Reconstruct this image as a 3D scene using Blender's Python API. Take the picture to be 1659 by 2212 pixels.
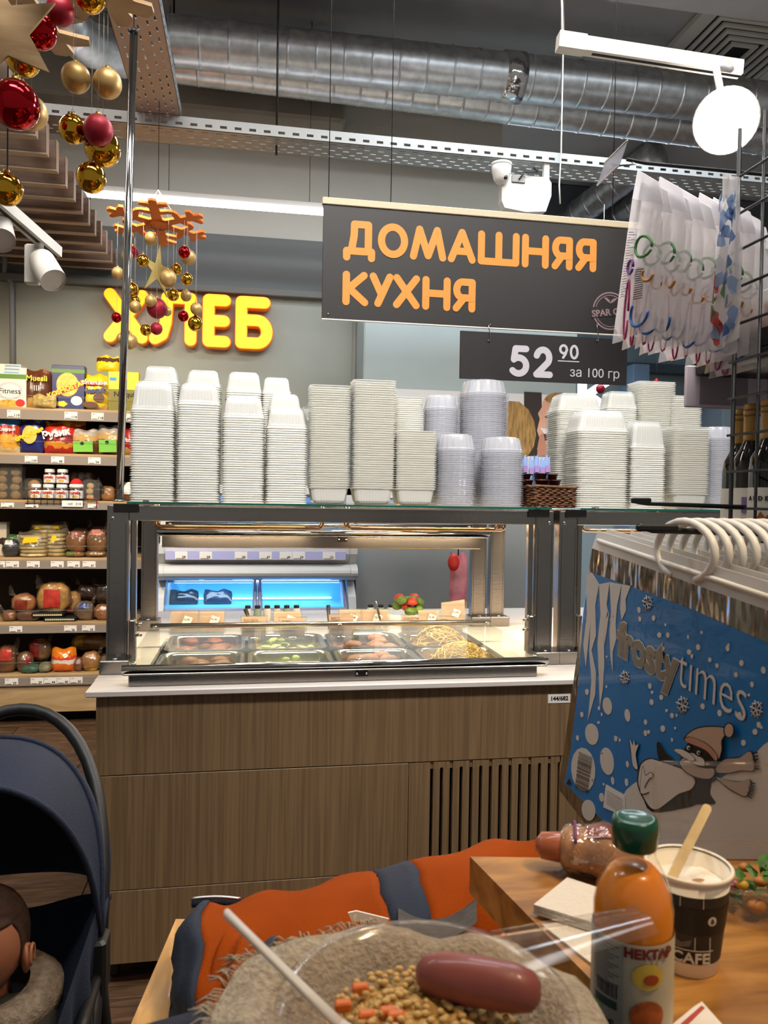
import bpy, math, random
from mathutils import Vector, Matrix, noise
random.seed(7)
PI = math.pi
SC = bpy.context.scene
COL = SC.collection
for _o in list(bpy.data.objects): bpy.data.objects.remove(_o)

# ------------------------------------------------------------------ camera, world, lights, exposure
FPX, CAMZ = 1660.0, 1.49
YAW, PITCH, ROLL = math.radians(9.8), math.radians(-1.1), 0.016
_f = Vector((math.sin(YAW)*math.cos(PITCH), math.cos(YAW)*math.cos(PITCH), math.sin(PITCH)))
_r = Vector((math.cos(YAW), -math.sin(YAW), 0)); _u = _r.cross(_f)
R2 = _r*math.cos(ROLL)+_u*math.sin(ROLL); U2 = _u*math.cos(ROLL)-_r*math.sin(ROLL)
CAM = Vector((0, 0, CAMZ))
cd = bpy.data.cameras.new('camera'); cam = bpy.data.objects.new('camera', cd); COL.objects.link(cam)
cam.matrix_world = Matrix(((R2.x, U2.x, -_f.x, CAM.x), (R2.y, U2.y, -_f.y, CAM.y), (R2.z, U2.z, -_f.z, CAM.z), (0, 0, 0, 1)))
cd.sensor_fit = 'VERTICAL'; cd.sensor_height = 24.0; cd.lens = 24.0*FPX/2212.0
cd.clip_start = 0.02
cd.dof.use_dof = True; cd.dof.focus_distance = 2.6; cd.dof.aperture_fstop = 8.5
SC.camera = cam
wd = bpy.data.worlds.new('world'); SC.world = wd; wd.use_nodes = True
wd.node_tree.nodes['Background'].inputs[0].default_value = (0.95, 0.93, 0.9, 1)
wd.node_tree.nodes['Background'].inputs[1].default_value = 0.22
SC.view_settings.view_transform = 'Standard'; SC.view_settings.look = 'None'
SC.view_settings.exposure = 0.05; SC.view_settings.gamma = 1.0; SC.view_settings.use_curve_mapping = False
cy = SC.cycles
cy.use_denoising = True; cy.use_adaptive_sampling = True; cy.adaptive_threshold = .06; cy.adaptive_min_samples = 12
cy.max_bounces = 6; cy.diffuse_bounces = 3; cy.glossy_bounces = 3
cy.transmission_bounces = 6; cy.transparent_max_bounces = 18
cy.caustics_reflective = False; cy.caustics_refractive = False; cy.sample_clamp_indirect = 4.0

def area(name, loc, size, power, col=(1, 1, 1), target=None, sy=None, spread=None):
    l = bpy.data.lights.new(name, 'AREA'); l.energy = power; l.color = col; l.shape = 'RECTANGLE'
    l.size = size; l.size_y = sy or size
    if spread: l.spread = math.radians(spread)
    o = bpy.data.objects.new(name, l); COL.objects.link(o); o.location = loc
    d = (Vector(target)-Vector(loc)) if target else Vector((0, 0, -1))
    o.rotation_euler = d.to_track_quat('-Z', 'Y').to_euler()
    return o
def spot(name, loc, target, power, col, size=60, blend=.6, rad=.04):
    l = bpy.data.lights.new(name, 'SPOT'); l.energy = power; l.color = col
    l.spot_size = math.radians(size); l.spot_blend = blend; l.shadow_soft_size = rad
    o = bpy.data.objects.new(name, l); COL.objects.link(o); o.location = loc
    o.rotation_euler = (Vector(target)-Vector(loc)).to_track_quat('-Z', 'Y').to_euler()
    return o
WARM = (1, .78, .52); COOL = (.82, .91, 1.0)
# unseen overhead fill lights added to brighten the shop, bread-wall spots and the tungsten spots over the seating corner
area('overhead_fill_light', (-0.2, 1.9, 4.3), 2.6, 34, (1, .97, .93), sy=.3)
area('overhead_fill_light', (0.4, 0.55, 4.25), 2.8, 50, (1, .96, .90), target=(.5, 3.0, 1.85), sy=.35, spread=85)  # added frontal fill that brightens the container stacks, no fixture there
area('overhead_fill_light', (1.9, 3.4, 4.2), 2.4, 85, COOL, sy=.3)
area('overhead_fill_light', (2.9, 6.4, 4.1), 2.6, 110, COOL, sy=.3)
area('overhead_fill_light', (-2.6, 3.2, 4.2), 2.2, 40, (1, .95, .88), sy=.3)
spot('track_spot_light', (-1.5, 3.3, 2.9), (-1.2, 5.3, 1.5), 190, (1, .80, .55), 78, .8)
spot('track_spot_light', (-0.55, 3.6, 3.2), (-0.7, 5.5, 1.7), 60, (1, .84, .62), 70, .9)
spot('seating_spot_light', (0.95, 0.15, 2.9), (0.42, .72, 1.08), 72, (1, .72, .42), 50, .6, .05)
spot('seating_spot_light', (0.75, 0.5, 2.9), (0.22, 1.05, .8), 30, (1, .74, .46), 34, .5, .05)

def at(x, y, Y):
    d = _f*FPX+R2*(x-829.5)-U2*(y-1106); return CAM+d*(Y/d.y)
def atz(x, y, Z):
    d = _f*FPX+R2*(x-829.5)-U2*(y-1106); return CAM+d*((Z-CAMZ)/d.z)
def atx(x, y, X):
    d = _f*FPX+R2*(x-829.5)-U2*(y-1106); return CAM+d*(X/d.x)

# ------------------------------------------------------------------ materials
def lin(h):
    h = h.lstrip('#'); c = [int(h[i:i+2], 16)/255 for i in (0, 2, 4)]
    return tuple((v/12.92 if v <= .04045 else ((v+.055)/1.055)**2.4) for v in c)+(1,)
_M = {}
def mat(name, col, rough=.5, metal=0, emit=0, emc=None, noise_s=0, noise_a=.25, bump=0, bscale=60, stretch=(1, 1, 1), coat=0, alpha=1, trans=0, ior=1.45, sss=0):
    if name in _M: return _M[name]
    m = bpy.data.materials.new(name); m.use_nodes = True; _M[name] = m
    nt = m.node_tree; b = nt.nodes['Principled BSDF']; c = lin(col)
    b.inputs['Base Color'].default_value = c; b.inputs['Roughness'].default_value = rough
    b.inputs['Metallic'].default_value = metal; b.inputs['Coat Weight'].default_value = coat
    b.inputs['Alpha'].default_value = alpha; b.inputs['Transmission Weight'].default_value = trans; b.inputs['IOR'].default_value = ior
    if sss:
        b.inputs['Subsurface Weight'].default_value = sss; b.inputs['Subsurface Radius'].default_value = (.02, .01, .006)
    if emit:
        b.inputs['Emission Color'].default_value = lin(emc or col); b.inputs['Emission Strength'].default_value = emit
    if noise_s or bump:
        tc = nt.nodes.new('ShaderNodeTexCoord'); mp = nt.nodes.new('ShaderNodeMapping')
        mp.inputs['Scale'].default_value = stretch; nt.links.new(tc.outputs['Object'], mp.inputs[0])
    if noise_s:
        n = nt.nodes.new('ShaderNodeTexNoise'); n.inputs['Scale'].default_value = noise_s; n.inputs['Detail'].default_value = 4
        nt.links.new(mp.outputs[0], n.inputs['Vector'])
        r = nt.nodes.new('ShaderNodeValToRGB')
        r.color_ramp.elements[0].position = .3; r.color_ramp.elements[1].position = .7
        r.color_ramp.elements[0].color = tuple(v*(1-noise_a) for v in c[:3])+(1,)
        r.color_ramp.elements[1].color = tuple(min(1, v*(1+noise_a)) for v in c[:3])+(1,)
        nt.links.new(n.outputs[0], r.inputs[0]); nt.links.new(r.outputs[0], b.inputs['Base Color'])
    if bump:
        n2 = nt.nodes.new('ShaderNodeTexNoise'); n2.inputs['Scale'].default_value = bscale
        nt.links.new(mp.outputs[0], n2.inputs['Vector'])
        bm = nt.nodes.new('ShaderNodeBump'); bm.inputs['Strength'].default_value = bump; bm.inputs['Distance'].default_value = .01
        nt.links.new(n2.outputs[0], bm.inputs['Height']); nt.links.new(bm.outputs[0], b.inputs['Normal'])
    return m
def sheer(name, col, opac, rough=.15, gloss=.12, transl=.6, bump=0, bscale=40):
    """clear / milky thin plastic: transparent mixed with diffuse+translucent, plus a fresnel gloss"""
    if name in _M: return _M[name]
    m = bpy.data.materials.new(name); m.use_nodes = True; _M[name] = m
    nt = m.node_tree; nt.nodes.clear(); N = nt.nodes.new; L = nt.links.new
    out = N('ShaderNodeOutputMaterial'); c = lin(col)
    d = N('ShaderNodeBsdfDiffuse'); d.inputs[0].default_value = c
    t = N('ShaderNodeBsdfTranslucent'); t.inputs[0].default_value = c
    tr = N('ShaderNodeBsdfTransparent'); tr.inputs[0].default_value = tuple(.55+.45*v for v in c[:3])+(1,)
    g = N('ShaderNodeBsdfGlossy'); g.inputs['Roughness'].default_value = rough
    a = N('ShaderNodeMixShader'); a.inputs[0].default_value = transl; L(d.outputs[0], a.inputs[1]); L(t.outputs[0], a.inputs[2])
    b = N('ShaderNodeMixShader'); b.inputs[0].default_value = opac; L(tr.outputs[0], b.inputs[1]); L(a.outputs[0], b.inputs[2])
    lw0 = N('ShaderNodeLayerWeight'); lw0.inputs[0].default_value = .5; lw = N('ShaderNodeMath'); lw.operation = 'POWER'; lw.inputs[1].default_value = 4.5; L(lw0.outputs['Facing'], lw.inputs[0])
    mm = N('ShaderNodeMath'); mm.operation = 'MULTIPLY_ADD'; mm.inputs[1].default_value = .6; mm.inputs[2].default_value = gloss
    mm.use_clamp = True; L(lw.outputs[0], mm.inputs[0])
    e = N('ShaderNodeMixShader'); L(mm.outputs[0], e.inputs[0]); L(b.outputs[0], e.inputs[1]); L(g.outputs[0], e.inputs[2])
    if bump:
        tc = N('ShaderNodeTexCoord'); n2 = N('ShaderNodeTexNoise'); n2.inputs['Scale'].default_value = bscale; L(tc.outputs['Object'], n2.inputs['Vector'])
        bm = N('ShaderNodeBump'); bm.inputs['Strength'].default_value = bump; bm.inputs['Distance'].default_value = .01
        L(n2.outputs[0], bm.inputs['Height']); L(bm.outputs[0], g.inputs['Normal']); L(bm.outputs[0], d.inputs['Normal'])
    L(e.outputs[0], out.inputs[0]); return m
def wood(name, c1, c2, stretch, scale=14, rough=.5, bump=.1, coat=0):
    if name in _M: return _M[name]
    m = bpy.data.materials.new(name); m.use_nodes = True; _M[name] = m
    nt = m.node_tree; b = nt.nodes['Principled BSDF']; N = nt.nodes.new; L = nt.links.new
    tc = N('ShaderNodeTexCoord'); mp = N('ShaderNodeMapping'); mp.inputs['Scale'].default_value = stretch
    oi = N('ShaderNodeObjectInfo'); ad = N('ShaderNodeVectorMath'); ad.operation = 'ADD'
    L(tc.outputs['Object'], ad.inputs[0]); sc = N('ShaderNodeVectorMath'); sc.operation = 'SCALE'; sc.inputs['Scale'].default_value = 13.0
    cb = N('ShaderNodeCombineXYZ'); L(oi.outputs['Random'], cb.inputs[0]); L(oi.outputs['Random'], cb.inputs[1]); L(cb.outputs[0], sc.inputs[0]); L(sc.outputs[0], ad.inputs[1])
    L(ad.outputs[0], mp.inputs[0])
    n = N('ShaderNodeTexNoise'); n.inputs['Scale'].default_value = scale; n.inputs['Detail'].default_value = 6; n.inputs['Distortion'].default_value = .6
    L(mp.outputs[0], n.inputs['Vector'])
    r = N('ShaderNodeValToRGB'); r.color_ramp.elements[0].position = .36; r.color_ramp.elements[1].position = .66
    r.color_ramp.elements[0].color = lin(c1); r.color_ramp.elements[1].color = lin(c2)
    L(n.outputs[0], r.inputs[0]); L(r.outputs[0], b.inputs['Base Color']); b.inputs['Roughness'].default_value = rough
    b.inputs['Coat Weight'].default_value = coat
    bm = N('ShaderNodeBump'); bm.inputs['Strength'].default_value = bump; bm.inputs['Distance'].default_value = .004
    L(n.outputs[0], bm.inputs['Height']); L(bm.outputs[0], b.inputs['Normal']); return m

STEEL = mat('brushed_steel', '#96918a', .27, 1, bump=.06, bscale=30, stretch=(1, 1, 30))
STEELH = mat('brushed_steel_rail', '#9a958e', .24, 1, bump=.05, bscale=30, stretch=(1, 30, 30))
CHROME = mat('polished_steel', '#b9b7b4', .10, 1)
GALV = mat('galvanised_metal', '#cfd1d2', .36, .9, noise_s=18, noise_a=.18)
TRAYM = mat('galvanised_tray', '#9c9c9a', .5, .35)
WHITEM = mat('white_lacquer', '#d6d1c8', .4)
BLACKM = mat('black_metal', '#141414', .45, bump=.04, bscale=400)
DARK = mat('dark_void', '#0d0c0b', .9)
PAPER = mat('white_paper', '#efe9e2', .7)
INK = mat('black_ink', '#161414', .6)
GLASS = sheer('clear_glass', '#f2fbf7', .012, .01, .025, .0)
GLASSG = mat('green_glass_edge', '#0d5346', .15, coat=.5)
WALLG = mat('grey_wall_paint', '#979a91', .85, noise_s=3, noise_a=.04)
WALLW = mat('white_wall_paint', '#c2beb2', .9, noise_s=2, noise_a=.04)
CEIL = mat('grey_ceiling_paint', '#b4b4b6', .95, noise_s=2, noise_a=.06)
WALLB = mat('pale_blue_wall_paint', '#b4c2c4', .85, noise_s=3, noise_a=.03)
PLACLR = sheer('clear_plastic', '#f4f6f5', .10, .08, .10, .5)

# ------------------------------------------------------------------ mesh helpers
class MB:
    def __init__(s): s.v = []; s.f = []; s.m = []; s.sm = []
    def add(s, vs, fs, mi=0, smooth=False):
        o = len(s.v); s.v += [Vector(p) for p in vs]
        for q in fs: s.f.append([i+o for i in q]); s.m.append(mi); s.sm.append(smooth)
        return s
    def box(s, x0, x1, y0, y1, z0, z1, mi=0):
        vs = [(x, y, z) for x in (x0, x1) for y in (y0, y1) for z in (z0, z1)]
        return s.add(vs, [(0, 1, 3, 2), (4, 6, 7, 5), (0, 4, 5, 1), (2, 3, 7, 6), (0, 2, 6, 4), (1, 5, 7, 3)], mi)
    def bbox(s, x0, x1, y0, y1, z0, z1, b=.004, mi=0):
        """box with its twelve edges chamfered"""
        b = min(b, abs(x1-x0)*.45, abs(y1-y0)*.45, abs(z1-z0)*.45)
        pts = []
        for z, i in ((z0, b), (z0+b, 0), (z1-b, 0), (z1, b)):
            for (cx, sx) in ((x0, 1), (x1, -1)): pass
            ring = []
            k = b
            for (X, Y, dx, dy) in ((x0, y0, 1, 1), (x1, y0, -1, 1), (x1, y1, -1, -1), (x0, y1, 1, -1)):
                a1 = (X+dx*(i), Y+dy*(i+k), z); a2 = (X+dx*(i+k), Y+dy*(i), z)
                ring += [a1, a2] if (dx*dy > 0) else [a2, a1]
            pts += ring
        fs = [tuple(reversed(range(8))), tuple(range(24, 32))]
        for l in range(3):
            for j in range(8):
                fs.append((l*8+j, l*8+(j+1) % 8, l*8+8+(j+1) % 8, l*8+8+j))
        return s.add(pts, fs, mi)
    def rings(s, rings, mi=0, smooth=True, cap=True, closed=True):
        n = len(rings[0]); vs = [p for r in rings for p in r]; fs = []
        for i in range(len(rings)-1):
            for j in range(n if closed else n-1):
                k = (j+1) % n; fs.append((i*n+j, i*n+k, (i+1)*n+k, (i+1)*n+j))
        if cap: fs += [tuple(reversed(range(n))), tuple(range((len(rings)-1)*n, len(rings)*n))]
        return s.add(vs, fs, mi, smooth)
    def tube(s, path, r, seg=10, mi=0, cap=True):
        path = [Vector(p) for p in path]; rr = r if isinstance(r, (list, tuple)) else [r]*len(path)
        R = []; ref = None
        for i, p in enumerate(path):
            t = (path[min(i+1, len(path)-1)]-path[max(i-1, 0)]).normalized()
            if ref is None: ref = Vector((0, 0, 1)) if abs(t.z) < .9 else Vector((1, 0, 0))
            a = t.cross(ref).normalized(); b = a.cross(t).normalized(); ref = b
            R.append([p+(a*math.cos(2*PI*k/seg)+b*math.sin(2*PI*k/seg))*rr[i] for k in range(seg)])
        return s.rings(R, mi, True, cap)
    def lathe(s, prof, c=(0, 0, 0), seg=28, mi=0, axis='z', smooth=True, cap=True):
        c = Vector(c); R = []
        for r, h in prof:
            ring = []
            for k in range(seg):
                a = 2*PI*k/seg; x, y = r*math.cos(a), r*math.sin(a)
                ring.append(c+Vector((x, y, h) if axis == 'z' else ((h, x, y) if axis == 'x' else (y, h, x))))
            R.append(ring)
        return s.rings(R, mi, smooth, cap)
    def ball(s, c, rx, ry=None, rz=None, seg=20, rg=12, mi=0, fn=None):
        ry = ry or rx; rz = rz or rx; c = Vector(c); R = []
        for i in range(rg+1):
            t = PI*i/rg; t = min(max(t, .02), PI-.02); ring = []
            for k in range(seg):
                a = 2*PI*k/seg; p = Vector((math.sin(t)*math.cos(a), math.sin(t)*math.sin(a), -math.cos(t)))
                q = Vector((p.x*rx, p.y*ry, p.z*rz))
                if fn: q = fn(q, p)
                ring.append(c+q)
            R.append(ring)
        return s.rings(R, mi, True, True)
    def poly(s, pts, mi=0): return s.add(pts, [tuple(range(len(pts)))], mi)
    def prism(s, pts, d, mi=0):
        n = len(pts); d = Vector(d); P = [Vector(p) for p in pts]
        return s.add(P+[p+d for p in P], [tuple(range(n)), tuple(reversed(range(n, 2*n)))]+[((i+1) % n, i, n+i, n+(i+1) % n) for i in range(n)], mi)
    def grid(s, fn, nu, nv, mi=0, smooth=True):
        vs = [fn(i/nu, j/nv) for j in range(nv+1) for i in range(nu+1)]
        fs = [(j*(nu+1)+i, j*(nu+1)+i+1, (j+1)*(nu+1)+i+1, (j+1)*(nu+1)+i) for j in range(nv) for i in range(nu)]
        return s.add(vs, fs, mi, smooth)
    def xf(s, M): s.v = [M @ p for p in s.v]; return s
    def mesh(s, name, mats, off=Vector((0, 0, 0))):
        me = bpy.data.meshes.new(name); me.from_pydata([tuple(p-off) for p in s.v], [], s.f)
        for m in (mats if isinstance(mats, (list, tuple)) else [mats]): me.materials.append(m)
        me.polygons.foreach_set('material_index', s.m); me.polygons.foreach_set('use_smooth', s.sm)
        me.validate(); me.update(); return me
def world_off(o):
    v = Vector((0, 0, 0))
    while o is not None: v += o.location; o = o.parent
    return v
def tag(o, label=None, cat=None, group=None, kind=None):
    if label: o['label'] = label
    if cat: o['category'] = cat
    if group: o['group'] = group
    if kind: o['kind'] = kind
    return o
def thing(name, label, cat, loc, group=None):
    o = bpy.data.objects.new(name, None); COL.objects.link(o); o.location = loc; o.empty_display_size = .05
    return tag(o, label, cat, group)
def part(name, mb, mats, parent=None, label=None):
    """mesh given in world coordinates, child of a thing (or of a part of it)"""
    off = world_off(parent) if parent else Vector((0, 0, 0))
    o = bpy.data.objects.new(name, mb.mesh(name, mats, off)); COL.objects.link(o)
    if parent: o.parent = parent
    if label: o['label'] = label
    return o
def solo(name, mb, mats, label, cat, group=None, kind=None, loc=None):
    off = Vector(loc) if loc is not None else Vector((0, 0, 0))
    o = bpy.data.objects.new(name, mb.mesh(name, mats, off)); COL.objects.link(o); o.location = off
    return tag(o, label, cat, group, kind)
def struct(name, mb, mats, label=None):
    o = bpy.data.objects.new(name, mb.mesh(name, mats)); COL.objects.link(o); o['kind'] = 'structure'
    if label: o['label'] = label
    return o
_dg = [None]
def text_mb(s, size, M, bold=0, extr=.0006, align='CENTER', wide=1.0):
    cu = bpy.data.curves.new('txt', 'FONT'); cu.body = s; cu.size = size; cu.offset = bold; cu.extrude = extr
    cu.align_x = align; cu.align_y = 'CENTER'; cu.resolution_u = 3
    ob = bpy.data.objects.new('txt', cu); COL.objects.link(ob)
    dg = bpy.context.evaluated_depsgraph_get(); me = ob.evaluated_get(dg).to_mesh()
    mb = MB(); mb.add([M @ Vector((v.co.x*wide, v.co.y, v.co.z)) for v in me.vertices], [tuple(p.vertices) for p in me.polygons])
    ob.evaluated_get(dg).to_mesh_clear(); bpy.data.objects.remove(ob); bpy.data.curves.remove(cu)
    return mb
def frame(o, ux, uy):
    """4x4 whose local x,y axes run along ux,uy from o"""
    ux = Vector(ux).normalized(); uy = Vector(uy).normalized(); uz = ux.cross(uy)
    return Matrix(((ux.x, uy.x, uz.x, o[0]), (ux.y, uy.y, uz.y, o[1]), (ux.z, uy.z, uz.z, o[2]), (0, 0, 0, 1)))
def facing(o): return frame(o, (1, 0, 0), (0, 0, 1))     # text that reads from -Y
def lettering(s, size, M, m, parent, bold=0, align='CENTER', wide=1.0, name='lettering'):
    return part(name, text_mb(s, size, M, bold, .0004, align, wide), m, parent)
# stroke letters with round ends -------------------------------------------------
def arc(cx, cy, rx, ry, a0, a1, n=12): return [(cx+rx*math.cos(math.radians(a0+(a1-a0)*i/n)), cy+ry*math.sin(math.radians(a0+(a1-a0)*i/n))) for i in range(n+1)]
GLY = {
 'Д': [[(.02, -.2), (.02, .03), (.98, .03), (.98, -.2)], [(.2, .03), (.3, .6), (.31, 1), (.85, 1), (.85, .03)]],
 'О': [arc(.5, .5, .5, .5, 0, 360, 28)], 'М': [[(0, 0), (.2, 1), (.5, .05), (.8, 1), (1, 0)]],
 'А': [[(0, 0), (.5, 1), (1, 0)], [(.2, .3), (.8, .3)]], 'Ш': [[(0, 1), (0, 0), (1, 0), (1, 1)], [(.5, 0), (.5, 1)]],
 'Н': [[(0, 0), (0, 1)], [(1, 0), (1, 1)], [(0, .5), (1, .5)]],
 'Я': [[(1, 0), (1, 1), (.45, 1)]+arc(.4, .7, .36, .3, 90, 270)+[(1, .4)], [(.5, .4), (.02, 0)]],
 'К': [[(0, 0), (0, 1)], [(.95, 1), (.15, .5), (1, 0)]], 'У': [[(0, 1), (.5, .35)], [(1, 1), (.3, 0)]],
 'Х': [[(0, 1), (1, 0)], [(1, 1), (0, 0)]],
 'Л': [[(0, 0), (.2, .1), (.3, .4), (.34, 1), (1, 1), (1, 0)]],
 'Е': [[(.95, 1), (0, 1), (0, 0), (.95, 0)], [(0, .5), (.9, .5)]],
 'Б': [[(.9, 1), (0, 1), (0, 0), (.6, 0)]+arc(.62, .28, .38, .28, -90, 90)+[(0, .56)]],
 '5': [[(.9, 1), (.22, 1), (.12, .56)]+arc(.42, .32, .5, .32, 120, -140, 16)],
 '2': [arc(.48, .68, .42, .32, 165, -35, 14)+[(.06, .0), (.95, 0)]],
 '9': [arc(.5, .68, .42, .32, 0, 360, 20), [(.92, .68), (.75, .3), (.45, 0)]], '0': [arc(.5, .5, .42, .5, 0, 360, 24)]}
def stroke_mb(ch, x0, x1, z0, z1, w, y, d):
    """round-ended strokes in the XZ plane, front face at y, depth d away from the viewer"""
    mb = MB(); r = w/2; h = r; y0 = y
    P = lambda p: (x0+h+(x1-x0-w)*p[0], z0+h+(z1-z0-w)*p[1])
    for line in GLY[ch]:
        q = [P(p) for p in line]
        for i in range(len(q)):
            y -= 3e-5
            mb.prism([(q[i][0]+r*math.cos(-2*PI*k/14), y, q[i][1]+r*math.sin(-2*PI*k/14)) for k in range(14)], (0, d, 0))
            if i+1 < len(q):
                a, b = Vector(q[i]), Vector(q[i+1]); t = (b-a); 
                if t.length < 1e-6: continue
                t.normalize(); n = Vector((-t.y, t.x))*r; y -= 3e-5
                mb.prism([(c.x, y, c.y) for c in (a+n, b+n, b-n, a-n)], (0, d, 0))
    return mb

# ================================================================== THE ROOM
WY = 5.75
FLOORW = wood('brown_laminate', '#3a2a1e', '#6a4d36', (2.2, 16, 1), 3.0, .45, .08)
fl = struct('floor', MB().box(-3.4, 6.5, -1.5, 10.2, -.12, -.006), mat('floor_joint', '#17110c', .8))
pm = MB().bbox(-.598, .598, -.0935, .0935, -.006, 0, .0012).mesh('plank', FLOORW)
for i in range(23):
    for j in range(5):
        if -2.9+j*1.2+(i*.47) % 1.2-.6 > 1.75: continue
        o = bpy.data.objects.new('plank', pm); COL.objects.link(o); o.parent = fl
        o.location = (-2.9+j*1.2+(i*.47) % 1.2-.6, 1.1+i*.19, 0)
part('laminate_field', MB().box(-3.4, 6.5, -1.5, 1.0, -.006, 0).box(1.2, 6.5, 1.0, 10.2, -.0065, -.0015).box(-3.4, 1.9, 5.4, 10.2, -.006, 0), FLOORW, fl)
zg = at(450, 507, WY).z
struct('wall_back', MB().box(-3.4, 1.873, WY, WY+.2, 0, 4.6, 0), WALLW, 'off-white upper back wall above the bread shelves')
zb = at(400, 632, WY-.06).z
wl = struct('wall_panel', MB().box(-3.4, .72, WY-.06, WY, 0, zb, 0), WALLG, 'grey painted wall behind the glowing bread letters')
wl['kind'] = 'structure'; wl.name = 'wall_lower'
struct('trim_1', MB().bbox(-3.4, .74, WY-.12, WY, zb, zb+.05, .006), mat('grey_ledge_paint', '#6b6b66', .8), 'narrow grey ledge above the bread letters')
struct('wall_bulkhead', MB().box(-3.4, 1.2, WY-.03, WY, zb+.05, zg), mat('dark_grey_wall_paint', '#6d6f6d', .9))
bx1 = at(1246, 850, 5.3).x
struct('wall_block', MB().bbox(.755, bx1, 5.3, WY, 0, 3.25, .01), WALLB, 'pale blue wall block behind the price sign')
struct('wall_far', MB().box(1.9, 6.5, 9.5, 9.7, 0, 4.6), WALLB, 'pale blue wall at the far end of the shop')
struct('wall_far_upper', MB().box(1.9, 6.5, 9.3, 9.5, at(1450, 790, 9.4).z, 4.6), mat('blue_grey_paint', '#8fa6b4', .85))
x0 = at(1388, 800, 9.2).x; zt = at(1450, 790, 9.2).z
struct('trim_2', MB().box(x0, 6.4, 9.1, 9.3, zt-.11, zt), mat('dark_blue_grey_trim', '#4d5d66', .8))
struct('wall_far_pier', MB().bbox(x0-.28, x0-.06, 8.9, 9.3, 0, zt-.05, .01), mat('pier_blue_paint', '#86a4c4', .8))
x1 = at(1552, 850, 8.9).x
struct('wall_far_column', MB().bbox(x1, x1+.8, 8.8, 9.4, 0, zt-.1, .01), mat('far_column_paint', '#86929c', .85))
struct('wall_left', MB().box(-3.5, -3.4, -1.5, 6, 0, 4.6), WALLW)
struct('ceiling', MB().box(-3.5, 6.6, -1.6, 10.3, 4.6, 4.75), CEIL)
# dropped beam and the dark corner of the far hall
b0 = at(748, 270, WY-.5)
struct('beam_1', MB().bbox(-3.4, b0.x, WY-.5, WY, b0.z+.02, 4.6, .02), mat('beam_paint', '#8e8a82', .9, noise_s=4, noise_a=.06))
struct('beam_2', MB().bbox(-3.4, 6.5, 3.9, 4.3, 4.42, 4.6, .02), CEIL)
struct('beam_3', MB().bbox(1.95, 6.5, 7.2, 7.6, 3.7, 4.6, .02), mat('far_hall_soffit', '#595b60', .9))
# grey conduit pipe down the bread wall
p = [at(10, 540, WY-.1), at(10, 590, WY-.1), at(25, 612, WY-.1), at(27, 800, WY-.1)]
o = solo('conduit_pipe', MB().tube([p[0]+Vector((0, 0, .4)), p[0], p[1], p[1].lerp(p[2], .5), p[2], p[3]], .017, 10), mat('grey_pipe_paint', '#85878a', .5), 'thin grey conduit pipe bending down the bread wall', 'pipe', loc=p[3])

# wooden baffle ceiling over the bread wall
bc = thing('baffle_ceiling', 'ceiling of wooden slats stepping away above the bread shelves', 'slat ceiling', (-1.6, 4.4, 3.05))
SLATW = wood('slat_wood', '#5c4434', '#7b5d46', (1, 8, 8), 3.2, .55, .05)
slm = MB().bbox(-1.9, 0, -.019, .019, .006, .15, .003).box(-1.9, .001, -.0195, .0195, 0, .007, 1).box(0, .003, -.0195, .0195, 0, .15, 1)
sl_me = slm.mesh('slat', [SLATW, mat('lit_slat_edge', '#b09a84', .6)])  # pale underside and end strips: lit slat edges put into colour
for i in range(15):
    Y = 3.08+i*.185
    o = bpy.data.objects.new('slat', sl_me); COL.objects.link(o); o.parent = bc; o.location = Vector((-.955, Y, 3.05))-bc.location
part('carrier', MB().box(-2.6, -2.56, 3.0, 5.72, 3.20, 3.23).box(-1.12, -1.08, 3.0, 5.72, 3.20, 3.23), BLACKM, bc)
for x in (-2.58, -1.1):
    for y in (3.2, 5.5): part('hanger', MB().tube([(x, y, 3.2), (x, y, 4.6)], .004, 6), BLACKM, bc)

# perforated cable trays -----------------------------------------------------
def cable_tray(name, label, p0, axis, length, width, h=.06, pitch=.075):
    t = thing(name, label, 'cable tray', p0)
    L = (lambda a, b, z: (p0[0]+a, p0[1]+b, p0[2]+z)) if axis == 'x' else (lambda a, b, z: (p0[0]+b, p0[1]+a, p0[2]+z))
    def bx(mb, a0, a1, b0, b1, z0, z1):
        A = L(a0, b0, z0); B = L(a1, b1, z1); mb.box(min(A[0], B[0]), max(A[0], B[0]), min(A[1], B[1]), max(A[1], B[1]), A[2], B[2])
    mb = MB(); n = int(length/pitch); rows = [.14, .3, .5, .7, .86]; sw = .008; edges = [0]
    for r in rows: edges += [r*width-sw/2, r*width+sw/2]
    edges.append(width)
    for k in range(0, len(edges)-1, 2): bx(mb, 0, length, edges[k], edges[k+1], 0, .0025)
    for k in range(1, len(edges)-1, 2):
        ofs = pitch/2 if (k//2) % 2 else 0
        bx(mb, 0, ofs+.02, edges[k], edges[k+1], 0, .0025)
        for i in range(n):
            a = i*pitch+ofs+.052; bx(mb, a, min(a+.043, length), edges[k], edges[k+1], 0, .0025)
    part('base_plate', mb, TRAYM, t)
    for b0, b1 in ((0, .002), (width-.002, width)):
        mb = MB(); bx(mb, 0, length, b0, b1, 0, .016); bx(mb, 0, length, b0, b1, .03, h)
        for i in range(n): bx(mb, i*pitch, i*pitch+.04, b0, b1, .016, .03)
        part('side_rail', mb, TRAYM, t)
    return t
cable_tray('cable_tray', 'long perforated metal cable tray running across above the black sign', (-1.35, 4.12, 3.375), 'x', 4.6, .2)
cable_tray('cable_tray', 'wide perforated cable tray running toward the viewer beside the baubles', (-.60, 2.3, 3.44), 'y', 1.86, .215)
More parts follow.
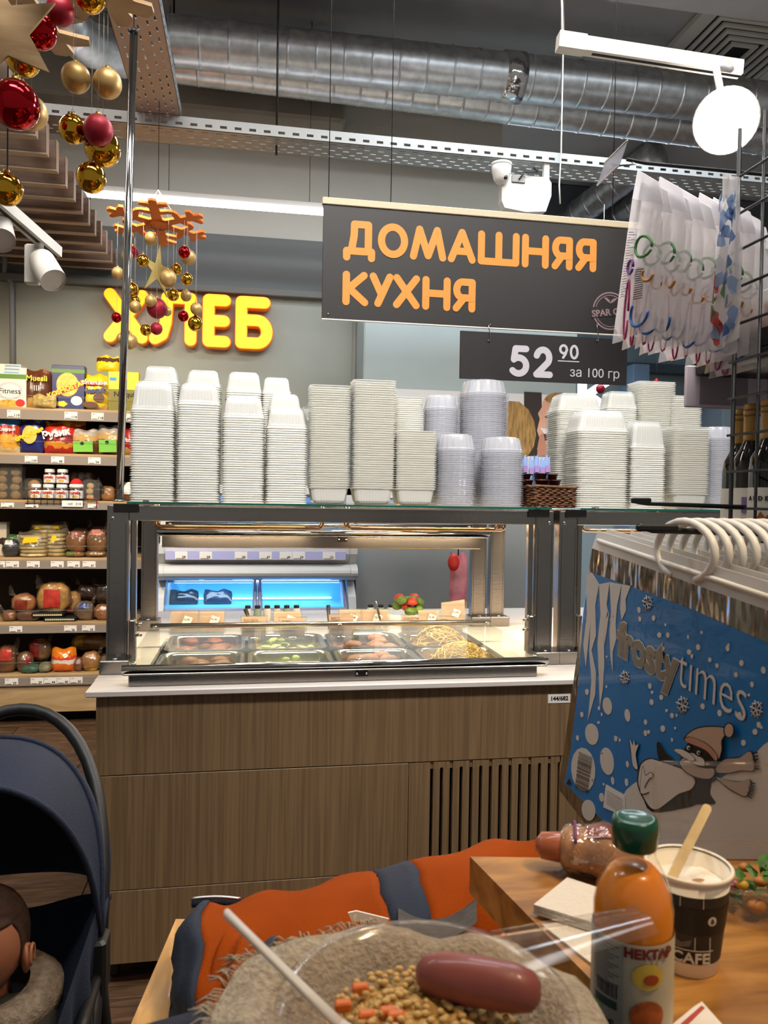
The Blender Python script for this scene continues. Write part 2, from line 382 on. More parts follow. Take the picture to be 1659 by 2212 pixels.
# hanging rods, thin black
for (px, y0, y1, Y, lab) in ((597, -40, 335, 4.22, 'dark threaded rod hanging through the long cable tray'), (375, -60, 95, 4.9, 'dark rod hanging in front of the left duct end')):
    a, b = at(px, y0, Y), at(px, y1, Y); a = Vector((b.x, b.y, 4.6))
    solo('threaded_rod', MB().tube([a, b], .006, 8), BLACKM, lab, 'rod', loc=b)

# spiral ducts ----------------------------------------------------------------
def duct(name, label, p0, p1, r, pitch=.17, bands=()):
    p0, p1 = Vector(p0), Vector(p1); t = thing(name, label, 'air duct', p0); L = (p1-p0).length; d = (p1-p0)/L
    n = int(L/pitch); path = []; rad = []
    for i in range(n):
        for a, q in ((0, 0), (.03, 0), (.05, .004), (.07, .004), (.09, 0), (.13, 0), (.9, 0)):
            path.append(p0+d*(i+a)*pitch); rad.append(r+q)
    path.append(p1); rad.append(r)
    part('pipe', MB().tube(path, rad, 30), GALV, t)
    for s in bands:
        part('tape_band', MB().tube([p0+d*s, p0+d*(s+.06), p0+d*(s+.13)], r+.01, 30), mat('aluminium_tape', '#d9d9d9', .15, 1, bump=.6, bscale=22), t)
    return t
dA0 = at(365, 88, 4.75); dA1 = at(1000, 156, 4.75); dS_ = (dA1-dA0)/(dA1-dA0).length
duct('spiral_duct', 'large galvanised spiral duct with a foil tape band under the ceiling', dA0, dA0+dS_*4.2, .14, bands=(2.05,))
dB0 = at(365, 134, 5.02); dB1 = at(1000, 214, 5.02); dS2 = (dB1-dB0)/(dB1-dB0).length
duct('spiral_duct', 'second spiral duct lying lower behind the foil-banded one', dB0, dB0+dS2*4.4, .118)
c0 = at(190, 95, 4.6)
solo('elbow_duct', MB().tube([at(120, 30, 3.9), at(150, 62, 4.1), at(190, 95, 4.35), at(260, 118, 4.6), at(352, 100, 4.75)], [.10, .105, .11, .12, .125], 20), GALV, 'narrow metal duct elbow behind the hanging baubles', 'air duct', loc=c0)
duct('spiral_duct', 'slanting bright duct in the far hall behind the projector box', at(1200, 500, 7.4), at(1420, 330, 6.2), .13)
duct('spiral_duct', 'short slanting duct behind the clear hanging bags', at(1310, 480, 7.4), at(1470, 380, 6.6), .13)
# square ceiling diffuser
z = 4.56; c = atz(1590, 110, z)
df = thing('ceiling_diffuser', 'square white louvred air diffuser in the grey ceiling', 'air vent', (c.x, c.y, z))
def sqring(mb, c, a, b, z0, z1):
    for (x0, x1, y0, y1) in ((-a, a, -a, -b), (-a, a, b, a), (-a, -b, -b, b), (b, a, -b, b)): mb.box(c.x+x0, c.x+x1, c.y+y0, c.y+y1, z0, z1)
mb = MB(); sqring(mb, c, .46, .36, z-.01, z+.03); part('outer_frame', mb, WHITEM, df)
for k, a in enumerate((.34, .28, .22, .16, .10)):
    mb = MB(); sqring(mb, c, a, a-.03, z-.02, z-.005); part('louvre', mb, WHITEM, df)
part('backing', MB().box(c.x-.36, c.x+.36, c.y-.36, c.y+.36, z+.02, z+.035), mat('vent_dark', '#3a3a3c', .9), df)

# glowing LED bar along the bulkhead
a, b = at(185, 418, 5.1), at(702, 455, 5.1)
lb = thing('led_bar', 'long glowing white LED light bar above the bread letters', 'lamp', a.lerp(b, .5))
part('housing', MB().bbox(a.x-.02, b.x+.62, 5.1, 5.16, b.z+.012, b.z+.05, .004), WHITEM, lb)
part('diffuser', MB().bbox(a.x, b.x+.6, 5.095, 5.155, b.z-.016, b.z+.012, .006), mat('led_glow', '#f2f5ff', .4, emit=14, emc='#eef2ff'), lb)
for x in (a.x+.5, b.x-.1): part('wire', MB().tube([(x, 5.13, b.z+.05), (x, 5.13, 4.6)], .002, 5), BLACKM, lb)

# ================================================================== BREAD SHELF UNIT AND ITS GOODS
SY = 5.2
SHW = wood('shelf_wood', '#a78a63', '#c0a176', (1, 6, 6), 3, .5, .04)
RAILT = mat('taupe_price_rail', '#8d8177', .5)
su = thing('shelf_unit', 'tall wooden bread shelf unit with price rails under the glowing letters', 'shelf', (-1.4, SY+.2, 0))
SX0, SX1 = -2.3, -.66
part('back_panel', MB().box(SX0, SX1, WY-.09, WY-.065, .05, 2.0), mat('shelf_back', '#2b231d', .8), su)
part('side_panel', MB().bbox(SX1, SX1+.03, SY+.02, WY-.065, 0, 2.04, .003), BLACKM, su)
part('side_panel', MB().bbox(SX0-.03, SX0, SY+.02, WY-.065, 0, 2.04, .003), BLACKM, su)
part('plinth_board', MB().bbox(SX0, SX1, SY+.0, SY+.03, at(60, 1540, SY).z, at(60, 1480, SY).z, .003), SHW, su)
part('gap_shade_board', MB().box(SX0, SX1, SY+.12, SY+.14, .0, at(60, 1540, SY).z), DARK, su)  # near-black board: shade of the gap under the plinth put into colour
SHZ = []
TAGS = {0: (('119', 14, 42), ('119', 138, 166), ('118', 196, 223), ('149', 269, 282)), 1: (('139', 53, 80), ('48', 110, 138), ('54', 190, 217)),
        2: (('109', 2, 30), ('89', 55, 83), ('149', 190, 212)), 3: (('95', 0, 12), ('97', 14, 42), ('58', 59, 87), ('36', 111, 139), ('39', 147, 174), ('37', 180, 208)),
        4: (('54', 22, 50), ('56', 141, 168), ('55', 180, 208)), 5: (('29', 13, 42), ('29', 69, 97), ('44', 98, 126), ('40', 127, 154), ('30', 155, 182))}
for k, (yt, yb) in enumerate(((880, 905), (978, 1001), (1080, 1098), (1205, 1227), (1345, 1366), (1457, 1479))):
    zt, z0 = at(60, yt, SY).z, at(60, yb, SY).z; SHZ.append(zt)
    o = part('shelf_board', MB().bbox(SX0, SX1, SY, WY-.09, zt-.018, zt, .003), SHW, su)
    rl = part('price_rail', MB().bbox(SX0, SX1, SY-.012, SY-.001, z0, zt-.016, .002).box(SX0, SX1, SY-.016, SY-.012, z0-.004, z0+.006), RAILT, o)
    part('guard_rail', MB().tube([(SX0, SY+.006, zt+.075), (SX1, SY+.006, zt+.075)], .0022, 6), PLACLR, su)
    for (n, xa, xb) in TAGS[k]:
        A, B = at(xa, 1000, SY-.02).x, at(xb, 1000, SY-.02).x
        zm = (z0+zt-.016)/2; hh = (zt-.016-z0)*.42
        tg = MB().box(A, B, SY-.016, SY-.0125, zm-hh, zm+hh)
        t2 = text_mb(n, hh*1.0, facing((B-.02, SY-.0165, zm-hh*.45)), .0004)
        tg.add(t2.v, t2.f, 1); tg.box(A+.005, A+(B-A)*.5, SY-.0168, SY-.016, zm-hh*.8, zm-hh*.65, 1).box(A+.005, A+(B-A)*.3, SY-.0168, SY-.016, zm+hh*.55, zm+hh*.65, 1)
        part('price_tag', tg, [PAPER, INK], o)

def zpx(y, Y, x=120): return at(x, y, Y).z
def pillow_mb(cx, y, z0, w, h, d, tilt=0, seed=0, crimp=.1, nu=12, nv=14):
    """closed pillow bag: flat crimped ends, bulging middle"""
    mb = MB(); random.seed(seed); ph = random.random()*9
    def surf(sgn):
        def f(u, v):
            a = 2*u-1; b = 2*v-1
            bul = max(0, 1-abs(a)**3)**.7*max(0, 1-abs(b)**4)**.8
            x = cx+a*w/2*(1-.06*bul*0-.05*abs(b)**3+.05*(1-b*b)); zz = z0+v*h
            if v > .92: zz += .008*math.sin(u*9+ph)
            nn = noise.noise(Vector((a*2+ph, b*2.5, sgn*.5)))*.14
            yy = y+sgn*d/2*bul*(1+nn*2)+.004*math.sin(u*14+ph)*(1 if v > .85 else .3)+tilt*v*h
            return Vector((x, yy, zz))
        return f
    mb.grid(surf(-1), nu, nv); mb.grid(surf(1), nu, nv); return mb
def bandmat(name, cols, rough=.3, axis=2, coat=.3):
    """flat print: stacked colour fields from bottom to top, soft wavy limits"""
    if name in _M: return _M[name]
    m = mat(name, cols[0][1], rough, coat=coat); nt = m.node_tree; b = nt.nodes['Principled BSDF']; N = nt.nodes.new; L = nt.links.new
    tc = N('ShaderNodeTexCoord'); sp = N('ShaderNodeSeparateXYZ'); L(tc.outputs['Generated'], sp.inputs[0])
    n = N('ShaderNodeTexNoise'); n.inputs['Scale'].default_value = 4.5; n.inputs['Detail'].default_value = 3; L(tc.outputs['Generated'], n.inputs['Vector'])
    mu = N('ShaderNodeMath'); mu.operation = 'MULTIPLY_ADD'; mu.inputs[1].default_value = .30; mu.inputs[2].default_value = -.15; L(n.outputs[0], mu.inputs[0])
    ad = N('ShaderNodeMath'); ad.operation = 'ADD'; L(sp.outputs[axis], ad.inputs[0]); L(mu.outputs[0], ad.inputs[1])
    r = N('ShaderNodeValToRGB'); r.color_ramp.interpolation = 'CONSTANT'
    while len(r.color_ramp.elements) < len(cols): r.color_ramp.elements.new(.5)
    for e, (p, c) in zip(r.color_ramp.elements, cols): e.position = p; e.color = lin(c)
    L(ad.outputs[0], r.inputs[0]); L(r.outputs[0], b.inputs['Base Color']); return m
def disc_mb(c, rx, rz, y, d=.0015, n=20, a0=0): return MB().prism([(c[0]+rx*math.cos(-2*PI*k/n+a0), y, c[1]+rz*math.sin(-2*PI*k/n+a0)) for k in range(n)], (0, d, 0))
def ibox(name, label, cat, px0, px1, pyt, k, dy=.0, depth=.07, mats=None, base=None, group=None):
    Y = SY+.035+dy; X0, X1 = at(px0, pyt, Y).x, at(px1, pyt, Y).x; z0 = SHZ[k] if base is None else base; z1 = max(at((px0+px1)/2, pyt, Y).z, z0+.03)
    t = thing(name, label, cat, ((X0+X1)/2, Y+depth/2, z0), group)
    part('carton', MB().bbox(X0, X1, Y, Y+depth, z0, z1, .0025), mats, t)
    return t, X0, X1, Y, z0, z1
def ibag(name, label, cat, px0, px1, pyt, k, mats, dy=.0, depth=.09, base=None, seed=1, tilt=.08, group=None):
    Y = SY+.07+dy; X0, X1 = at(px0, pyt, Y).x, at(px1, pyt, Y).x; z0 = SHZ[k] if base is None else base; z1 = max(at((px0+px1)/2, pyt, Y).z, z0+.03)
    t = thing(name, label, cat, ((X0+X1)/2, Y, z0), group)
    part('pouch', pillow_mb((X0+X1)/2, Y, z0, X1-X0, z1-z0, depth, tilt, seed), mats, t)
    return t, X0, X1, Y-depth/2-.004, z0, z1
def slanttext(s, size, x, y, z, deg, m, t, bold=.004):
    a = math.radians(deg); lettering(s, size, frame((x, y, z), (math.cos(a), 0, math.sin(a)), (-math.sin(a), 0, math.cos(a))), m, t, bold)
WHT = mat('print_white', '#f1eeea', .5); RED = mat('print_red', '#c5281f', .4); YEL = mat('print_yellow', '#f3cf25', .4); NAVY = mat('print_navy', '#1d2a6c', .4)
GRN = mat('print_green', '#5a8a35', .45); BRN = mat('print_brown', '#5a3018', .4); GLD = mat('print_flakes', '#d9a441', .6, noise_s=60, noise_a=.4); LGRN = mat('label_green', '#77c043', .5)
CRT_W = mat('carton_white', '#e6e3dd', .5); CRT_N = mat('carton_navy', '#212c69', .4, coat=.2); CRT_Y = mat('carton_yellow', '#efd02a', .4, coat=.2)
# top shelf
t, A, B, Y, z0, z1 = ibox('cereal_box', 'white cereal box with grey swirl at the left end of the top shelf', 'cereal box', -14, 57, 806, 0, mats=CRT_W)
h = z1-z0; w = B-A
part('print', MB().box(A, B, Y-.001, Y, z1-.035, z1-.006), GRN, t); part('print', disc_mb(((A+B)/2, z0+h*.48), w*.40, h*.26, Y-.001), mat('print_pale_blue', '#c7cbd0', .5), t)
part('print', disc_mb(((A+B)/2, z0+h*.48), w*.31, h*.21, Y-.002), WHT, t); lettering('Fitness', .048, facing(((A+B)/2, Y-.003, z0+h*.47)), INK, t, .0004)
part('print', disc_mb((B-.035, z0+.03), .028, .024, Y-.002), RED, t); part('print', disc_mb((A+.09, z0+.02), .07, .03, Y-.0015), GLD, t)
zc = z1
for j in range(3):
    t2 = thing('cereal_box', ('white flat box lying on the pile of cereal boxes, topmost', 'white flat box lying in the middle of the pile of cereal boxes', 'white flat box lying lowest on the white cereal box')[2-j], 'cereal box', ((A+B)/2, Y+.1, zc))
    part('carton', MB().bbox(A-.05+j*.03, B+.03-j*.04, Y+.04+j*.01, Y+.2, zc, zc+.022, .002), CRT_W, t2); part('print', MB().box(A+.05, A+.14, Y+.039+j*.01, Y+.04+j*.01, zc+.005, zc+.015), mat('print_sky', '#7fa6cf', .5), t2); zc += .0225
t, A, B, Y, z0, z1 = ibag('muesli_bag', 'brown foil muesli bag between the white and the dark blue cereal boxes', 'food bag', 56, 112, 799, 0, bandmat('muesli_print', [(0, '#c59a5a'), (.22, '#5d341f'), (.85, '#6b3b22'), (.95, '#a56f45')]), seed=3, tilt=.02)
lettering('Muesli', .05, facing(((A+B)/2, Y-.004, z0+(z1-z0)*.75)), YEL, t, .001); lettering('III', .05, facing(((A+B)/2, Y-.006, z0+(z1-z0)*.5)), WHT, t)
ibag('snack_bag', 'small clear bag of yellow crisps lying before the brown muesli bag', 'food bag', 72, 121, 853, 0, mat('crisps_in_bag', '#b9a060', .2, noise_s=30, noise_a=.5, coat=.8), dy=-.075, depth=.05, seed=5, tilt=0)
t, A, B, Y, z0, z1 = ibox('cereal_box', 'dark blue cereal box with a yellow planet and slanted lettering', 'cereal box', 112, 183, 789, 0, mats=CRT_N)
h = z1-z0; w = B-A
part('print', MB().box(A, B, Y-.001, Y, z1-.05, z1-.025), GRN, t); part('print', disc_mb((A+w*.48, z0+h*.56), w*.34, h*.27, Y-.0015), mat('planet_yellow', '#e6c256', .5, noise_s=30, noise_a=.2), t)
a = math.radians(24); q = [(-.46, -.09), (.44, -.09), (.5, .0), (.44, .09), (-.46, .09), (-.5, 0)]
part('print', MB().prism([(A+w*.5+w*(p[0]*math.cos(a)-p[1]*math.sin(a)), Y-.0025, z0+h*.47+w*(p[0]*math.sin(a)+p[1]*math.cos(a))) for p in q], (0, .001, 0)), RED, t)
slanttext('KOSMOSTARS', .043, A+w*.5, Y-.003, z0+h*.47, 24, YEL, t, .002)
part('print', disc_mb((A+w*.32, z0+h*.12), .035, .02, Y-.002, n=5), YEL, t); part('print', disc_mb((A+w*.76, z0+h*.2), .035, .03, Y-.002), WHT, t)
t, A, B, Y, z0, z1 = ibag('cereal_bag', 'yellow cereal bag with red band and blue lettering on the top shelf', 'food bag', 184, 233, 809, 0, bandmat('yellow_cereal_print', [(0, '#c9b28a'), (.1, '#f0d030'), (.9, '#e8c81e')]), seed=8, tilt=.02)
w = B-A; h = z1-z0
part('print', MB().box(A+.015, B-.015, Y-.003, Y-.002, z0+h*.68, z0+h*.79), RED, t); lettering('СУПЕРЦЕНА', .026, facing(((A+B)/2, Y-.004, z0+h*.735)), WHT, t, .001)
slanttext('Nesquik', .045, (A+B)/2, Y-.006, z0+h*.53, 6, NAVY, t, .0025); part('print', disc_mb((A+w*.68, z0+h*.34), .035, .03, Y-.004), BRN, t); part('print', disc_mb((A+w*.28, z0+h*.14), .05, .02, Y-.002), BRN, t)
t, A, B, Y, z0, z1 = ibox('cereal_box', 'bright yellow cereal box behind the steel pole on the top shelf', 'cereal box', 234, 300, 803, 0, mats=CRT_Y)
w = B-A; h = z1-z0
part('print', MB().box(A, B, Y-.001, Y, z0, z0+h*.55), mat('print_olive', '#7d7524', .5), t); lettering('Nesquik', .045, facing((A+.11, Y-.002, z0+h*.42)), INK, t, .001)
part('print', MB().box(A+.01, A+.05, Y-.0015, Y, z1-.06, z1-.04), mat('print_cyan', '#2f8fd0', .5), t)
ibag('cereal_bag', 'yellow and brown bag lying on top of the bright yellow box', 'food bag', 209, 256, 768, 0, bandmat('yellow_brown_print', [(0, '#ecd024'), (.55, '#5a3018'), (.8, '#ead02a')]), base=z1, dy=-.01, depth=.07, seed=12, tilt=.2)
# second shelf
t, A, B, Y, z0, z1 = ibag('flakes_bag', 'blue topped bag with red band and golden flakes on the second shelf', 'food bag', -6, 45, 897, 1, bandmat('flakes_print', [(0, '#d9c9a0'), (.12, '#dfa640'), (.45, '#c03a20'), (.62, '#b8352a'), (.72, '#3b86c4'), (.93, '#edc030')]), seed=21)
lettering('Хлопья', .03, facing(((A+B)/2, Y-.002, z0+(z1-z0)*.6)), WHT, t, .001)
t, A, B, Y, z0, z1 = ibag('cereal_bag', 'dark blue cereal bag with a yellow planet on the second shelf', 'food bag', 43, 95, 901, 1, bandmat('star_bag_print', [(0, '#232a6e'), (.8, '#27308a'), (.88, '#5a8a35'), (.93, '#27308a')]), seed=22)
w = B-A; h = z1-z0; part('print', disc_mb(((A+B)/2, z0+h*.5), w*.3, h*.25, Y-.004), mat('planet_yellow', '#e6c256', .5), t); slanttext('OSMOSTARS', .032, (A+B)/2, Y-.007, z0+h*.5, 24, YEL, t, .003)
t, A, B, Y, z0, z1 = ibag('snack_bag', 'red and yellow snack bag with white lettering on the second shelf', 'food bag', 96, 162, 912, 1, bandmat('red_snack_print', [(0, '#b02a22'), (.2, '#d08a30'), (.35, '#8c2a2a'), (.55, '#cc3322'), (.9, '#e0b030')]), seed=23)
slanttext('Рузик', .06, (A+B)/2-.01, Y-.006, z0+(z1-z0)*.62, 12, WHT, t, .003)
ibag('snack_bag', 'crumpled red snack bag leaning behind the lettered red bag', 'food bag', 112, 184, 906, 1, bandmat('red_snack_print2', [(0, '#a32418'), (.5, '#d23a24'), (.8, '#e79a38')]), dy=.11, seed=24)
for (a, b, yt, lab, sd) in ((156, 212, 927, 'clear bag of grains with a green label beside the red snack bag', 31), (212, 262, 920, 'clear bag of grains with a green label next to the steel pole', 32)):
    t, A, B, Y, z0, z1 = ibag('grain_bag', lab, 'food bag', a, b, yt, 1, bandmat('grain_print', [(0, '#6d4d2c'), (.5, '#c7a266'), (.72, '#b9b2a6'), (.9, '#d5d0c8')], .15, coat=.9), seed=sd, group='grain bags with green labels')
    w = B-A; h = z1-z0; part('label', MB().prism([(A+w*.12, Y-.004, z0+h*.08), (A+w*.1, Y-.004, z0+h*.5), (A+w*.85, Y-.004, z0+h*.52), (A+w*.87, Y-.004, z0+h*.1)][::-1], (0, .0015, 0)), LGRN, t)
    part('print', disc_mb((A+w*.45, z0+h*.42), .012, .012, Y-.005), INK, t)
t, A, B, Y, z0, z1 = ibag('snack_bag', 'dark red biscuit bag squeezed between the pole and the plastic containers', 'food bag', 262, 312, 921, 1, bandmat('dark_red_print', [(0, '#b08a50'), (.22, '#a31d20'), (.8, '#8e181c')]), seed=33)
lettering('Мюсли', .034, facing(((A+B)/2, Y-.004, z0+(z1-z0)*.5)), WHT, t, .001)
# third shelf
def loaf(name, label, cat, px0, px1, pyt, pyb, k, col, dy=0, d=.1, wrap=True, lab=None, base=None, seed=0, bumps=0, group=None, wcol='#e8dcc8'):
    Y = SY+.09+dy; X0, X1 = at(px0, pyt, Y).x, at(px1, pyt, Y).x; z0 = SHZ[k] if base is None else base
    hh = at(px0, pyt, Y).z-at(px0, pyb, Y).z; c = Vector(((X0+X1)/2, Y, z0+hh/2)); rx = (X1-X0)/2
    t = thing(name, label, cat, (c.x, c.y, z0), group)
    def f(q, p):
        s = 1+.13*noise.noise(p*2.2+Vector((seed*3.1, 0, 0)))+(.07*abs(math.sin(p.x*bumps*3.1+seed)) if bumps else .018*math.sin(p.x*20))
        e = Vector((math.copysign(abs(p.x)**.72, p.x)*rx, math.copysign(abs(p.y)**.8, p.y)*d/2, math.copysign(abs(p.z)**.8, p.z)*hh/2))
        e = e*s; e.z = max(e.z, -hh/2); return e
    part('crust', MB().ball(c, rx, d/2, hh/2, 22, 12, fn=f), mat('crust_'+col[1:], col, .5, noise_s=14, noise_a=.45, bump=.3, bscale=30), t)
    if wrap:
        def f2(q, p):
            e = f(q, p)*1.07; n = noise.noise(p*5+Vector((seed, 5, 1)))*.05+.03*math.sin(9*p.x+5*p.z+seed)*abs(p.x); return e*(1+n)
        part('wrapper', MB().ball(c, rx, d/2, hh/2, 34, 18, fn=f2), sheer('bread_wrap_'+wcol[1:], wcol, .05, .09, .09, .3, 1.0, 38), t)
        sgn = 1 if seed % 2 else -1; e0 = c+Vector((sgn*rx*.55, -d*.18, hh*.36)); R = []
        for k in range(7):
            q = k/6; rr = hh*(.10+.02*math.cos(q*6)) if k < 3 else hh*(.10+.26*(q-.33))
            R.append([e0+Vector((sgn*q*.035, -q*.012, q*.045))+Vector((0, math.cos(2*PI*j/14)*rr*(1+.35*(j % 2)*q), math.sin(2*PI*j/14)*rr*(1+.35*(j % 2)*q)*.8)) for j in range(14)])
        part('wrapper_neck', MB().rings(R, 0, False, False), sheer('bread_wrap_'+wcol[1:], wcol, .13), t)
    if lab:
        lc, u0, u1, v0, v1 = lab
        def g(u, v):
            th = PI*(v0+(v1-v0)*v); ph = -PI/2+(u0+(u1-u0)*u); p = Vector((math.sin(th)*math.cos(ph), math.sin(th)*math.sin(ph), -math.cos(th)))
            return c+f(p, p)*1.09
        part('label', MB().grid(g, 8, 6), mat('wrap_label_'+lc[1:], lc, .35, noise_s=25, noise_a=.3, coat=.4), t)
    return t
def clam(name, label, cat, px0, px1, pyt, pyb, k, fillcol, n, dy=0, d=.12, base=None, r=.03):
    Y = SY+.09+dy; X0, X1 = at(px0, pyt, Y).x, at(px1, pyt, Y).x; z0 = (SHZ[k] if base is None else base)+.001; h = at(px0, pyt, Y).z-at(px0, pyb, Y).z
    t = thing(name, label, cat, ((X0+X1)/2, Y, z0)); part('tub', MB().bbox(X0, X1, Y-d/2, Y+d/2, z0, z0+h, .018), PLACLR, t)
    random.seed(int(px0)+5); i = 0; cols = max(1, int((X1-X0-.02)/(2*r)))
    for i in range(n):
        cx = X0+.012+r+(i % cols)*((X1-X0-.024-2*r)/max(1, cols-1)) if cols > 1 else (X0+X1)/2; cz = z0+.004+r*.8+(i//cols)*r*1.5
        if cz+r*.8 > z0+h: break
        part('biscuit', MB().ball((cx+random.uniform(-.006, .006), Y-d/2+.012+r*.6+random.uniform(0, .02), cz), r, r*.5, r*.85, 14, 8), mat('biscuit_'+fillcol[1:], fillcol, .7, noise_s=40, noise_a=.3), t)
    return t
clam('biscuit_tub', 'large clear tub of round brown biscuits on the third shelf', 'food tub', -8, 52, 1004, 1080, 2, '#8a6a3a', 14, r=.032)
clam('pastry_tub', 'clear clamshell of golden pastry behind the chocolate spread jars', 'food tub', 54, 95, 1014, 1060, 2, '#b98a48', 4, dy=.06, r=.04)
LABELW = mat('jar_label', '#efece8', .5); CHOC = mat('chocolate_spread', '#3a1c10', .2, coat=.8); LID = mat('white_lid', '#f0eeec', .4)
def jar(px0, px1, pyt, z0, label, Y, lid=True, txt='nutella', name='spread_jar'):
    X0, X1 = at(px0, pyt, Y).x, at(px1, pyt, Y).x; r = (X1-X0)/2; h = .098; c = ((X0+X1)/2, Y, z0)
    t = thing(name, label, 'jar', c, 'chocolate spread jars in the wire rack')
    part('glass_body', MB().lathe([(r*.8, 0), (r*.98, .006), (r, .02), (r*.98, h*.62), (r*.85, h*.74), (r*.82, h*.78)], c, 24), CHOC, t)
    lb = part('label', MB().lathe([(r*1.01, h*.1), (r*1.015, h*.12), (r*1.01, h*.62)], c, 24, cap=False), LABELW, t)
    if lid: part('lid', MB().lathe([(r*.84, h*.77), (r*.86, h*.79), (r*.86, h*.97), (r*.82, h)], c, 24), LID, t)
    sm = text_mb(txt, r*.62, facing((c[0], Y-r*1.03-.002, z0+h*.47)), .0008); part('lettering', sm, RED, lb)
    part('print', disc_mb((c[0], z0+h*.24), r*.42, h*.09, Y-r*1.03-.001), GLD, lb)
    return t, c, r, h
JY = SY+.0; jz = SHZ[2]
solo('jar_crate', MB().bbox(at(68, 1080, JY).x, at(182, 1080, JY).x, JY-.0, JY+.04, jz, jz+.004, .001), BLACKM, 'thin black tray under the chocolate spread jars', 'tray', loc=(at(120, 1080, JY).x, JY, jz))
jz += .0045
for (a, b, lab) in ((66, 91, 'chocolate spread jar at the left end of the lower jar row'), (91.5, 119, 'chocolate spread jar second from left in the lower jar row'), (120, 148, 'chocolate spread jar with label turned away in the lower jar row')): jar(a, b, 1050, jz, lab, JY+.05)
for (a, b, lab) in ((95, 120.5, 'left of the two chocolate spread jars stacked on top'), (122, 149, 'right of the two chocolate spread jars stacked on top')): jar(a, b, 1014, jz+.0985, lab, JY+.05)
t, c, r, h = jar(150.5, 180, 1050, jz, 'chocolate spread jar wearing a small red winter hat', JY+.05, lid=False)
hz = jz+h*.76
part('hat', MB().ball((c[0], c[1], hz+.02), r*.95, r*.95, .045, 18, 10, fn=lambda q, p: Vector((q.x, q.y, max(q.z, -.015)))), mat('felt_red', '#c8201c', .9), t); part('hat_brim', MB().lathe([(r*.9, hz), (r*1.06, hz+.008), (r*1.06, hz+.02), (r*.9, hz+.028)], (c[0], c[1], 0), 20), mat('felt_white', '#f0ece8', .95), t)
# wire rack in front of the jars
wr = thing('wire_rack', 'small black wire rack with a white price holder clipped to the third shelf', 'rack', at(120, 1085, SY-.03))
yy = SY-.022
for (xa, xb, py) in ((54, 182, 1078), (54, 182, 1087)):
    part('wire', MB().tube([at(xa, py, yy), at(xb, py, yy)], .0025, 6), BLACKM, wr)
for i in range(9):
    xx = 60+i*14; part('wire', MB().tube([at(xx, 1063, yy), at(xx, 1090, yy)], .002, 6), BLACKM, wr)
o = part('price_holder', MB().bbox(at(134, 1085, yy).x, at(179, 1085, yy).x, yy-.006, yy-.003, at(150, 1095, yy).z, at(150, 1081, yy).z, .008), WHT, wr)
lettering('169', .022, facing(at(151, 1089, yy-.007)), INK, o); lettering('214', .022, facing(at(169, 1089, yy-.007)), INK, o)
part('wire', MB().tube([at(184, 1078, yy), at(209, 1078, yy), at(209, 1097, yy)], .004, 6), mat('red_wire', '#8c1d1c', .4), wr)
clam('walnut_tray', 'clear tray of small round nut biscuits leaning at the back of the third shelf', 'food tub', 152, 204, 1010, 1038, 2, '#a07848', 10, dy=.16, base=SHZ[2]+.1, r=.018)
clam('pastry_tub', 'clear box of filled pastry beside the jar with the red hat', 'food tub', 178, 218, 1035, 1080, 2, '#caa468', 6, dy=.0, r=.024)
loaf('bread_roll', 'golden bread roll in clear wrap next to the steel pole on the third shelf', 'bread', 219, 249, 1048, 1080, 2, '#b07a3c', seed=2, lab=('#2a2420', -.9, -.3, .5, .75))
loaf('bread_roll', 'dark roll in clear wrap with a white label right of the steel pole', 'bread', 256, 300, 1040, 1080, 2, '#6a3a20', seed=3, lab=('#e9e2da', -.2, .2, .45, .85))
# fourth shelf
ibox('crispbread_box', 'white and brown carton standing at the left on the fourth shelf', 'carton', -10, 14, 1128, 3, dy=.12, mats=bandmat('crisp_carton', [(0, '#e0d6c4'), (.3, '#3a2a20'), (.55, '#d9cdb8')]))
loaf('bread_pack', 'bread in a bright green wrapper lying at the back of the fourth shelf', 'bread', 12, 58, 1146, 1175, 3, '#3c8a4a', dy=.12, base=SHZ[3]+.05, seed=4, lab=('#d9d9d6', .2, .9, .4, .8))
loaf('bread_pack', 'small dark blue bread pack lying at the left of the fourth shelf', 'bread', 6, 43, 1166, 1203, 3, '#1f2740', seed=5, lab=('#dcd6cc', -.5, .3, .62, .9))
for (a, b, yt, yb, dy, base, lab, n, sd) in ((40, 106, 1149, 1204, 0, None, 'stack of flatbreads in a clear yellow-printed bag at the front left', 6, 1), (100, 146, 1146, 1205, .03, None, 'tilted stack of flatbreads with a yellow band beside the bread loaves', 6, 2), (66, 150, 1128, 1160, .16, .12, 'wrapped flatbreads lying at the back of the fourth shelf', 3, 3)):
    Y = SY+.11+dy; X0, X1 = at(a, yt, Y).x, at(b, yt, Y).x; z0 = SHZ[3]+(base or 0); H = at(a, yt, Y).z-at(a, yb, Y).z; t = thing('flatbread_stack', lab, 'flatbread', ((X0+X1)/2, Y, z0))
    for i in range(n):
        zz = z0+.003+i*H*.82/n; rr = (X1-X0)/2*.9
        part('flatbread', MB().lathe([(rr*.3, zz), (rr*.97, zz+.002), (rr, zz+H*.35/n), (rr*.95, zz+H*.72/n), (rr*.2, zz+H*.80/n)], ((X0+X1)/2+.004*math.sin(i*2), Y, 0), 22), mat('flatbread', '#cdb98a', .8, noise_s=20, noise_a=.3), t)
    part('bag', pillow_mb((X0+X1)/2, Y, z0, X1-X0, H, .19, 0, sd+40), sheer('flatbread_bag', '#efe6c8', .14, .12, .10, .4, .7, 40), t)
    part('label', MB().prism([(X0+.05, Y-.10, z0+H*.55), (X0+.06, Y-.10, z0+H*.78), (X1-.05, Y-.10, z0+H*.8), (X1-.04, Y-.10, z0+H*.6)][::-1], (0, .001, 0)), YEL, t)
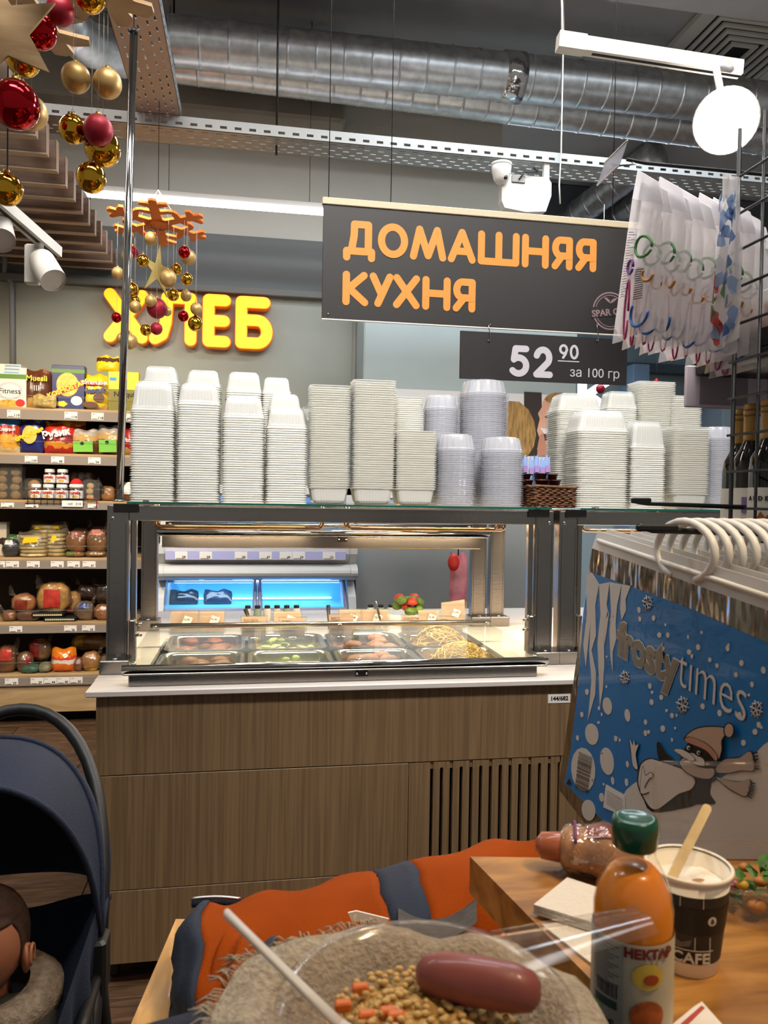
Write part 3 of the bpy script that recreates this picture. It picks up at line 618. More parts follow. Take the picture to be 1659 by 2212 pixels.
loaf('bread_loaf', 'sliced brown loaf with red printed wrap standing on the fourth shelf', 'bread', 144, 187, 1145, 1192, 3, '#94602a', base=SHZ[3]+.028, seed=6, lab=('#7f3a2c', -.5, .5, .60, .82))
loaf('bread_loaf', 'sliced brown loaf with pink printed wrap beside the counter post', 'bread', 188, 232, 1142, 1192, 3, '#8c5e2c', base=SHZ[3]+.028, seed=7, lab=('#b06a58', -.5, .5, .64, .86))
loaf('bread_loaf', 'flat brown loaf lying under the red printed loaf', 'bread', 142, 184, 1192, 1205, 3, '#8a5a34', seed=8, lab=('#5a7a3a', -.7, .0, .4, .7)); loaf('bread_loaf', 'flat brown loaf lying under the pink printed loaf', 'bread', 185, 230, 1191, 1205, 3, '#86603c', seed=9)
loaf('bread_loaf', 'loaf in a dark red wrapper at the back right of the fourth shelf', 'bread', 196, 236, 1118, 1150, 3, '#6a2420', dy=.16, base=SHZ[3]+.1, seed=10); loaf('bread_loaf', 'loaf in a reddish wrapper behind the sliced brown loaf', 'bread', 156, 196, 1126, 1156, 3, '#6e3a28', dy=.16, base=SHZ[3]+.09, seed=11)
# fifth shelf
loaf('bun_pack', 'pack of white buns with red label and dark checked edge in the middle', 'bread', 82, 150, 1262, 1325, 4, '#c09040', base=SHZ[4]+.05, seed=12, bumps=2, lab=('#b23428', -.36, .36, .36, .66))
loaf('bun_pack', 'smaller pack of buns with red label right of the big bun pack', 'bread', 140, 176, 1283, 1330, 4, '#c09050', dy=.08, base=SHZ[4]+.03, seed=13, bumps=2, lab=('#b8302a', -.8, .0, .3, .7))
CHK = mat('checked_tape', '#17161a', .4)
for (a, b, y0, y1, zb, lab) in ((70, 140, 1313, 1334, .03, 'black checked bun tray under the big bun pack'), (96, 166, 1331, 1344, 0, 'black checked bun tray lying at the front of the fifth shelf')):
    Y = SY+.05; X0, X1 = at(a, y0, Y).x, at(b, y0, Y).x; z0 = SHZ[4]+zb+.001; H = .028
    t = thing('bun_tray', lab, 'bread', ((X0+X1)/2, Y, z0)); part('tray', MB().bbox(X0, X1, Y-.03, Y+.12, z0, z0+H, .006), CHK, t)
    for i in range(14): part('check', MB().box(X0+.012+i*(X1-X0-.02)/14, X0+.022+i*(X1-X0-.02)/14, Y-.0315, Y-.03, z0+H*.3, z0+H*.65), mat('print_cream', '#d8cf9a', .5), t)
loaf('bread_roll', 'glazed round roll in clear wrap left of the bun pack', 'bread', 26, 78, 1286, 1325, 4, '#b07038', base=SHZ[4]+.055, seed=14, lab=('#7a2c1c', -.5, .3, .35, .6)); loaf('bread_loaf', 'long flat dark brown loaf lying at the front left of the fifth shelf', 'bread', 34, 92, 1322, 1345, 4, '#5c3016', seed=15, wrap=True)
loaf('bread_roll', 'small brown roll at the left edge of the fifth shelf', 'bread', 6, 38, 1322, 1345, 4, '#8c5a30', seed=16)
loaf('bread_loaf', 'round loaf in clear bag with a blue label on the fifth shelf', 'bread', 162, 204, 1305, 1345, 4, '#7a644c', seed=17, lab=('#2a3f80', -.3, .5, .58, .8)); loaf('bread_loaf', 'dark rye loaf with purple label at the back of the fifth shelf', 'bread', 168, 214, 1265, 1296, 4, '#4a2018', dy=.14, base=SHZ[4]+.12, seed=18)
loaf('bread_loaf', 'golden loaf half hidden by the counter post on the fifth shelf', 'bread', 204, 240, 1312, 1345, 4, '#a86e38', seed=19); loaf('bread_loaf', 'dark wrapped loaf above the golden loaf near the counter post', 'bread', 206, 242, 1262, 1302, 4, '#3c2018', dy=.12, base=SHZ[4]+.1, seed=20)
# bottom shelf
loaf('bread_loaf', 'loaf with red and white label at the left of the bottom shelf', 'bread', -6, 38, 1402, 1458, 5, '#7a4a24', seed=21, lab=('#b63a2c', -.4, .5, .5, .78)); loaf('bread_loaf', 'brown loaf with a dark label on the bottom shelf', 'bread', 38, 72, 1416, 1458, 5, '#7c5028', seed=22, lab=('#8a2c28', .1, .8, .45, .7))
loaf('bread_loaf', 'diagonal loaf in a red printed bag on the bottom shelf', 'bread', 64, 112, 1388, 1432, 5, '#9a6a38', dy=.08, base=SHZ[5]+.06, seed=23, lab=('#a02824', -.9, .0, .35, .85)); loaf('bread_pack', 'small teal wrapped pack at the front of the bottom shelf', 'bread', 48, 87, 1440, 1458, 5, '#2c6a58', seed=24, dy=-.03)
loaf('bread_pack', 'striped white and green pack beside the orange bag', 'bread', 84, 112, 1438, 1458, 5, '#8a9070', seed=25, dy=-.02)
t, A, B, Y, z0, z1 = ibag('bread_pack', 'bright orange bread bag with a knotted neck on the bottom shelf', 'bread', 112, 164, 1400, 5, bandmat('orange_bag', [(0, '#e8701c'), (.35, '#e9e2d8'), (.5, '#d8432a'), (.62, '#e8801c')], .2, coat=.7), seed=26)
loaf('bread_loaf', 'toast loaf with yellow band near the counter on the bottom shelf', 'bread', 178, 218, 1418, 1458, 5, '#c08a48', seed=27, lab=('#d8b040', -.9, .9, .08, .3)); loaf('bread_loaf', 'long yellow printed baguette pack at the back of the bottom shelf', 'bread', 156, 236, 1394, 1426, 5, '#a87a3a', dy=.15, base=SHZ[5]+.11, seed=28, lab=('#cfa23a', -.8, -.2, .4, .8))
loaf('bread_loaf', 'dark red wrapped loaf beside the counter on the bottom shelf', 'bread', 214, 244, 1424, 1458, 5, '#5a2420', seed=29); loaf('bread_loaf', 'brown roll between the orange bag and the toast loaf', 'bread', 160, 182, 1430, 1458, 5, '#8a4a34', seed=30)

# ================================================================== SIGNS
# glowing bread letters on the wall
LY = WY-.16
bs = thing('letter_sign', 'four glowing yellow channel letters mounted on the grey wall', 'sign', at(410, 760, LY))
GLOW = mat('yellow_acrylic_glow', '#e8a000', .4, emit=.95, emc='#ffc814'); ORIM = mat('letter_rim', '#d06a10', .5, emit=.25, emc='#e06a00')
zb_, zt_ = at(400, 746, LY).z, at(400, 632, LY).z
for ch, a, b in (('Х', 224, 319), ('Л', 322, 424), ('Е', 438, 500), ('Б', 509, 589)):
    X0, X1 = at(a, 690, LY).x, at(b, 690, LY).x
    o = part('letter', stroke_mb(ch, X0, X1, zb_, zt_, .079, LY, .03), GLOW, bs)
    part('rim', stroke_mb(ch, X0-.006, X1+.006, zb_-.006, zt_+.006, .091, LY+.012, .07), ORIM, o)
# black hanging board
BY = 2.9
X0, X1 = at(697, 560, BY).x, at(1352, 600, BY).x; Z1, Z0 = at(700, 441, BY).z, at(693, 687, BY).z
X1 = X0+1.28
hb = thing('hanging_sign', 'large black hanging board with two lines of orange Cyrillic lettering', 'sign', ((X0+X1)/2, BY, Z0))
SGN = mat('sign_black', '#191617', .5); ORG = mat('print_orange', '#c67f2c', .55)
part('board', MB().bbox(X0, X1, BY, BY+.012, Z0, Z1, .001), SGN, hb)
part('top_rail', MB().bbox(X0-.004, X1+.004, BY-.006, BY+.02, Z1, Z1+.026, .002), mat('cream_rail', '#b5a98e', .5), hb)
part('bottom_edge', MB().box(X0, X1, BY-.001, BY+.013, Z0-.004, Z0), WHITEM, hb)
S = .41
def signline(s, rng, ytop, ybot, x0, m, w, par, Y, ox=680, oy=420):
    zt = at(ox+x0*S, oy+ytop*S, Y).z; z_ = at(ox+x0*S, oy+ybot*S, Y).z
    for ch, (a, b) in zip(s, rng):
        part('letter', stroke_mb(ch, at(ox+a*S, 560, Y).x, at(ox+b*S, 560, Y).x, z_, zt, w, Y-.0012, .0012), m, par)
signline('ДОМАШНЯЯ', ((145, 320), (330, 490), (500, 692), (700, 847), (858, 1077), (1090, 1232), (1245, 1358), (1370, 1483)), 137, 322, 200, ORG, .028, hb, BY)
signline('КУХНЯ', ((148, 285), (290, 416), (415, 556), (569, 718), (728, 850)), 402, 584, 165, ORG, .028, hb, BY)
# round quality stamp on the board
c = at(1318, 672, BY); STAMP = mat('stamp_print', '#7d6468', .6)
for r0, r1 in ((.076, .070), (.064, .061)):
    mb = MB(); n = 36
    for k in range(n):
        a, b = 2*PI*k/n, 2*PI*(k+1)/n; mb.add([(c.x+r*math.cos(q), BY-.0012, c.z+r*math.sin(q)) for r, q in ((r0, a), (r0, b), (r1, b), (r1, a))], [(0, 1, 2, 3)])
    part('stamp_ring', mb, STAMP, hb)
a8 = math.radians(8)
part('stamp_band', MB().prism([(c.x+u*math.cos(a8)-v*math.sin(a8), BY-.0018, c.z+u*math.sin(a8)+v*math.cos(a8)) for u, v in ((-.085, -.022), (-.085, .022), (.1, .022), (.1, -.022))], (0, .0006, 0)), SGN, hb)
lettering('SPAR QUALITY', .036, frame((c.x+.04, BY-.0022, c.z+.0), (math.cos(a8), 0, math.sin(a8)), (-math.sin(a8), 0, math.cos(a8))), STAMP, hb, .001)
for sx in (-1, 1): part('stamp_leaf', MB().prism([(c.x+sx*p[0], BY-.0018, c.z+.03+p[1]) for p in ((0, 0), (.012, .006), (.03, .022), (.016, .022), (.003, .012))], (0, .0006, 0)), STAMP, hb)
for x in (at(845, 440, BY).x, X1-.12, X0+.02): part('wire', MB().tube([(x, BY+.006, Z1+.02), (x, BY+.006, 4.6)], .0018, 5), BLACKM, hb)
part('eyelet', MB().lathe([(.005, 0), (.004, .002)], (X0+.024, BY-.003, Z0+.018), 12, axis='y'), CHROME, hb)
# price board below it
P0, P1 = at(994, 770, BY).x, at(1355, 770, BY).x; Q1, Q0 = at(996, 714, BY).z, at(993, 817, BY).z
pb = thing('price_sign', 'smaller black board with a white price hanging below the orange-lettered board', 'sign', ((P0+P1)/2, BY, Q0))
part('board', MB().bbox(P0, P1, BY, BY+.01, Q0, Q1, .001), SGN, pb)
PWH = mat('print_pale_lilac', '#aeaab2', .6)
zt, z_ = at(1140, 747, BY).z, at(1140, 815, BY).z
part('numeral', stroke_mb('5', at(1099, 780, BY).x, at(1146, 780, BY).x, z_, zt, .026, BY-.0012, .0012), PWH, pb)
part('numeral', stroke_mb('2', at(1150, 780, BY).x, at(1196, 780, BY).x, z_, zt, .026, BY-.0012, .0012), PWH, pb)
zt, z_ = at(1225, 744, BY).z, at(1225, 776, BY).z
part('numeral', stroke_mb('9', at(1206, 760, BY).x, at(1228, 760, BY).x, z_, zt, .010, BY-.0012, .0012), PWH, pb)
part('numeral', stroke_mb('0', at(1229, 760, BY).x, at(1251, 760, BY).x, z_, zt, .010, BY-.0012, .0012), PWH, pb)
part('underline', MB().box(at(1205, 780, BY).x, at(1251, 780, BY).x, BY-.001, BY, z_-.010, z_-.006), PWH, pb)
lettering('за 100 гр', .052, facing(at(1285, 807, BY-.001)), PWH, pb)
for px in (1057, 1291):
    a, b = at(px, 700, BY-.004), at(px, 737, BY-.004)
    d = (a-b).z
    solo('hook', MB().tube([a+Vector((.004, 0, -.006)), a+Vector((.003, 0, .002)), a+Vector((-.003, 0, 0)), a+Vector((-.001, 0, -d*.3)), a+Vector((.004, 0, -d*.6)), b+Vector((.002, 0, -.002)), b+Vector((-.004, 0, .0)), b+Vector((-.004, 0, .006))], .0018, 6), CHROME, 'thin metal S-hook at the '+('left' if px < 1100 else 'right')+' joining the two black boards', 'hook', 'S-hooks between the boards', loc=b)

# poster with two laughing women on the blue wall block
PY = 5.28
x0, x1 = at(820, 900, PY).x, bx1-.02; z1, z0 = at(820, 838, PY).z, at(820, 1075, PY).z
po = thing('wall_poster', 'photo poster of two blonde women laughing on the pale blue wall', 'poster', ((x0+x1)/2, PY, z0))
part('sheet', MB().box(x0, x1, PY, PY+.01, z0, z1), mat('poster_white', '#e9e7e6', .5), po)
def pp(pts, m, k, nm='print'): part(nm, MB().poly([at(x, y, PY-.0015*k) for x, y in pts]), m, po)
SKIN = mat('print_skin', '#e2a98c', .6, noise_s=5, noise_a=.12); HAIR = mat('print_blonde', '#a9824a', .6, noise_s=9, noise_a=.5, stretch=(6, 1, 1)); SKIN2 = mat('print_skin_dark', '#c98a70', .6)
pp([(1132, 846), (1170, 848), (1172, 985), (1132, 985)], mat('print_dark_column', '#3a302c', .6), 1)
pp([(1086, 872), (1100, 866), (1122, 868), (1142, 885), (1154, 910), (1158, 940), (1153, 965), (1140, 985), (1122, 1000), (1084, 1000)], HAIR, 3)
pp([(1084, 930), (1092, 925), (1096, 950), (1092, 990), (1084, 1000)], SKIN2, 4)
pp([(1172, 868), (1180, 855), (1198, 850), (1215, 850), (1215, 985), (1170, 985), (1160, 970), (1166, 948), (1160, 930), (1166, 905), (1162, 893), (1170, 880)], SKIN, 2)
pp([(1176, 862), (1186, 852), (1200, 848), (1216, 848), (1216, 900), (1208, 885), (1196, 872), (1182, 868)], HAIR, 3)
pp([(1176, 900), (1184, 897), (1188, 901), (1180, 903)], mat('print_lash', '#4a3028', .6), 4)
pp([(1166, 924), (1182, 926), (1186, 936), (1176, 938)], mat('print_teeth', '#f3ece6', .5), 4); pp([(1170, 938), (1186, 936), (1184, 950), (1176, 954)], mat('print_mouth', '#5e2420', .6), 4)
pp([(1166, 940), (1174, 936), (1178, 955), (1182, 985), (1160, 985), (1162, 960)], SKIN2, 5)
# white lit letter sign at the edge of the far hall
ly = 8.6
t = thing('letter_sign', 'white lit letter partly hidden behind the price board', 'sign', at(1290, 850, ly))
part('letter', stroke_mb('К', at(1252, 850, ly).x, at(1345, 850, ly).x, at(1290, 905, ly).z, at(1290, 800, ly).z, .09, ly, .06), mat('white_lit_acrylic', '#f4f6ff', .4, emit=3), t)
part('bracket', MB().tube([(at(1290, 850, ly).x, ly+.06, at(1290, 850, ly).z), (at(1290, 850, ly).x, 9.51, at(1290, 850, ly).z)], .03, 8), BLACKM, t)

# ================================================================== FREEZER SEEN THROUGH THE COUNTER
FY = 4.55
fz = thing('freezer', 'white two-tier freezer with curved glass lids and blue lit inside', 'freezer', (at(555, 1300, FY).x, FY+.3, 0))
fx0, fx1 = at(341, 1230, FY).x, at(768, 1230, FY).x; fm = (fx0+fx1)/2
FW = mat('freezer_white', '#c9c8c6', .35, coat=.3); FBL = mat('freezer_lining_glow', '#4aa0d8', .6, emit=.55, emc='#3f9fe0'); FFR = mat('freezer_frame', '#9a9db8', .4)  # blue lining glows: interior light put into its material
zz = lambda y: at(555, y, FY).z
def profile_prism(pts, x0, x1, m, nm, par): return part(nm, MB().prism([(x0, y, z) for y, z in pts], (x1-x0, 0, 0)), m, par)
zmid0, zmid1 = zz(1256), zz(1197)
prof = [(FY+.25, zmid0)]+[(FY+.10-.10*math.sin(PI*k/10)-.02, zmid0+(zmid1-zmid0)*.62*(1-math.cos(PI*k/10))/2) for k in range(11)]+[(FY+.02, zmid1), (FY+.02, zmid1+.05), (FY+.25, zmid1+.05)]
band = part('front_panel', MB().prism([(fx0+.02, y, z) for y, z in prof], (fx1-fx0-.04, 0, 0)), FW, fz)
for X in (fx0-.012, fx1-.03): part('end_cap', MB().prism([(X, y-.008, z) for y, z in prof], (.042, 0, 0)), FW, fz)
rail = part('price_rail', MB().bbox(fx0+.04, fx1-.06, FY-.0, FY+.018, zz(1210), zz(1190), .002), mat('lilac_rail', '#b3b3dd', .4), fz)
for (n, px) in (('58', 391), ('58', 444), ('58', 520), ('47', 573), ('49', 617), ('59', 645), ('53', 710)):
    A = at(px-13, 1200, FY).x; B = at(px+14, 1200, FY).x
    mb = MB().box(A, B, FY-.002, FY, zz(1208), zz(1192)); t2 = text_mb(n, .02, facing((B-.02, FY-.0025, zz(1204))), .0004); mb.add(t2.v, t2.f, 1).box(A+.006, A+.05, FY-.0026, FY-.002, zz(1207), zz(1206), 1); part('price_tag', mb, [PAPER, INK], rail)
# lower chest: body, blue tub, two sliding lids
part('body', MB().bbox(fx0, fx1, FY-.02, FY+.65, .0, zz(1322), .02), FW, fz)
part('back_body', MB().box(fx0, fx1, FY+.5, FY+.7, zz(1322), 1.55), FW, fz)
part('interior', MB().box(fx0+.03, fx1-.03, FY+.44, FY+.5, zz(1322), zz(1255)).box(fx0+.03, fx1-.03, FY+.05, FY+.5, zz(1322), zz(1322)+.004), FBL, fz)
part('led_strip', MB().bbox(fx0+.1, fx1-.1, FY+.41, FY+.43, zz(1314), zz(1311), .002), mat('freezer_led', '#eaf4ff', .4, emit=5), fz)
for (a, b) in ((fx0+.02, fm-.02), (fm+.01, fx1-.05)):
    P = [(a, FY+.0, zz(1318)), (b, FY+.0, zz(1318)), (b, FY+.22, zz(1262)), (a, FY+.22, zz(1262))]
    o = part('sliding_lid', MB().poly(P), sheer('freezer_glass', '#bfe0f4', .05, .02, .05, .2), fz)
    for i in range(4): part('lid_frame', MB().tube([P[i], P[(i+1) % 4]], .014, 6), FFR, o)
for X in (fx0-.01, fx1-.04): part('side_cheek', MB().prism([(X, y, z) for y, z in ((FY-.03, zz(1322)), (FY+.0, zz(1290)), (FY+.12, zz(1258)), (FY+.5, zz(1258)), (FY+.5, zz(1322)))], (.045, 0, 0)), FW, fz)
# upper tier
part('upper_deck', MB().box(fx0+.02, fx1-.02, FY+.04, FY+.5, zmid1+.05, zmid1+.06), FW, fz)
part('upper_interior', MB().box(fx0+.03, fx1-.03, FY+.45, FY+.5, zmid1+.06, 1.48), mat('freezer_lining_glow_up', '#7fa6d8', .6, emit=.45, emc='#7ea8e0'), fz)  # upper lining glows too, in place of light falling on it
part('upper_frame', MB().box(fx0, fx0+.05, FY+.1, FY+.5, zmid1, 1.55).box(fx1-.05, fx1, FY+.1, FY+.5, zmid1, 1.55).box(fm-.02, fm+.02, FY+.12, FY+.16, zmid1+.06, 1.53).box(fx0, fx1, FY+.1, FY+.5, 1.5, 1.55), FW, fz)
part('led_strip', MB().bbox(fx0+.08, fx1-.08, FY+.14, FY+.17, zz(1124), zz(1121), .002), mat('freezer_led', '#eaf4ff', .4, emit=5), fz)
random.seed(4)
PCOL = ['#3a2418', '#4a2a1a', '#8c2a20', '#5a3a30', '#2f4a38', '#6a4a38', '#7f8a78', '#6e7a70', '#2c2e30', '#3a3d3e', '#7c8078', '#54565a', '#4c5054', '#484a50', '#46484c']
for i, cc in enumerate(PCOL):
    px = 380+i*25.5; X = at(px, 1158, FY+.2).x
    t = thing('frozen_pack', 'small frozen food pack, number %s from the left on the freezer upper deck' % ('one two three four five six seven eight nine ten eleven twelve thirteen fourteen fifteen'.split()[i]), 'food pack', (X, FY+.2, zmid1+.06), 'packs on the freezer deck')
    part('pack', MB().bbox(X-.03, X+.03, FY+.15, FY+.25, zmid1+.06, zmid1+.105, .008), mat('pack_'+cc[1:], cc, .4, coat=.3), t); part('label', MB().box(X-.016, X+.016, FY+.149, FY+.15, zmid1+.07, zmid1+.085), mat('pack_label', '#b8b0a4', .5), t)
for (a, b, yt, lab, cc) in ((363, 427, 1300, 'dark ice cream pouches lying at the left inside the blue freezer', '#1c2030'), (440, 500, 1303, 'dark blue ice cream pouch lying in the middle of the blue freezer', '#22304a')):
    Y = FY+.3; z0 = zz(1322)+.004; t = thing('ice_cream_pouch', lab, 'food pack', (at((a+b)/2, 1310, Y).x, Y, z0))
    o = part('pouch', pillow_mb(0, 0, 0, at(b, 1310, Y).x-at(a, 1310, Y).x, .10, .05, 0, a).xf(Matrix.Translation((at((a+b)/2, 1310, Y).x, Y, z0)) @ Matrix.Rotation(math.radians(-35), 4, 'X')), mat('pouch_'+cc[1:], cc, .25, noise_s=20, noise_a=.5, coat=.6), t)
area('freezer_light', (fm, FY+.25, zz(1262)), 1.0, 4, (.75, .9, 1), sy=.1)
# grey cabinet wall beside the freezer
struct('wall_service', MB().box(at(770, 1200, 4.95).x, at(1240, 1200, 4.95).x, 4.95, 5.29, 0, 1.42), mat('service_grey', '#8f918f', .7), 'grey low wall panel right of the freezer')
# red-white snack wrapper strip hanging by the rear post
t = thing('candy_strip', 'pink and red wrapped candy strip hanging near the rear counter post', 'candy', at(985, 1290, 4.3))
part('strip', pillow_mb(at(990, 1250, 4.3).x, 4.3, at(990, 1320, 4.3).z, .10, at(990, 1195, 4.3).z-at(990, 1320, 4.3).z, .03, 0, 77), mat('pink_wrap', '#c97a86', .3, coat=.5, noise_s=12, noise_a=.4), t)
part('bow', MB().ball(at(980, 1215, 4.26), .035, .02, .05, 12, 8), RED, t)
part('hook', MB().tube([at(990, 1200, 4.3), at(990, 1180, 4.3), at(990, 1180, 4.3)+Vector((0, .66, .02))], .004, 6), BLACKM, t)

# ================================================================== HOT FOOD COUNTER
CY0 = 2.36; CY1 = 3.95; CX0, CX1 = -.447, 2.7; WT1, WT0 = .905, .886
OAK = wood('counter_laminate', '#745b40', '#8c7150', (70, 70, 1.2), 1.6, .5, .03)
cb = thing('food_counter', 'wood-laminate hot food counter with a slotted vent panel', 'counter', ((CX0+CX1)/2, (CY0+CY1)/2, .06))
sv = lambda y: at(500, y, CY0).z
zl1, zl2 = at(500, 1670, CY0).z, at(500, 1915, CY0).z
vx0 = at(885, 1750, CY0).x; vx1 = at(1252, 1750, CY0).x
FR = lambda x0, x1, z0, z1, nm='panel': part(nm, MB().bbox(x0, x1, CY0+.02, CY0+.038, z0, z1, .0012), OAK, cb)
FR(CX0, CX1, zl1+.0015, WT0); FR(CX0, vx0-.0015, zl2+.001, zl1-.001); FR(CX0, CX1, .075, zl2-.001); FR(vx1+.0015, CX1, zl2+.001, zl1-.001)
part('carcass', MB().box(CX0+.01, CX1-.01, CY0+.06, CY1-.02, .075, .45).box(CX0+.01, CX0+.03, CY0+.04, CY1-.02, .45, WT0).box(CX1-.03, CX1-.01, CY0+.04, CY1-.02, .45, WT0).box(CX0+.03, CX1-.03, CY0+.06, CY0+.07, .45, WT0).box(CX0+.03, CX1-.03, CY1-.04, CY1-.02, .45, WT0), DARK, cb)
part('side_panel', MB().bbox(CX0, CX0+.012, CY0+.04, CY1-.02, .075, WT0, .001), OAK, cb)
# vent panel: solid slats and rounded slots
vp = part('vent_panel', MB().box(vx0, at(931, 1750, CY0).x, CY0+.02, CY0+.038, zl2+.001, zl1-.001), OAK, cb)
part('vent_border', MB().box(at(1206, 1750, CY0).x+.011, vx1, CY0+.02, CY0+.038, zl2+.001, zl1-.001), OAK, cb)
xs = [at(931+i*(1208-931)/13, 1750, CY0).x for i in range(14)]; sw = .011
ztop = zl1-.024
for i in range(13):
    part('slat', MB().box(xs[i]+sw, xs[i+1], CY0+.02, CY0+.038, zl2+.03, ztop), OAK, vp)
part('slat_footer', MB().box(xs[0], xs[13], CY0+.02, CY0+.038, zl2+.001, zl2+.03), OAK, vp)
mb = MB()
for i in range(14):
    if i % 2:                                   # rounded slot end
        arcp = [(xs[i]+sw/2-sw/2*math.cos(PI*k/8), CY0+.02, ztop+sw/2*math.sin(PI*k/8)) for k in range(9)]
        mb.prism([(xs[i], CY0+.02, zl1-.001)]+[(xs[i]+sw, CY0+.02, zl1-.001)]+arcp[::-1], (0, .018, 0))
    else: mb.box(xs[i], xs[i]+sw, CY0+.026, CY0+.036, ztop, zl1-.001)
    if i < 13: mb.box(xs[i]+sw, xs[i+1], CY0+.02, CY0+.038, ztop, zl1-.001)
part('slat_header', mb, OAK, vp)
part('castor', MB().box(CX0+.03, CX0+.07, CY0+.08, CY0+.12, .05, .075).lathe([(.0, -.012), (.03, -.012), (.032, 0), (.03, .012), (0, .012)], (CX0+.05, CY0+.09, .033), 16, axis='x'), BLACKM, cb)
part('castor', MB().box(CX1-.07, CX1-.03, CY0+.08, CY0+.12, .05, .075).lathe([(.0, -.012), (.03, -.012), (.032, 0), (.03, .012), (0, .012)], (CX1-.05, CY0+.09, .033), 16, axis='x'), BLACKM, cb)
part('castor', MB().box(CX0+.03, CX0+.07, CY1-.12, CY1-.08, .05, .075).lathe([(.0, -.012), (.03, -.012), (.032, 0), (.03, .012), (0, .012)], (CX0+.05, CY1-.09, .033), 16, axis='x'), BLACKM, cb)
ap, aq = at(1184, 1500, CY0+.019), at(1232, 1518, CY0+.019)
nl = solo('number_label', MB().bbox(ap.x, aq.x, CY0+.0185, CY0+.0198, aq.z, ap.z, .0005), PAPER, 'small white paper label with black numbers on the counter front', 'label', loc=((ap.x+aq.x)/2, CY0+.019, aq.z))
lettering('144/682', .019, facing(((ap.x+aq.x)/2, CY0+.0183, (ap.z+aq.z)/2)), INK, nl, .0006)
# worktop with the pan opening
WTM = mat('white_worktop', '#d8cfc8', .32, coat=.15)
ox0, ox1, oy0, oy1 = -.335, .93, 2.50, 3.22
wt = solo('worktop', MB().bbox(CX0-.028, CX1+.02, CY0, oy0, WT0, WT1, .003).box(CX0-.028, ox0, oy0, oy1, WT0, WT1).box(ox1, CX1+.02, oy0, oy1, WT0, WT1).bbox(CX0-.028, CX1+.02, oy1, CY1, WT0, WT1, .003), WTM, 'glossy white worktop slab on the wooden food counter', 'worktop', loc=((CX0+CX1)/2, 3.1, WT0))
# pans with hot food
PANM = mat('pan_steel', '#b8b2a8', .22, 1)
pw = (ox1-ox0-.03)/4
def rrect(cx, cy, a, b, r, n=5):
    out = []
    for (sx, sy, a0) in ((1, 1, 0), (-1, 1, 90), (-1, -1, 180), (1, -1, 270)):
        for k in range(n+1):
            t = math.radians(a0+90*k/n); out.append((cx+sx*(a-r)+r*math.cos(t), cy+sy*(b-r)+r*math.sin(t)))
    return out
def rring(cx, cy, a, b, r, z, n=5): return [(x, y, z) for x, y in rrect(cx, cy, a, b, r, n)]
PLAB = ['steel pan of browned cutlets, leftmost in the hot counter', 'steel pan of rice with vegetables, second from the left', 'steel pan of stewed meat, third from the left', 'steel pan of yellow spaghetti, rightmost in the hot counter']
FOODC = [('#a5682c', '#7a431c'), ('#d8cf9a', '#a8c070'), ('#8a5040', '#a06a50'), ('#e0b850', '#d8a838')]
for i in range(4):
    for r_ in range(2):
        cx = ox0+.015+pw*(i+.5); cyy = oy0+.02+.17+r_*.35
        t = thing('food_pan', PLAB[i] if r_ == 0 else PLAB[i].replace('steel pan', 'rear steel pan'), 'food pan', (cx, cyy, .80), 'steel pans in the hot counter')
        a, b = pw/2-.006, .166; zt = WT1+.012
        R = [rring(cx, cyy, a, b, .05, zt), rring(cx, cyy, a-.012, b-.012, .045, zt+.002), rring(cx, cyy, a-.016, b-.016, .042, zt-.012), rring(cx, cyy, a-.028, b-.028, .035, .81)]
        part('pan', MB().rings(R, 0, True, False).add(R[-1], [tuple(range(len(R[-1])))]), PANM, t)
        random.seed(i*7+r_)
        fm1 = mat('food_a_%d' % i, FOODC[i][0], .5, noise_s=40, noise_a=.5, bump=.5, bscale=60); fm2 = mat('food_b_%d' % i, FOODC[i][1], .5, noise_s=40, noise_a=.3)
        fb = MB().grid(lambda u, v: Vector((cx+(u-.5)*2*(a-.03), cyy+(v-.5)*2*(b-.03), .865+.035*math.sin(PI*u)*math.sin(PI*v)+.012*noise.noise(Vector((u*7+i, v*7, r_))))), 24, 24)
        o = part('food', fb, fm1, t)
        if i != 3:
            for k in range(12 if i == 1 else 7):
                q = Vector((cx+random.uniform(-.09, .09), cyy+random.uniform(-.11, .11), .905)); rr = .014 if i == 1 else .034
                part('morsel', MB().ball(q, rr, rr*.8, rr*.5, 12, 8, fn=lambda e, p: e*(1+.2*noise.noise(p*2+q*20))), fm2, t)
        else:
            mb = MB()
            for k in range(70):
                c0 = Vector((cx+random.gauss(0, .035), cyy+random.gauss(0, .05), .9)); a0 = random.random()*6.3; R0 = random.uniform(.03, .08); pth = []
                for s in range(9):
                    th = a0+s*.35; q = c0+Vector((R0*math.cos(th), R0*math.sin(th)*.8, 0)); dd = math.hypot(q.x-cx, (q.y-cyy)*.8)
                    q.z = .885+.075*max(0, 1-(dd/.13)**2)+.010*math.sin(s*1.3+k); pth.append(q)
                mb.tube(pth, .0019, 5)
            o = part('spaghetti', mb, mat('spaghetti', '#e8bd52', .4, coat=.3), t); o['kind'] = 'stuff'
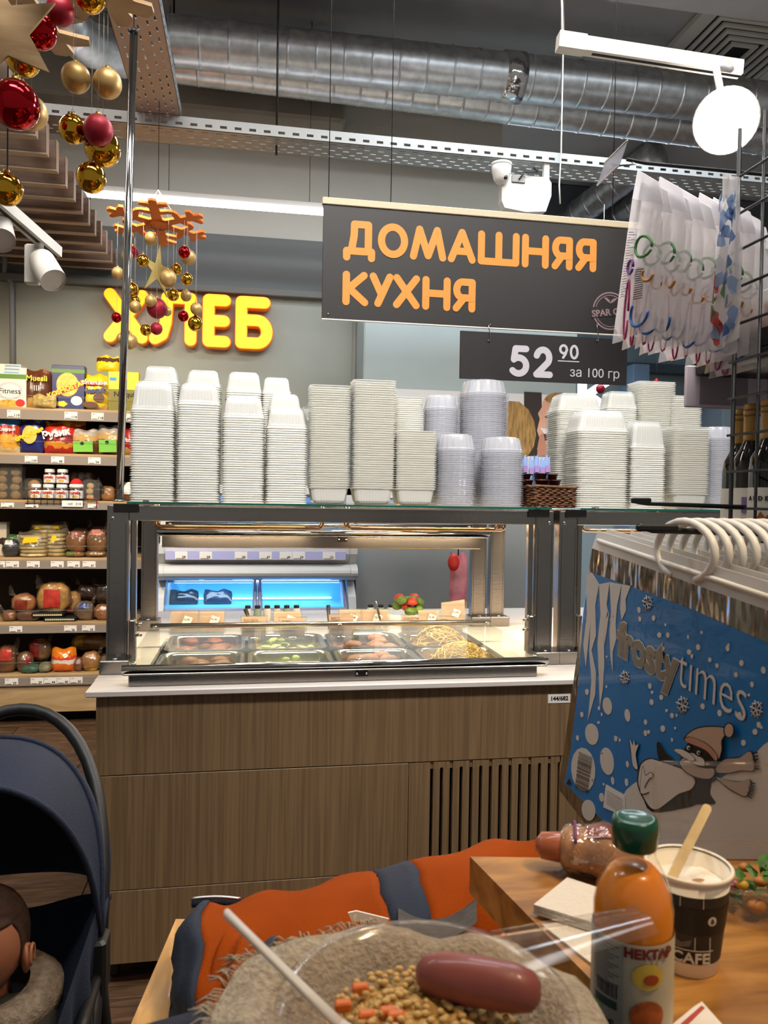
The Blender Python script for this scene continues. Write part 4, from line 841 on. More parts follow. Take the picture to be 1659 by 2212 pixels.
# steel frame with glass shelf over the counter
PYF, PYB = 2.62, 3.42; SHT = 1.462
def steel_frame(name, label, xl, xr, right_post=True, x_in=None):
    t = thing(name, label, 'frame', ((xl+xr)/2, 3.0, WT1))
    pwid = .068
    for (x, sides) in ((xl, 1), (xr-pwid, -1)):
        for y in (PYF, PYB):
            o = part('post', MB().bbox(x, x+pwid, y, y+.045, WT1, SHT-.012, .003), STEEL, t)
            part('seam', MB().box(x+.008, x+.0092, y-.0006, y+.0003, WT1+.05, SHT-.07).box(x+pwid-.0092, x+pwid-.008, y-.0006, y+.0003, WT1+.05, SHT-.07), mat('seam_steel', '#56524d', .4, 1), o)  # thin darker steel strips mark the post seams
            fx = x-.012; part('foot_plate', MB().bbox(fx, fx+pwid+.024, y-.05, y+.055, WT1, WT1+.045, .003), STEELH, o)
            part('bolt', MB().lathe([(.009, 0), (.009, .003), (.005, .005)], (x+pwid/2, y-.026, WT1+.045), 14), CHROME, o)
            part('bolt', MB().lathe([(.0065, 0), (.006, -.003), (.003, -.004)], (x+(.018 if sides > 0 else pwid-.018), y, SHT-.055), 12, axis='y'), CHROME, o)
        part('side_rail', MB().bbox(x+.004, x+pwid-.004, PYF+.045, PYB, SHT-.062, SHT-.012, .002), STEELH, t)
        # inner guide bar of the lifting lid
        gx = x+pwid+.006 if sides > 0 else x-.024
        g = part('lid_guide', MB().bbox(gx, gx+.018, PYF+.01, PYF+.035, WT1+.035, SHT-.06, .002).bbox(gx-.002, gx+.02, PYF-.012, PYF+.012, WT1+.03, WT1+.17, .004), STEEL, t)
        for zz_ in (WT1+.12, WT1+.155): part('pivot_bolt', MB().lathe([(.006, 0), (.006, .018), (.003, .02)], (gx+.02 if sides > 0 else gx-.02, PYF-.002, zz_), 10, axis='x'), CHROME, g)
    for y in (PYF, PYB): part('cross_rail', MB().bbox(xl+pwid, xr-pwid, y+.002, y+.04, SHT-.062, SHT-.012, .002), STEELH, t)
    for x in (xl+.02, xr-.10):
        part('shelf_bracket', MB().bbox(x, x+.08, PYF-.006, PYF-.001, SHT-.035, SHT-.006, .002), mat('dark_steel', '#4a4643', .3, 1), t)
    return t
GX0, GX1 = -.463, 1.075
steel_frame('counter_frame', 'brushed steel post frame standing on the white worktop', GX0, GX1)
steel_frame('counter_frame', 'second steel post frame continuing behind the blue bag', 1.096, 2.65)
def glass_shelf(x0, x1, label):
    t = thing('glass_shelf', label, 'shelf', ((x0+x1)/2, 3, SHT-.01))
    part('pane', MB().box(x0, x1, PYF-.01, PYB+.05, SHT-.006, SHT), GLASS, t)
    part('front_edge', MB().box(x0, x1, PYF-.0125, PYF-.01, SHT-.0065, SHT+.0003), GLASSG, t)
    for x in (x0+.05, x1-.06): part('clip', MB().bbox(x, x+.02, PYF-.016, PYF+.012, SHT+.0005, SHT+.006, .002), CHROME, t)
    return t
glass_shelf(-.40, 1.06, 'clear glass shelf with green edge carrying the container stacks'); glass_shelf(1.17, 2.65, 'second clear glass shelf behind the brown basket')
# front lid (closed) and rear lid (raised)
def lid(name, label, x0, x1, ya, za, yb, zb, rh=.05):
    t = thing(name, label, 'lid', ((x0+x1)/2, (ya+yb)/2, min(za, zb)))
    part('pane', MB().add([(x0, ya, za), (x1, ya, za), (x1, yb, zb), (x0, yb, zb), (x0, ya, za+.005), (x1, ya, za+.005), (x1, yb, zb+.005), (x0, yb, zb+.005)], [(0, 1, 2, 3), (4, 7, 6, 5), (0, 4, 5, 1), (1, 5, 6, 2), (2, 6, 7, 3), (3, 7, 4, 0)]), GLASS, t)
    part('front_tube', MB().tube([(x0-.008, ya-.006, za), (x1+.008, ya-.006, za)], .012, 14), CHROME, t)
    part('front_rail', MB().bbox(x0+.012, x1-.03, ya-.016, ya+.002, za-rh, za-.012, .003).bbox(x0-.004, x1+.004, ya-.020, ya+.0, za-.018, za-.012, .002), STEELH, t)
    part('rear_tube', MB().tube([(x0, yb, zb+.006), (x1, yb, zb+.006)], .010, 12), STEELH, t)
    xm = x0+(x1-x0)*.54
    lk = part('lock', MB().box(xm-.02, xm+.02, ya-.018, ya-.0155, za-.036, za-.018), mat('dark_steel', '#4a4643', .3, 1), t)
    for dx in (-.015, .015): part('rivet', MB().lathe([(.0045, 0), (.003, -.003)], (xm+dx, ya-.018, za-.027), 10, axis='y'), CHROME, lk)
    for x in (x0+.02, (x0+x1)/2+.05, x1-.02):
        for y, z in ((ya+.03, za), (yb-.03, zb)): part('stud', MB().lathe([(.009, .005), (.009, .010), (.005, .012)], (x, y, z), 12), CHROME, t)
    return t
lid('front_lid', 'closed glass lid with steel front rail over the hot food pans', -.372, .968, 2.42, .957, 3.02, .980, .052)
lid('rear_lid', 'raised glass lid with steel rail at the staff side of the counter', -.356, .985, 3.13, 1.342, 3.36, 1.356, .064)
# bright bar along the upper edge of the rear lid
rb = solo('light_bar', MB().bbox(-.30, .78, 3.37, 3.385, 1.352, 1.366, .003), mat('counter_led', '#dfe9ec', .2, emit=1.5), 'thin bright light bar behind the raised rear lid', 'lamp', loc=(.3, 3.37, 1.352))
# heat lamps under the glass shelf
COPPER = mat('warm_tube_metal', '#c09a78', .15, 1); HOT = mat('hot_quartz', '#ffd9a8', .4, emit=16, emc='#ffcf98')
for (a, b, lab) in ((335, 697, 'long glowing heat lamp frame at the left under the glass shelf'), (752, 1090, 'long glowing heat lamp frame at the right under the glass shelf'), (1258, 1420, 'heat lamp frame in the second counter behind the blue bag')):
    Y = 2.95; X0, X1 = at(a, 1140, Y).x, at(b, 1140, Y).x; zl = at(600, 1141, Y).z; t = thing('heat_lamp', lab, 'heat lamp', ((X0+X1)/2, Y, zl), 'heat lamps under the shelf')
    for dy in (0, .10):
        part('guard_wire', MB().tube([(X0, Y+dy, SHT-.012), (X0, Y+dy, zl+.014), (X0+.004, Y+dy, zl+.005), (X0+.014, Y+dy, zl), (X1-.014, Y+dy, zl), (X1-.004, Y+dy, zl+.005), (X1, Y+dy, zl+.014), (X1, Y+dy, SHT-.012)], .006, 8), COPPER, t)
    part('quartz_tube', MB().tube([(X0+.07, Y+.05, zl+.03), (X1-.07, Y+.05, zl+.03)], .008, 8), HOT, t)
    part('reflector', MB().box(X0+.02, X1-.02, Y+.0, Y+.10, SHT-.02, SHT-.014), STEELH, t)
    for f in (.15, .4, .62, .86): part('clamp', MB().bbox(X0+(X1-X0)*f-.012, X0+(X1-X0)*f+.012, Y-.01, Y+.11, zl+.036, zl+.046, .002), COPPER, t)
    area('heat_lamp_light', ((X0+X1)/2, Y+.05, zl-.008), X1-X0-.1, 10, (1, .74, .46), sy=.06)
# menu cards in acrylic holders behind the front lid
CARDP = mat('card_paper', '#c4a592', .7); ACR = sheer('acrylic', '#eef4f0', .04, .02, .06, .2)
CARDS = [(522, 575, 1333, 3.065, 'КОТЛЕТА', 0), (605, 659, 1336, 3.065, 'БОРЩ', 0), (711, 764, 1329, 3.065, 'МЯСО', 0), (868, 922, 1330, 3.065, 'СПАГЕТТИ', -4), (946, 1000, 1333, 3.065, 'ПЛОВ', -3),
         (369, 428, 1322, 3.30, '', 0), (431, 484, 1322, 3.30, '', 0), (592, 650, 1322, 3.30, '', 0), (734, 780, 1318, 3.30, '', 0), (782, 838, 1318, 3.30, '', 0), (905, 950, 1319, 3.30, '', 0), (955, 1005, 1303, 3.36, '', 8)]
ORD = 'first second third fourth fifth'.split(); ORD2 = 'first second third fourth fifth sixth last'.split()
for i, (a, b, yt, Y, s, rot) in enumerate(CARDS):
    X0, X1 = at(a, yt, Y).x, at(b, yt, Y).x; zt = at((a+b)/2, yt, Y).z; zb0 = .921 if i < 5 else WT1; ac = math.radians(rot)
    lab = ('printed menu card standing behind the front lid, %s from the left' % ORD[i]) if i < 5 else ('blank-backed price card at the staff side, %s from the left' % ORD2[i-5])
    t = thing('menu_card', lab, 'menu card', ((X0+X1)/2, Y, zb0), 'cards on the hot counter')
    part('paper', MB().add([(X0, Y, zb0+.01), (X1, Y, zb0+.01), (X1, Y+.012, zt+(X1-X0)*math.tan(ac)), (X0, Y+.012, zt), (X0, Y+.001, zb0+.01), (X1, Y+.001, zb0+.01), (X1, Y+.013, zt+(X1-X0)*math.tan(ac)), (X0, Y+.013, zt)], [(0, 1, 2, 3), (7, 6, 5, 4)]), CARDP, t)
    part('holder', MB().box(X0-.006, X1+.008, Y-.003, Y-.001, zb0+.004, zt+.008).box(X0, X1, Y-.02, Y+.025, zb0, zb0+.004), ACR, t)
    if s:
        lettering(s, .012, frame((X0+.008, Y+.006, zt-.014), (1, 0, 0), (0, .1, 1)), INK, t, .0002, 'LEFT')
        mb = MB()
        for k, ln in enumerate((.5, .8, .6, .7, .4)): mb.box(X0+.008, X0+.008+(X1-X0-.016)*ln, Y+.002, Y+.003, zt-.03-k*.009, zt-.028-k*.009)
        part('text_lines', mb, mat('grey_ink', '#8a7a72', .7), t)
    else:
        mb = MB(); q = Vector(((X0+X1)/2+.01, Y-.0035, (zb0+zt)/2+.02)); mb.prism([q+Vector(p) for p in ((-.02, 0, -.02), (.012, 0, -.03), (.024, 0, .0), (-.008, 0, .012))], (0, .0004, 0)); o = part('price_sticker', mb, PAPER, t)
        lettering('72.90', .012, facing(q+Vector((0, -.0006, -.006))), INK, o)
    if i < 5:
        part('base_clip', MB().ball(((X0+X1)/2, Y-.01, zb0+.006), .022, .014, .008, 14, 8), CHROME, t)
# salad bowl and ladles at the staff side
t = thing('salad_pan', 'white dish of broccoli and tomato at the staff side of the counter', 'food dish', (at(875, 1340, 3.5).x, 3.5, WT1)); cx = at(875, 1340, 3.5).x
part('dish', MB().lathe([(.06, 0), (.09, .012), (.105, .05), (.10, .05), (.085, .016), (.01, .012)], (cx, 3.5, WT1+.001), 24), WHITEM, t)
random.seed(3)
for k in range(16): part('vegetable', MB().ball((cx+random.uniform(-.07, .07), 3.5+random.uniform(-.05, .05), WT1+.06+random.uniform(0, .06)), random.uniform(.02, .03), None, .02, 10, 7, fn=lambda e, p: e*(1+.35*noise.noise(p*3+Vector((k, 0, 0))))), [mat('broccoli', '#5d7a34', .7, noise_s=40, noise_a=.5), mat('broccoli', '#5d7a34'), mat('tomato', '#c0402c', .3)][k % 3], t)
for (a, b, y0, y1, m, lab) in ((530, 548, 1316, 1345, BLACKM, 'black plastic ladle handle leaning behind the first menu card'), (709, 711, 1308, 1350, BLACKM, 'short black spoon handle behind the third menu card'), (812, 826, 1300, 1335, CHROME, 'thin steel fork handle leaning by the staff cards')):
    p0, p1 = at(b, y1, 3.26), at(a, y0, 3.30); p0.z = WT1+.02; solo('ladle', MB().tube([p0, p0.lerp(p1, .5), p1, p1+(p1-p0)*.02], [.004, .006, .009 if m is BLACKM else .004, .004], 8), m, lab, 'ladle', loc=p0)
# goods row under the rear lid on the worktop
JC = ['#c8c4b8', '#8a9a88', '#d8d2c4']
for i in range(9):
    px = 535+i*21 if i < 6 else 800+(i-6)*22; X = at(px, 1345, 3.62).x
    t = thing('spice_jar', 'small pale spice jar on the staff ledge, place %s from the left' % 'one two three four five six seven eight nine'.split()[i], 'jar', (X, 3.62, WT1), 'spice jars on the staff ledge')
    part('body', MB().lathe([(.016, 0), (.018, .004), (.018, .05), (.012, .058)], (X, 3.62, WT1+.0005), 14), mat('jar_'+JC[i % 3][1:], JC[i % 3], .4), t); part('lid', MB().lathe([(.013, .058), (.013, .07), (.01, .071)], (X, 3.62, WT1+.0005), 14), BLACKM, t)

# ================================================================== PLASTIC CONTAINERS ON THE SHELF
MILK = sheer('milky_plastic', '#fbfaf3', .84, .25, .04, .2); RIBM = sheer('ribbed_clear_plastic', '#fbfcfc', .30, .12, .10, .25)
CLRM = sheer('cup_clear_plastic', '#f6f7fc', .34, .12, .10, .25)
def container_mb(w, d, h, flip=True, ribs=1, n=None, taper=.80):
    """thin shell standing on its rim (flip) or on its base; ribbed walls, chamfered corners, flanged rim"""
    mb = MB(); per = []
    def outline(a, b, r, k): 
        o = rrect(0, 0, a, b, r, 3); out = []
        m = len(o)
        for i in range(m):
            p, q = Vector(o[i]), Vector(o[(i+1) % m]); seg = max(1, int((q-p).length/.0055)) if k else 1
            for j in range(seg): out.append(p.lerp(q, j/seg))
        return out
    base = outline(w/2, d/2, min(w, d)*.16, ribs); m = len(base)
    def ring(s, z, rib, flare=0):
        R = []
        for i, p in enumerate(base):
            k = (1+flare)*(s-(.010 if (i % 2 and rib) else 0)); R.append((p.x*k, p.y*k, z))
        return R
    zz_ = lambda v: v if flip else h-v
    R = [ring(1.0, zz_(0), 0, .03), ring(1.0, zz_(.0018), 0, .03), ring(.97, zz_(.004), 0), ring(.95, zz_(h*.10), 1), ring(taper+.04, zz_(h*.78), 1), ring(taper-.02, zz_(h*.90), 1), ring(taper-.12, zz_(h), 0)]
    mb.rings(R, 0, False, False); mb.add(R[-1], [tuple(range(m))]); return mb
def cup_mb(r, h, flip=True, n=40):
    mb = MB(); R = []
    z = lambda v: v if flip else h-v
    for (s, v, rib) in ((1.06, 0, 0), (1.06, .002, 0), (.99, .003, 0), (.96, h*.12, 1), (.86, h*.82, 1), (.82, h*.93, 1), (.70, h, 0)):
        R.append([(r*(s-(.025 if rib and k % 2 else 0))*math.cos(2*PI*k/n), r*(s-(.025 if rib and k % 2 else 0))*math.sin(2*PI*k/n), z(v)) for k in range(n)])
    mb.rings(R, 0, False, False); mb.add(R[-1], [tuple(range(n))]); return mb
PITCH_C = .0078; NIND = [0]
def stack(px0, px1, pyr, pyt, Y, label, kind='rect', individual=True, group=None, flip=True, m=None, pitch=PITCH_C, depth=None, twist=2.0, bulk=None):
    """nested stack: rims from the shelf up to pixel pyr, the top one's body up to pixel pyt"""
    X0, X1 = at(px0, 1085, Y).x, at(px1, 1085, Y).x; cx = (X0+X1)/2; w = (X1-X0)/1.03
    zr = at((px0+px1)/2, pyr, Y).z; zt = at((px0+px1)/2, pyt, Y).z; h = max(zt-zr, .045) if flip else .06
    n = max(1, int((zr-SHT)/pitch)); random.seed(int(px0*3+pyr))
    if kind == 'rect': mb = container_mb(w, depth or w*.72, h, flip)
    else: mb = cup_mb(w/2/1.03, h, flip)
    me = mb.mesh('container', [m or MILK]) if individual else None
    top_me = mb.mesh('container', [RIBM if kind == 'rect' else CLRM])
    nm = 'plastic_container' if kind == 'rect' else 'plastic_cup'
    for i in range(n+1):
        top = (i == n and flip); Mx = Matrix.Translation((cx+random.uniform(-1, 1)*.0012, Y, SHT+.0004+i*pitch+random.uniform(-1, 1)*.0005)) @ Matrix.Rotation(math.radians(random.uniform(-twist, twist)*.35), 4, 'Z')
        if individual or top:
            o = bpy.data.objects.new(nm, top_me if top else me); COL.objects.link(o); o.matrix_world = Mx; NIND[0] += 1
            tag(o, ('topmost '+label.replace('nested in', 'of')) if top else label, 'container' if kind == 'rect' else 'cup', group or label)
        else:
            lo = bulk; k = len(lo.v)
            for v in mb.v: lo.v.append(Mx @ v)
            for f in mb.f: lo.f.append([q+k for q in f]); lo.m.append(0); lo.sm.append(False)
BULK = MB(); BULKC = MB()
F1, F2 = 2.70, 2.86
stack(283, 379, 884, 826, F1, 'milky plastic container nested in the leftmost tall stack'); stack(382, 475, 869, 827, F1, 'milky plastic container nested in the second stack from the left')
stack(478, 570, 901, 859, F1, 'milky plastic container nested in the third stack from the left'); stack(572, 661, 922, 882, F1, 'milky plastic container nested in the fourth stack from the left')
stack(664, 752, 872, 872, F1, 'upright milky container nested in the tall stack left of the widest one', flip=False); stack(756, 848, 858, 858, F1, 'upright milky container nested in the tallest stack of upright ones', flip=False)
stack(848, 936, 967, 967, F1, 'upright milky container nested in the low stack before the cups', flip=False)
stack(936, 1026, 970, 937, F1+.01, 'clear ribbed cup nested in the front left cup stack', 'cup', m=CLRM); stack(1034, 1128, 974, 945, F1+.01, 'clear ribbed cup nested in the cup stack beside the basket', 'cup', m=CLRM)
for a in ((306, 386, 822, 790, 'milky container nested in the rear stack behind the leftmost one'), (398, 476, 832, 800, 'milky container nested in the rear stack second from the left'), (484, 564, 845, 805, 'milky container nested in the rear stack third from the left'), (562, 626, 848, 816, 'milky container nested in the narrow rear stack'), (576, 648, 880, 849, 'milky container nested in the rear stack right of the narrow one')):
    stack(a[0], a[1], a[2], a[3], F2+(.02 if a[0] < 570 else -.02), a[4], individual=False, bulk=BULK)
stack(846, 908, 893, 893, F2, 'upright container nested in the rear stack', individual=False, flip=False, bulk=BULK)
stack(910, 987, 884, 855, F2+.02, 'clear ribbed cup nested in the rear left cup stack', 'cup', False, bulk=BULKC); stack(986, 1092, 852, 822, F2+.03, 'clear ribbed cup nested in the tallest rear cup stack', 'cup', False, bulk=BULKC)
# right-hand group on the second glass shelf
for a in ((1186, 1284, 884, 850, F2+.02, 'milky container nested in the tall right stack beside the basket'), (1228, 1341, 927, 886, F1+.01, 'milky container nested in the wide right stack'), (1348, 1424, 963, 910, F1, 'milky container nested in the small right stack'), (1296, 1364, 878, 845, F2+.06, 'milky container nested in the rear right stack')):
    stack(*a, individual=False, bulk=BULK)
for a in ((1436, 1516, 955, 955, F1), (1360, 1441, 858, 858, F2+.08), (1432, 1500, 890, 890, F2+.06)): stack(a[0], a[1], a[2], a[3], a[4], 'upright container nested in a right stack', individual=False, flip=False, bulk=BULK)
stack(1512, 1582, 945, 925, F1+.02, 'clear ribbed cup nested in the far right cup stack', 'cup', False, bulk=BULKC)
solo('container_stacks', BULK, MILK, 'milky plastic containers nested in the rear and right-hand stacks', 'container', kind='stuff'); solo('cup_stacks', BULKC, CLRM, 'clear ribbed cups nested in the rear stacks', 'cup', kind='stuff')
# one lid-like container tilted on the fifth stack
def xf_obj(o, M): o.matrix_world = M
mb = container_mb(.135, .1, .05, False); o = bpy.data.objects.new('plastic_container', mb.mesh('container', [RIBM])); COL.objects.link(o)
q = at(700, 870, F1+.08); o.matrix_world = Matrix.Translation((q.x, F1+.13, SHT+.31)) @ Matrix.Rotation(math.radians(-7), 4, 'Y'); tag(o, 'clear container lying tilted behind the fifth stack from the left', 'container')
st = MB(); st.v = []; 
# support stack under the tilted one
stack(676, 738, 884, 884, F1+.13, 'upright container', individual=False, flip=False, bulk=BULK) if False else None

# wicker basket with creamer cups and sugar sachets
WICK = mat('wicker', '#6b4428', .6, noise_s=60, noise_a=.5); by = 2.72
bx0, bx1 = at(1128, 1085, by).x, at(1240, 1085, by).x; bcx = (bx0+bx1)/2; ba = (bx1-bx0)/2; bb = .07; bh = .076
bk = thing('wicker_basket', 'brown woven wicker basket between the two glass shelves', 'basket', (bcx, by, SHT))
for k in range(11):
    z = SHT+.004+k*bh/11; pts = []
    ol = rrect(bcx, by, ba*(.90+.09*k/11), bb*(.9+.09*k/11), .03, 4); m = len(ol); fine = []
    for i in range(m):
        p, q = Vector(ol[i]), Vector(ol[(i+1) % m]); sg = max(1, int((q-p).length/.006))
        for j in range(sg): fine.append(p.lerp(q, j/sg))
    pth = [Vector((p.x+.0028*math.sin(i*1.3+k*PI)*(1 if abs(p.y-by) < bb*.8 else .3), p.y+.0028*math.sin(i*1.3+k*PI), z+.0015*math.cos(i*1.3))) for i, p in enumerate(fine)]
    part('weave', MB().tube(pth+[pth[0]], .0036, 5, cap=False), WICK, bk)
for i in range(18):
    p = rrect(bcx, by, ba*.93, bb*.93, .03, 4)[int(i*20/18)]; part('stake', MB().tube([(p[0], p[1], SHT+.001), (p[0], p[1], SHT+bh)], .003, 5), WICK, bk)
part('rim', MB().tube([Vector((p[0], p[1], SHT+bh+.003*math.sin(i*2))) for i, p in enumerate(rrect(bcx, by, ba, bb, .03, 5)+[rrect(bcx, by, ba, bb, .03, 5)[0]])], .006, 6, cap=False), WICK, bk)
part('floor_plate', MB().box(bcx-ba*.85, bcx+ba*.85, by-bb*.85, by+bb*.85, SHT+.001, SHT+.006), WICK, bk)
CHB = mat('creamer_brown', '#4a241a', .4); LIL = mat('lilac_label', '#a98ac4', .5); random.seed(9)
for i, (px, py, w) in enumerate(((1136, 1046, 30), (1168, 1046, 34), (1196, 1046, 30), (1140, 1032, 26), (1172, 1031, 34), (1198, 1033, 26))):
    X = at(px, py, by).x; z = at(px, py, by).z; ww = w*.0008
    t = thing('creamer_cup', 'small brown creamer cup in the basket, %s' % ('lower left', 'lower middle', 'lower right', 'upper left', 'upper middle', 'upper right')[i], 'creamer', (X, by, z), 'creamer cups in the basket')
    part('cup', MB().lathe([(ww*.7, -.006), (ww*.9, .012), (ww, .013), (ww, .015), (ww*.2, .015)], (X, by+(.02 if i > 2 else -.01), z), 16), CHB, t)
    part('filling', MB().lathe([(ww*.6, -.055 if i < 3 else -.065), (ww*.7, -.007)], (X, by+(.02 if i > 2 else -.01), z), 12), CHB, t)
for i, px in enumerate((1133, 1146, 1158, 1170, 1181)):
    X = at(px, 1000, by+.05).x; z0 = SHT+.006
    t = thing('sugar_sachet', 'blue and lilac sachet standing in the basket, %s from the left' % ('first', 'second', 'third', 'fourth', 'fifth')[i], 'sachet', (X, by+.045, z0), 'sachets in the basket')
    z1 = at(px, 986+(i % 2)*4, by+.05).z
    part('sachet', pillow_mb(X, by+.045, z0, .02, z1-z0, .01, 0, i+60, nu=6, nv=10), mat('sachet_blue', '#8fa8d8', .4), t); part('band', MB().box(X-.009, X+.009, by+.036, by+.0375, z1-.06, z1-.035), LIL, t)

# ================================================================== CHROME POLE, TRACK LIGHTS, CEILING DEVICES
p0, p1 = at(258, 1083, 2.64), at(289, 72, 2.64)
pl = thing('steel_pole', 'tall shiny steel pole rising from the left end of the counter shelf', 'pole', p0)
part('tube', MB().tube([p0, p0.lerp(p1, .5), p1], .0125, 16), CHROME, pl)
part('end_cap', MB().tube([p1, p1+Vector((0, 0, .012))], .0135, 16), BLACKM, pl); part('foot', MB().lathe([(.022, 0), (.02, .006)], (p0.x, p0.y, SHT), 16), CHROME, pl)
part('wire', MB().tube([p1, Vector((p1.x, p1.y, 4.6))], .0015, 5), BLACKM, pl)
# white track with spotlights at the left
ty = 2.3
a, b = at(-40, 405, ty-.25), at(122, 545, ty+.15)
tr = thing('light_track', 'slanting white light track at the left edge', 'track light', a)
dv = (b-a).normalized(); up = Vector((0, 0, 1)); sd = dv.cross(up).normalized()
def bar(mb, a, b, w, h):
    dv = (b-a).normalized(); s = dv.cross(Vector((0, 0, 1))).normalized()*w/2; u = s.cross(dv).normalized()*h/2
    A = [a+s+u, a-s+u, a-s-u, a+s-u]; B = [p+(b-a) for p in A]
    return mb.add(A+B, [(0, 1, 2, 3), (7, 6, 5, 4), (0, 4, 5, 1), (1, 5, 6, 2), (2, 6, 7, 3), (3, 7, 4, 0)])
part('rail', bar(MB(), a, b, .034, .03), WHITEM, tr); part('slot', bar(MB(), a+Vector((0, 0, -.0155)), b+Vector((0, 0, -.0155)), .010, .002), BLACKM, tr)
part('wire', MB().tube([a.lerp(b, .3), Vector((a.lerp(b, .3).x, a.lerp(b, .3).y, 4.6))], .002, 5), BLACKM, tr)
def spotlight(label, jx, jy, hx, hy, ex, ey, Y, r, group='white track spotlights'):
    J, H, Ee = at(jx, jy, Y), at(hx, hy, Y), at(ex, ey, Y-.05); t = thing('track_spotlight', label, 'spotlight', H, group)
    part('adapter', MB().bbox(H.x-.045, H.x-.005, Y+.0, Y+.03, H.z-.07, J.z-.02, .004), WHITEM, t); part('joint', MB().tube([J, J-Vector((0, 0, .03))], .012, 12), WHITEM, t)
    d = (Ee-H).normalized(); q = d.to_track_quat('Z', 'X').to_matrix().to_4x4(); L = (Ee-H).length
    mb = MB().lathe([(r*.55, -.01), (r*.95, .0), (r, .01), (r, L)], (0, 0, 0), 24, cap=False); mb.add([(r*math.cos(2*PI*k/24), r*math.sin(2*PI*k/24), L-.004) for k in range(24)], [tuple(range(24))])
    part('barrel', mb.xf(Matrix.Translation(H) @ q), WHITEM, t)
    part('rear_opening', MB().lathe([(r*.8, .004), (r*.86, -.004), (r*.8, -.006), (.001, -.003)], (0, 0, 0), 24).xf(Matrix.Translation(H) @ q), BLACKM, t)
    return t
spotlight('white cylindrical track spotlight turned toward the bread shelves', 85, 512, 88, 560, 116, 606, ty+.05, .036)
spotlight('white track spotlight cut by the left edge', -8, 440, -6, 480, 2, 520, ty-.1, .036)
# white linear track at the upper right with a power box and the glaring spotlight
a, b = at(1207, 90, 2.6), at(1600, 150, 2.55)
tr = thing('light_track', 'white linear light track hanging at the upper right', 'track light', a)
part('rail', bar(MB(), a, b, .04, .05), WHITEM, tr); part('slot', bar(MB(), a.lerp(b, .18)+Vector((0, 0, -.026)), b+Vector((0, 0, -.026)), .012, .002), BLACKM, tr)
part('end_box', bar(MB(), a-Vector((.004, 0, 0)), a.lerp(b, .14), .046, .056), WHITEM, tr)
a2 = at(1212, -30, 2.6); part('cable', MB().tube([a+Vector((.012, 0, .02)), a+Vector((.010, 0, .12)), a2, Vector((a2.x, a2.y, 4.6))], .004, 6), WHITEM, tr)
lc = at(1568, 262, 2.2)
sl = thing('track_spotlight', 'glaring white spotlight at the upper right shining at the viewer', 'spotlight', lc, 'white track spotlights')
dq = (CAM+Vector((.05, 0, -.2))-lc).normalized(); q = dq.to_track_quat('Z', 'Y').to_matrix().to_4x4()
part('barrel', MB().lathe([(.05, -.16), (.075, -.15), (.085, -.02), (.098, 0), (.094, 0), (.09, -.012)], (0, 0, 0), 28, cap=False).xf(Matrix.Translation(lc) @ q), WHITEM, sl)
part('lens', MB().lathe([(.001, -.004), (.05, -.004), (.091, -.008), (.091, -.014), (.001, -.014)], (0, 0, 0), 28).xf(Matrix.Translation(lc) @ q), mat('lamp_lens', '#ffffff', .3, emit=260, emc='#fff6ee'), sl)
part('stem', MB().tube([lc-dq*.08, lc-dq*.08+Vector((0, .06, .2)), at(1580, 150, 2.55)], .012, 10), WHITEM, sl)
# security camera and projector-like sensor box under the tray
Yc = 4.1; c = at(1083, 372, Yc)
t = thing('dome_camera', 'small white dome camera under the cable tray', 'camera', c)
part('base', MB().lathe([(.055, .03), (.058, .045), (.03, .05)], c, 20), WHITEM, t); part('housing', MB().lathe([(.0, -.06), (.03, -.058), (.042, -.04), (.052, .0), (.055, .032)], c, 20), WHITEM, t); part('lens', MB().ball(c+Vector((.012, -.036, -.04)), .013, .008, .013, 12, 8), BLACKM, t)
part('bracket', MB().tube([c+Vector((0, .02, .045)), c+Vector((0, .06, .1))], .012, 8), WHITEM, t)
c = at(1140, 415, Yc+.1); t = thing('ceiling_box', 'rounded white wall-mount box with cables under the cable tray', 'router box', c)
X0, X1 = at(1086, 415, Yc).x, at(1194, 415, Yc).x; zt, z_ = at(1140, 376, Yc).z, at(1140, 455, Yc).z
ol = [(X0+.01, zt), (X1-.02, zt), (X1, zt-.03), (X1, (zt+z_)/2), (X1-.03, z_+.012), ((X0+X1)/2, z_), (X0+.02, z_+.014), (X0+.002, z_+.05), (X0, zt-.03)]
part('shell', MB().prism([(x, Yc+.02, z) for x, z in ol][::-1], (0, .06, 0)), WHITEM, t); part('cable_recess', MB().bbox((X0+X1)/2-.09, (X0+X1)/2-.01, Yc+.014, Yc+.021, zt-.045, zt-.004, .004), mat('recess_grey', '#8a8580', .7), t)
part('cable', MB().tube([((X0+X1)/2-.05, Yc+.01, zt-.03), ((X0+X1)/2-.02, Yc, zt+.01), ((X0+X1)/2+.06, Yc+.01, zt+.02), ((X0+X1)/2+.05, Yc+.05, zt+.06)], .004, 6), BLACKM, t)
part('bracket', MB().box(X1-.04, X1-.01, Yc+.03, Yc+.06, zt-.01, 3.376), WHITEM, t)
# hanging wire for the far cables
solo('ceiling_cable', MB().tube([at(1210, 440, 4.1), at(1208, 400, 4.1), at(1212, 330, 4.1), Vector((at(1212, 330, 4.1).x, 4.1, 4.6))], .004, 6), WHITEM, 'thin white cable dropping beside the rounded white box', 'cable', loc=at(1210, 440, 4.1))

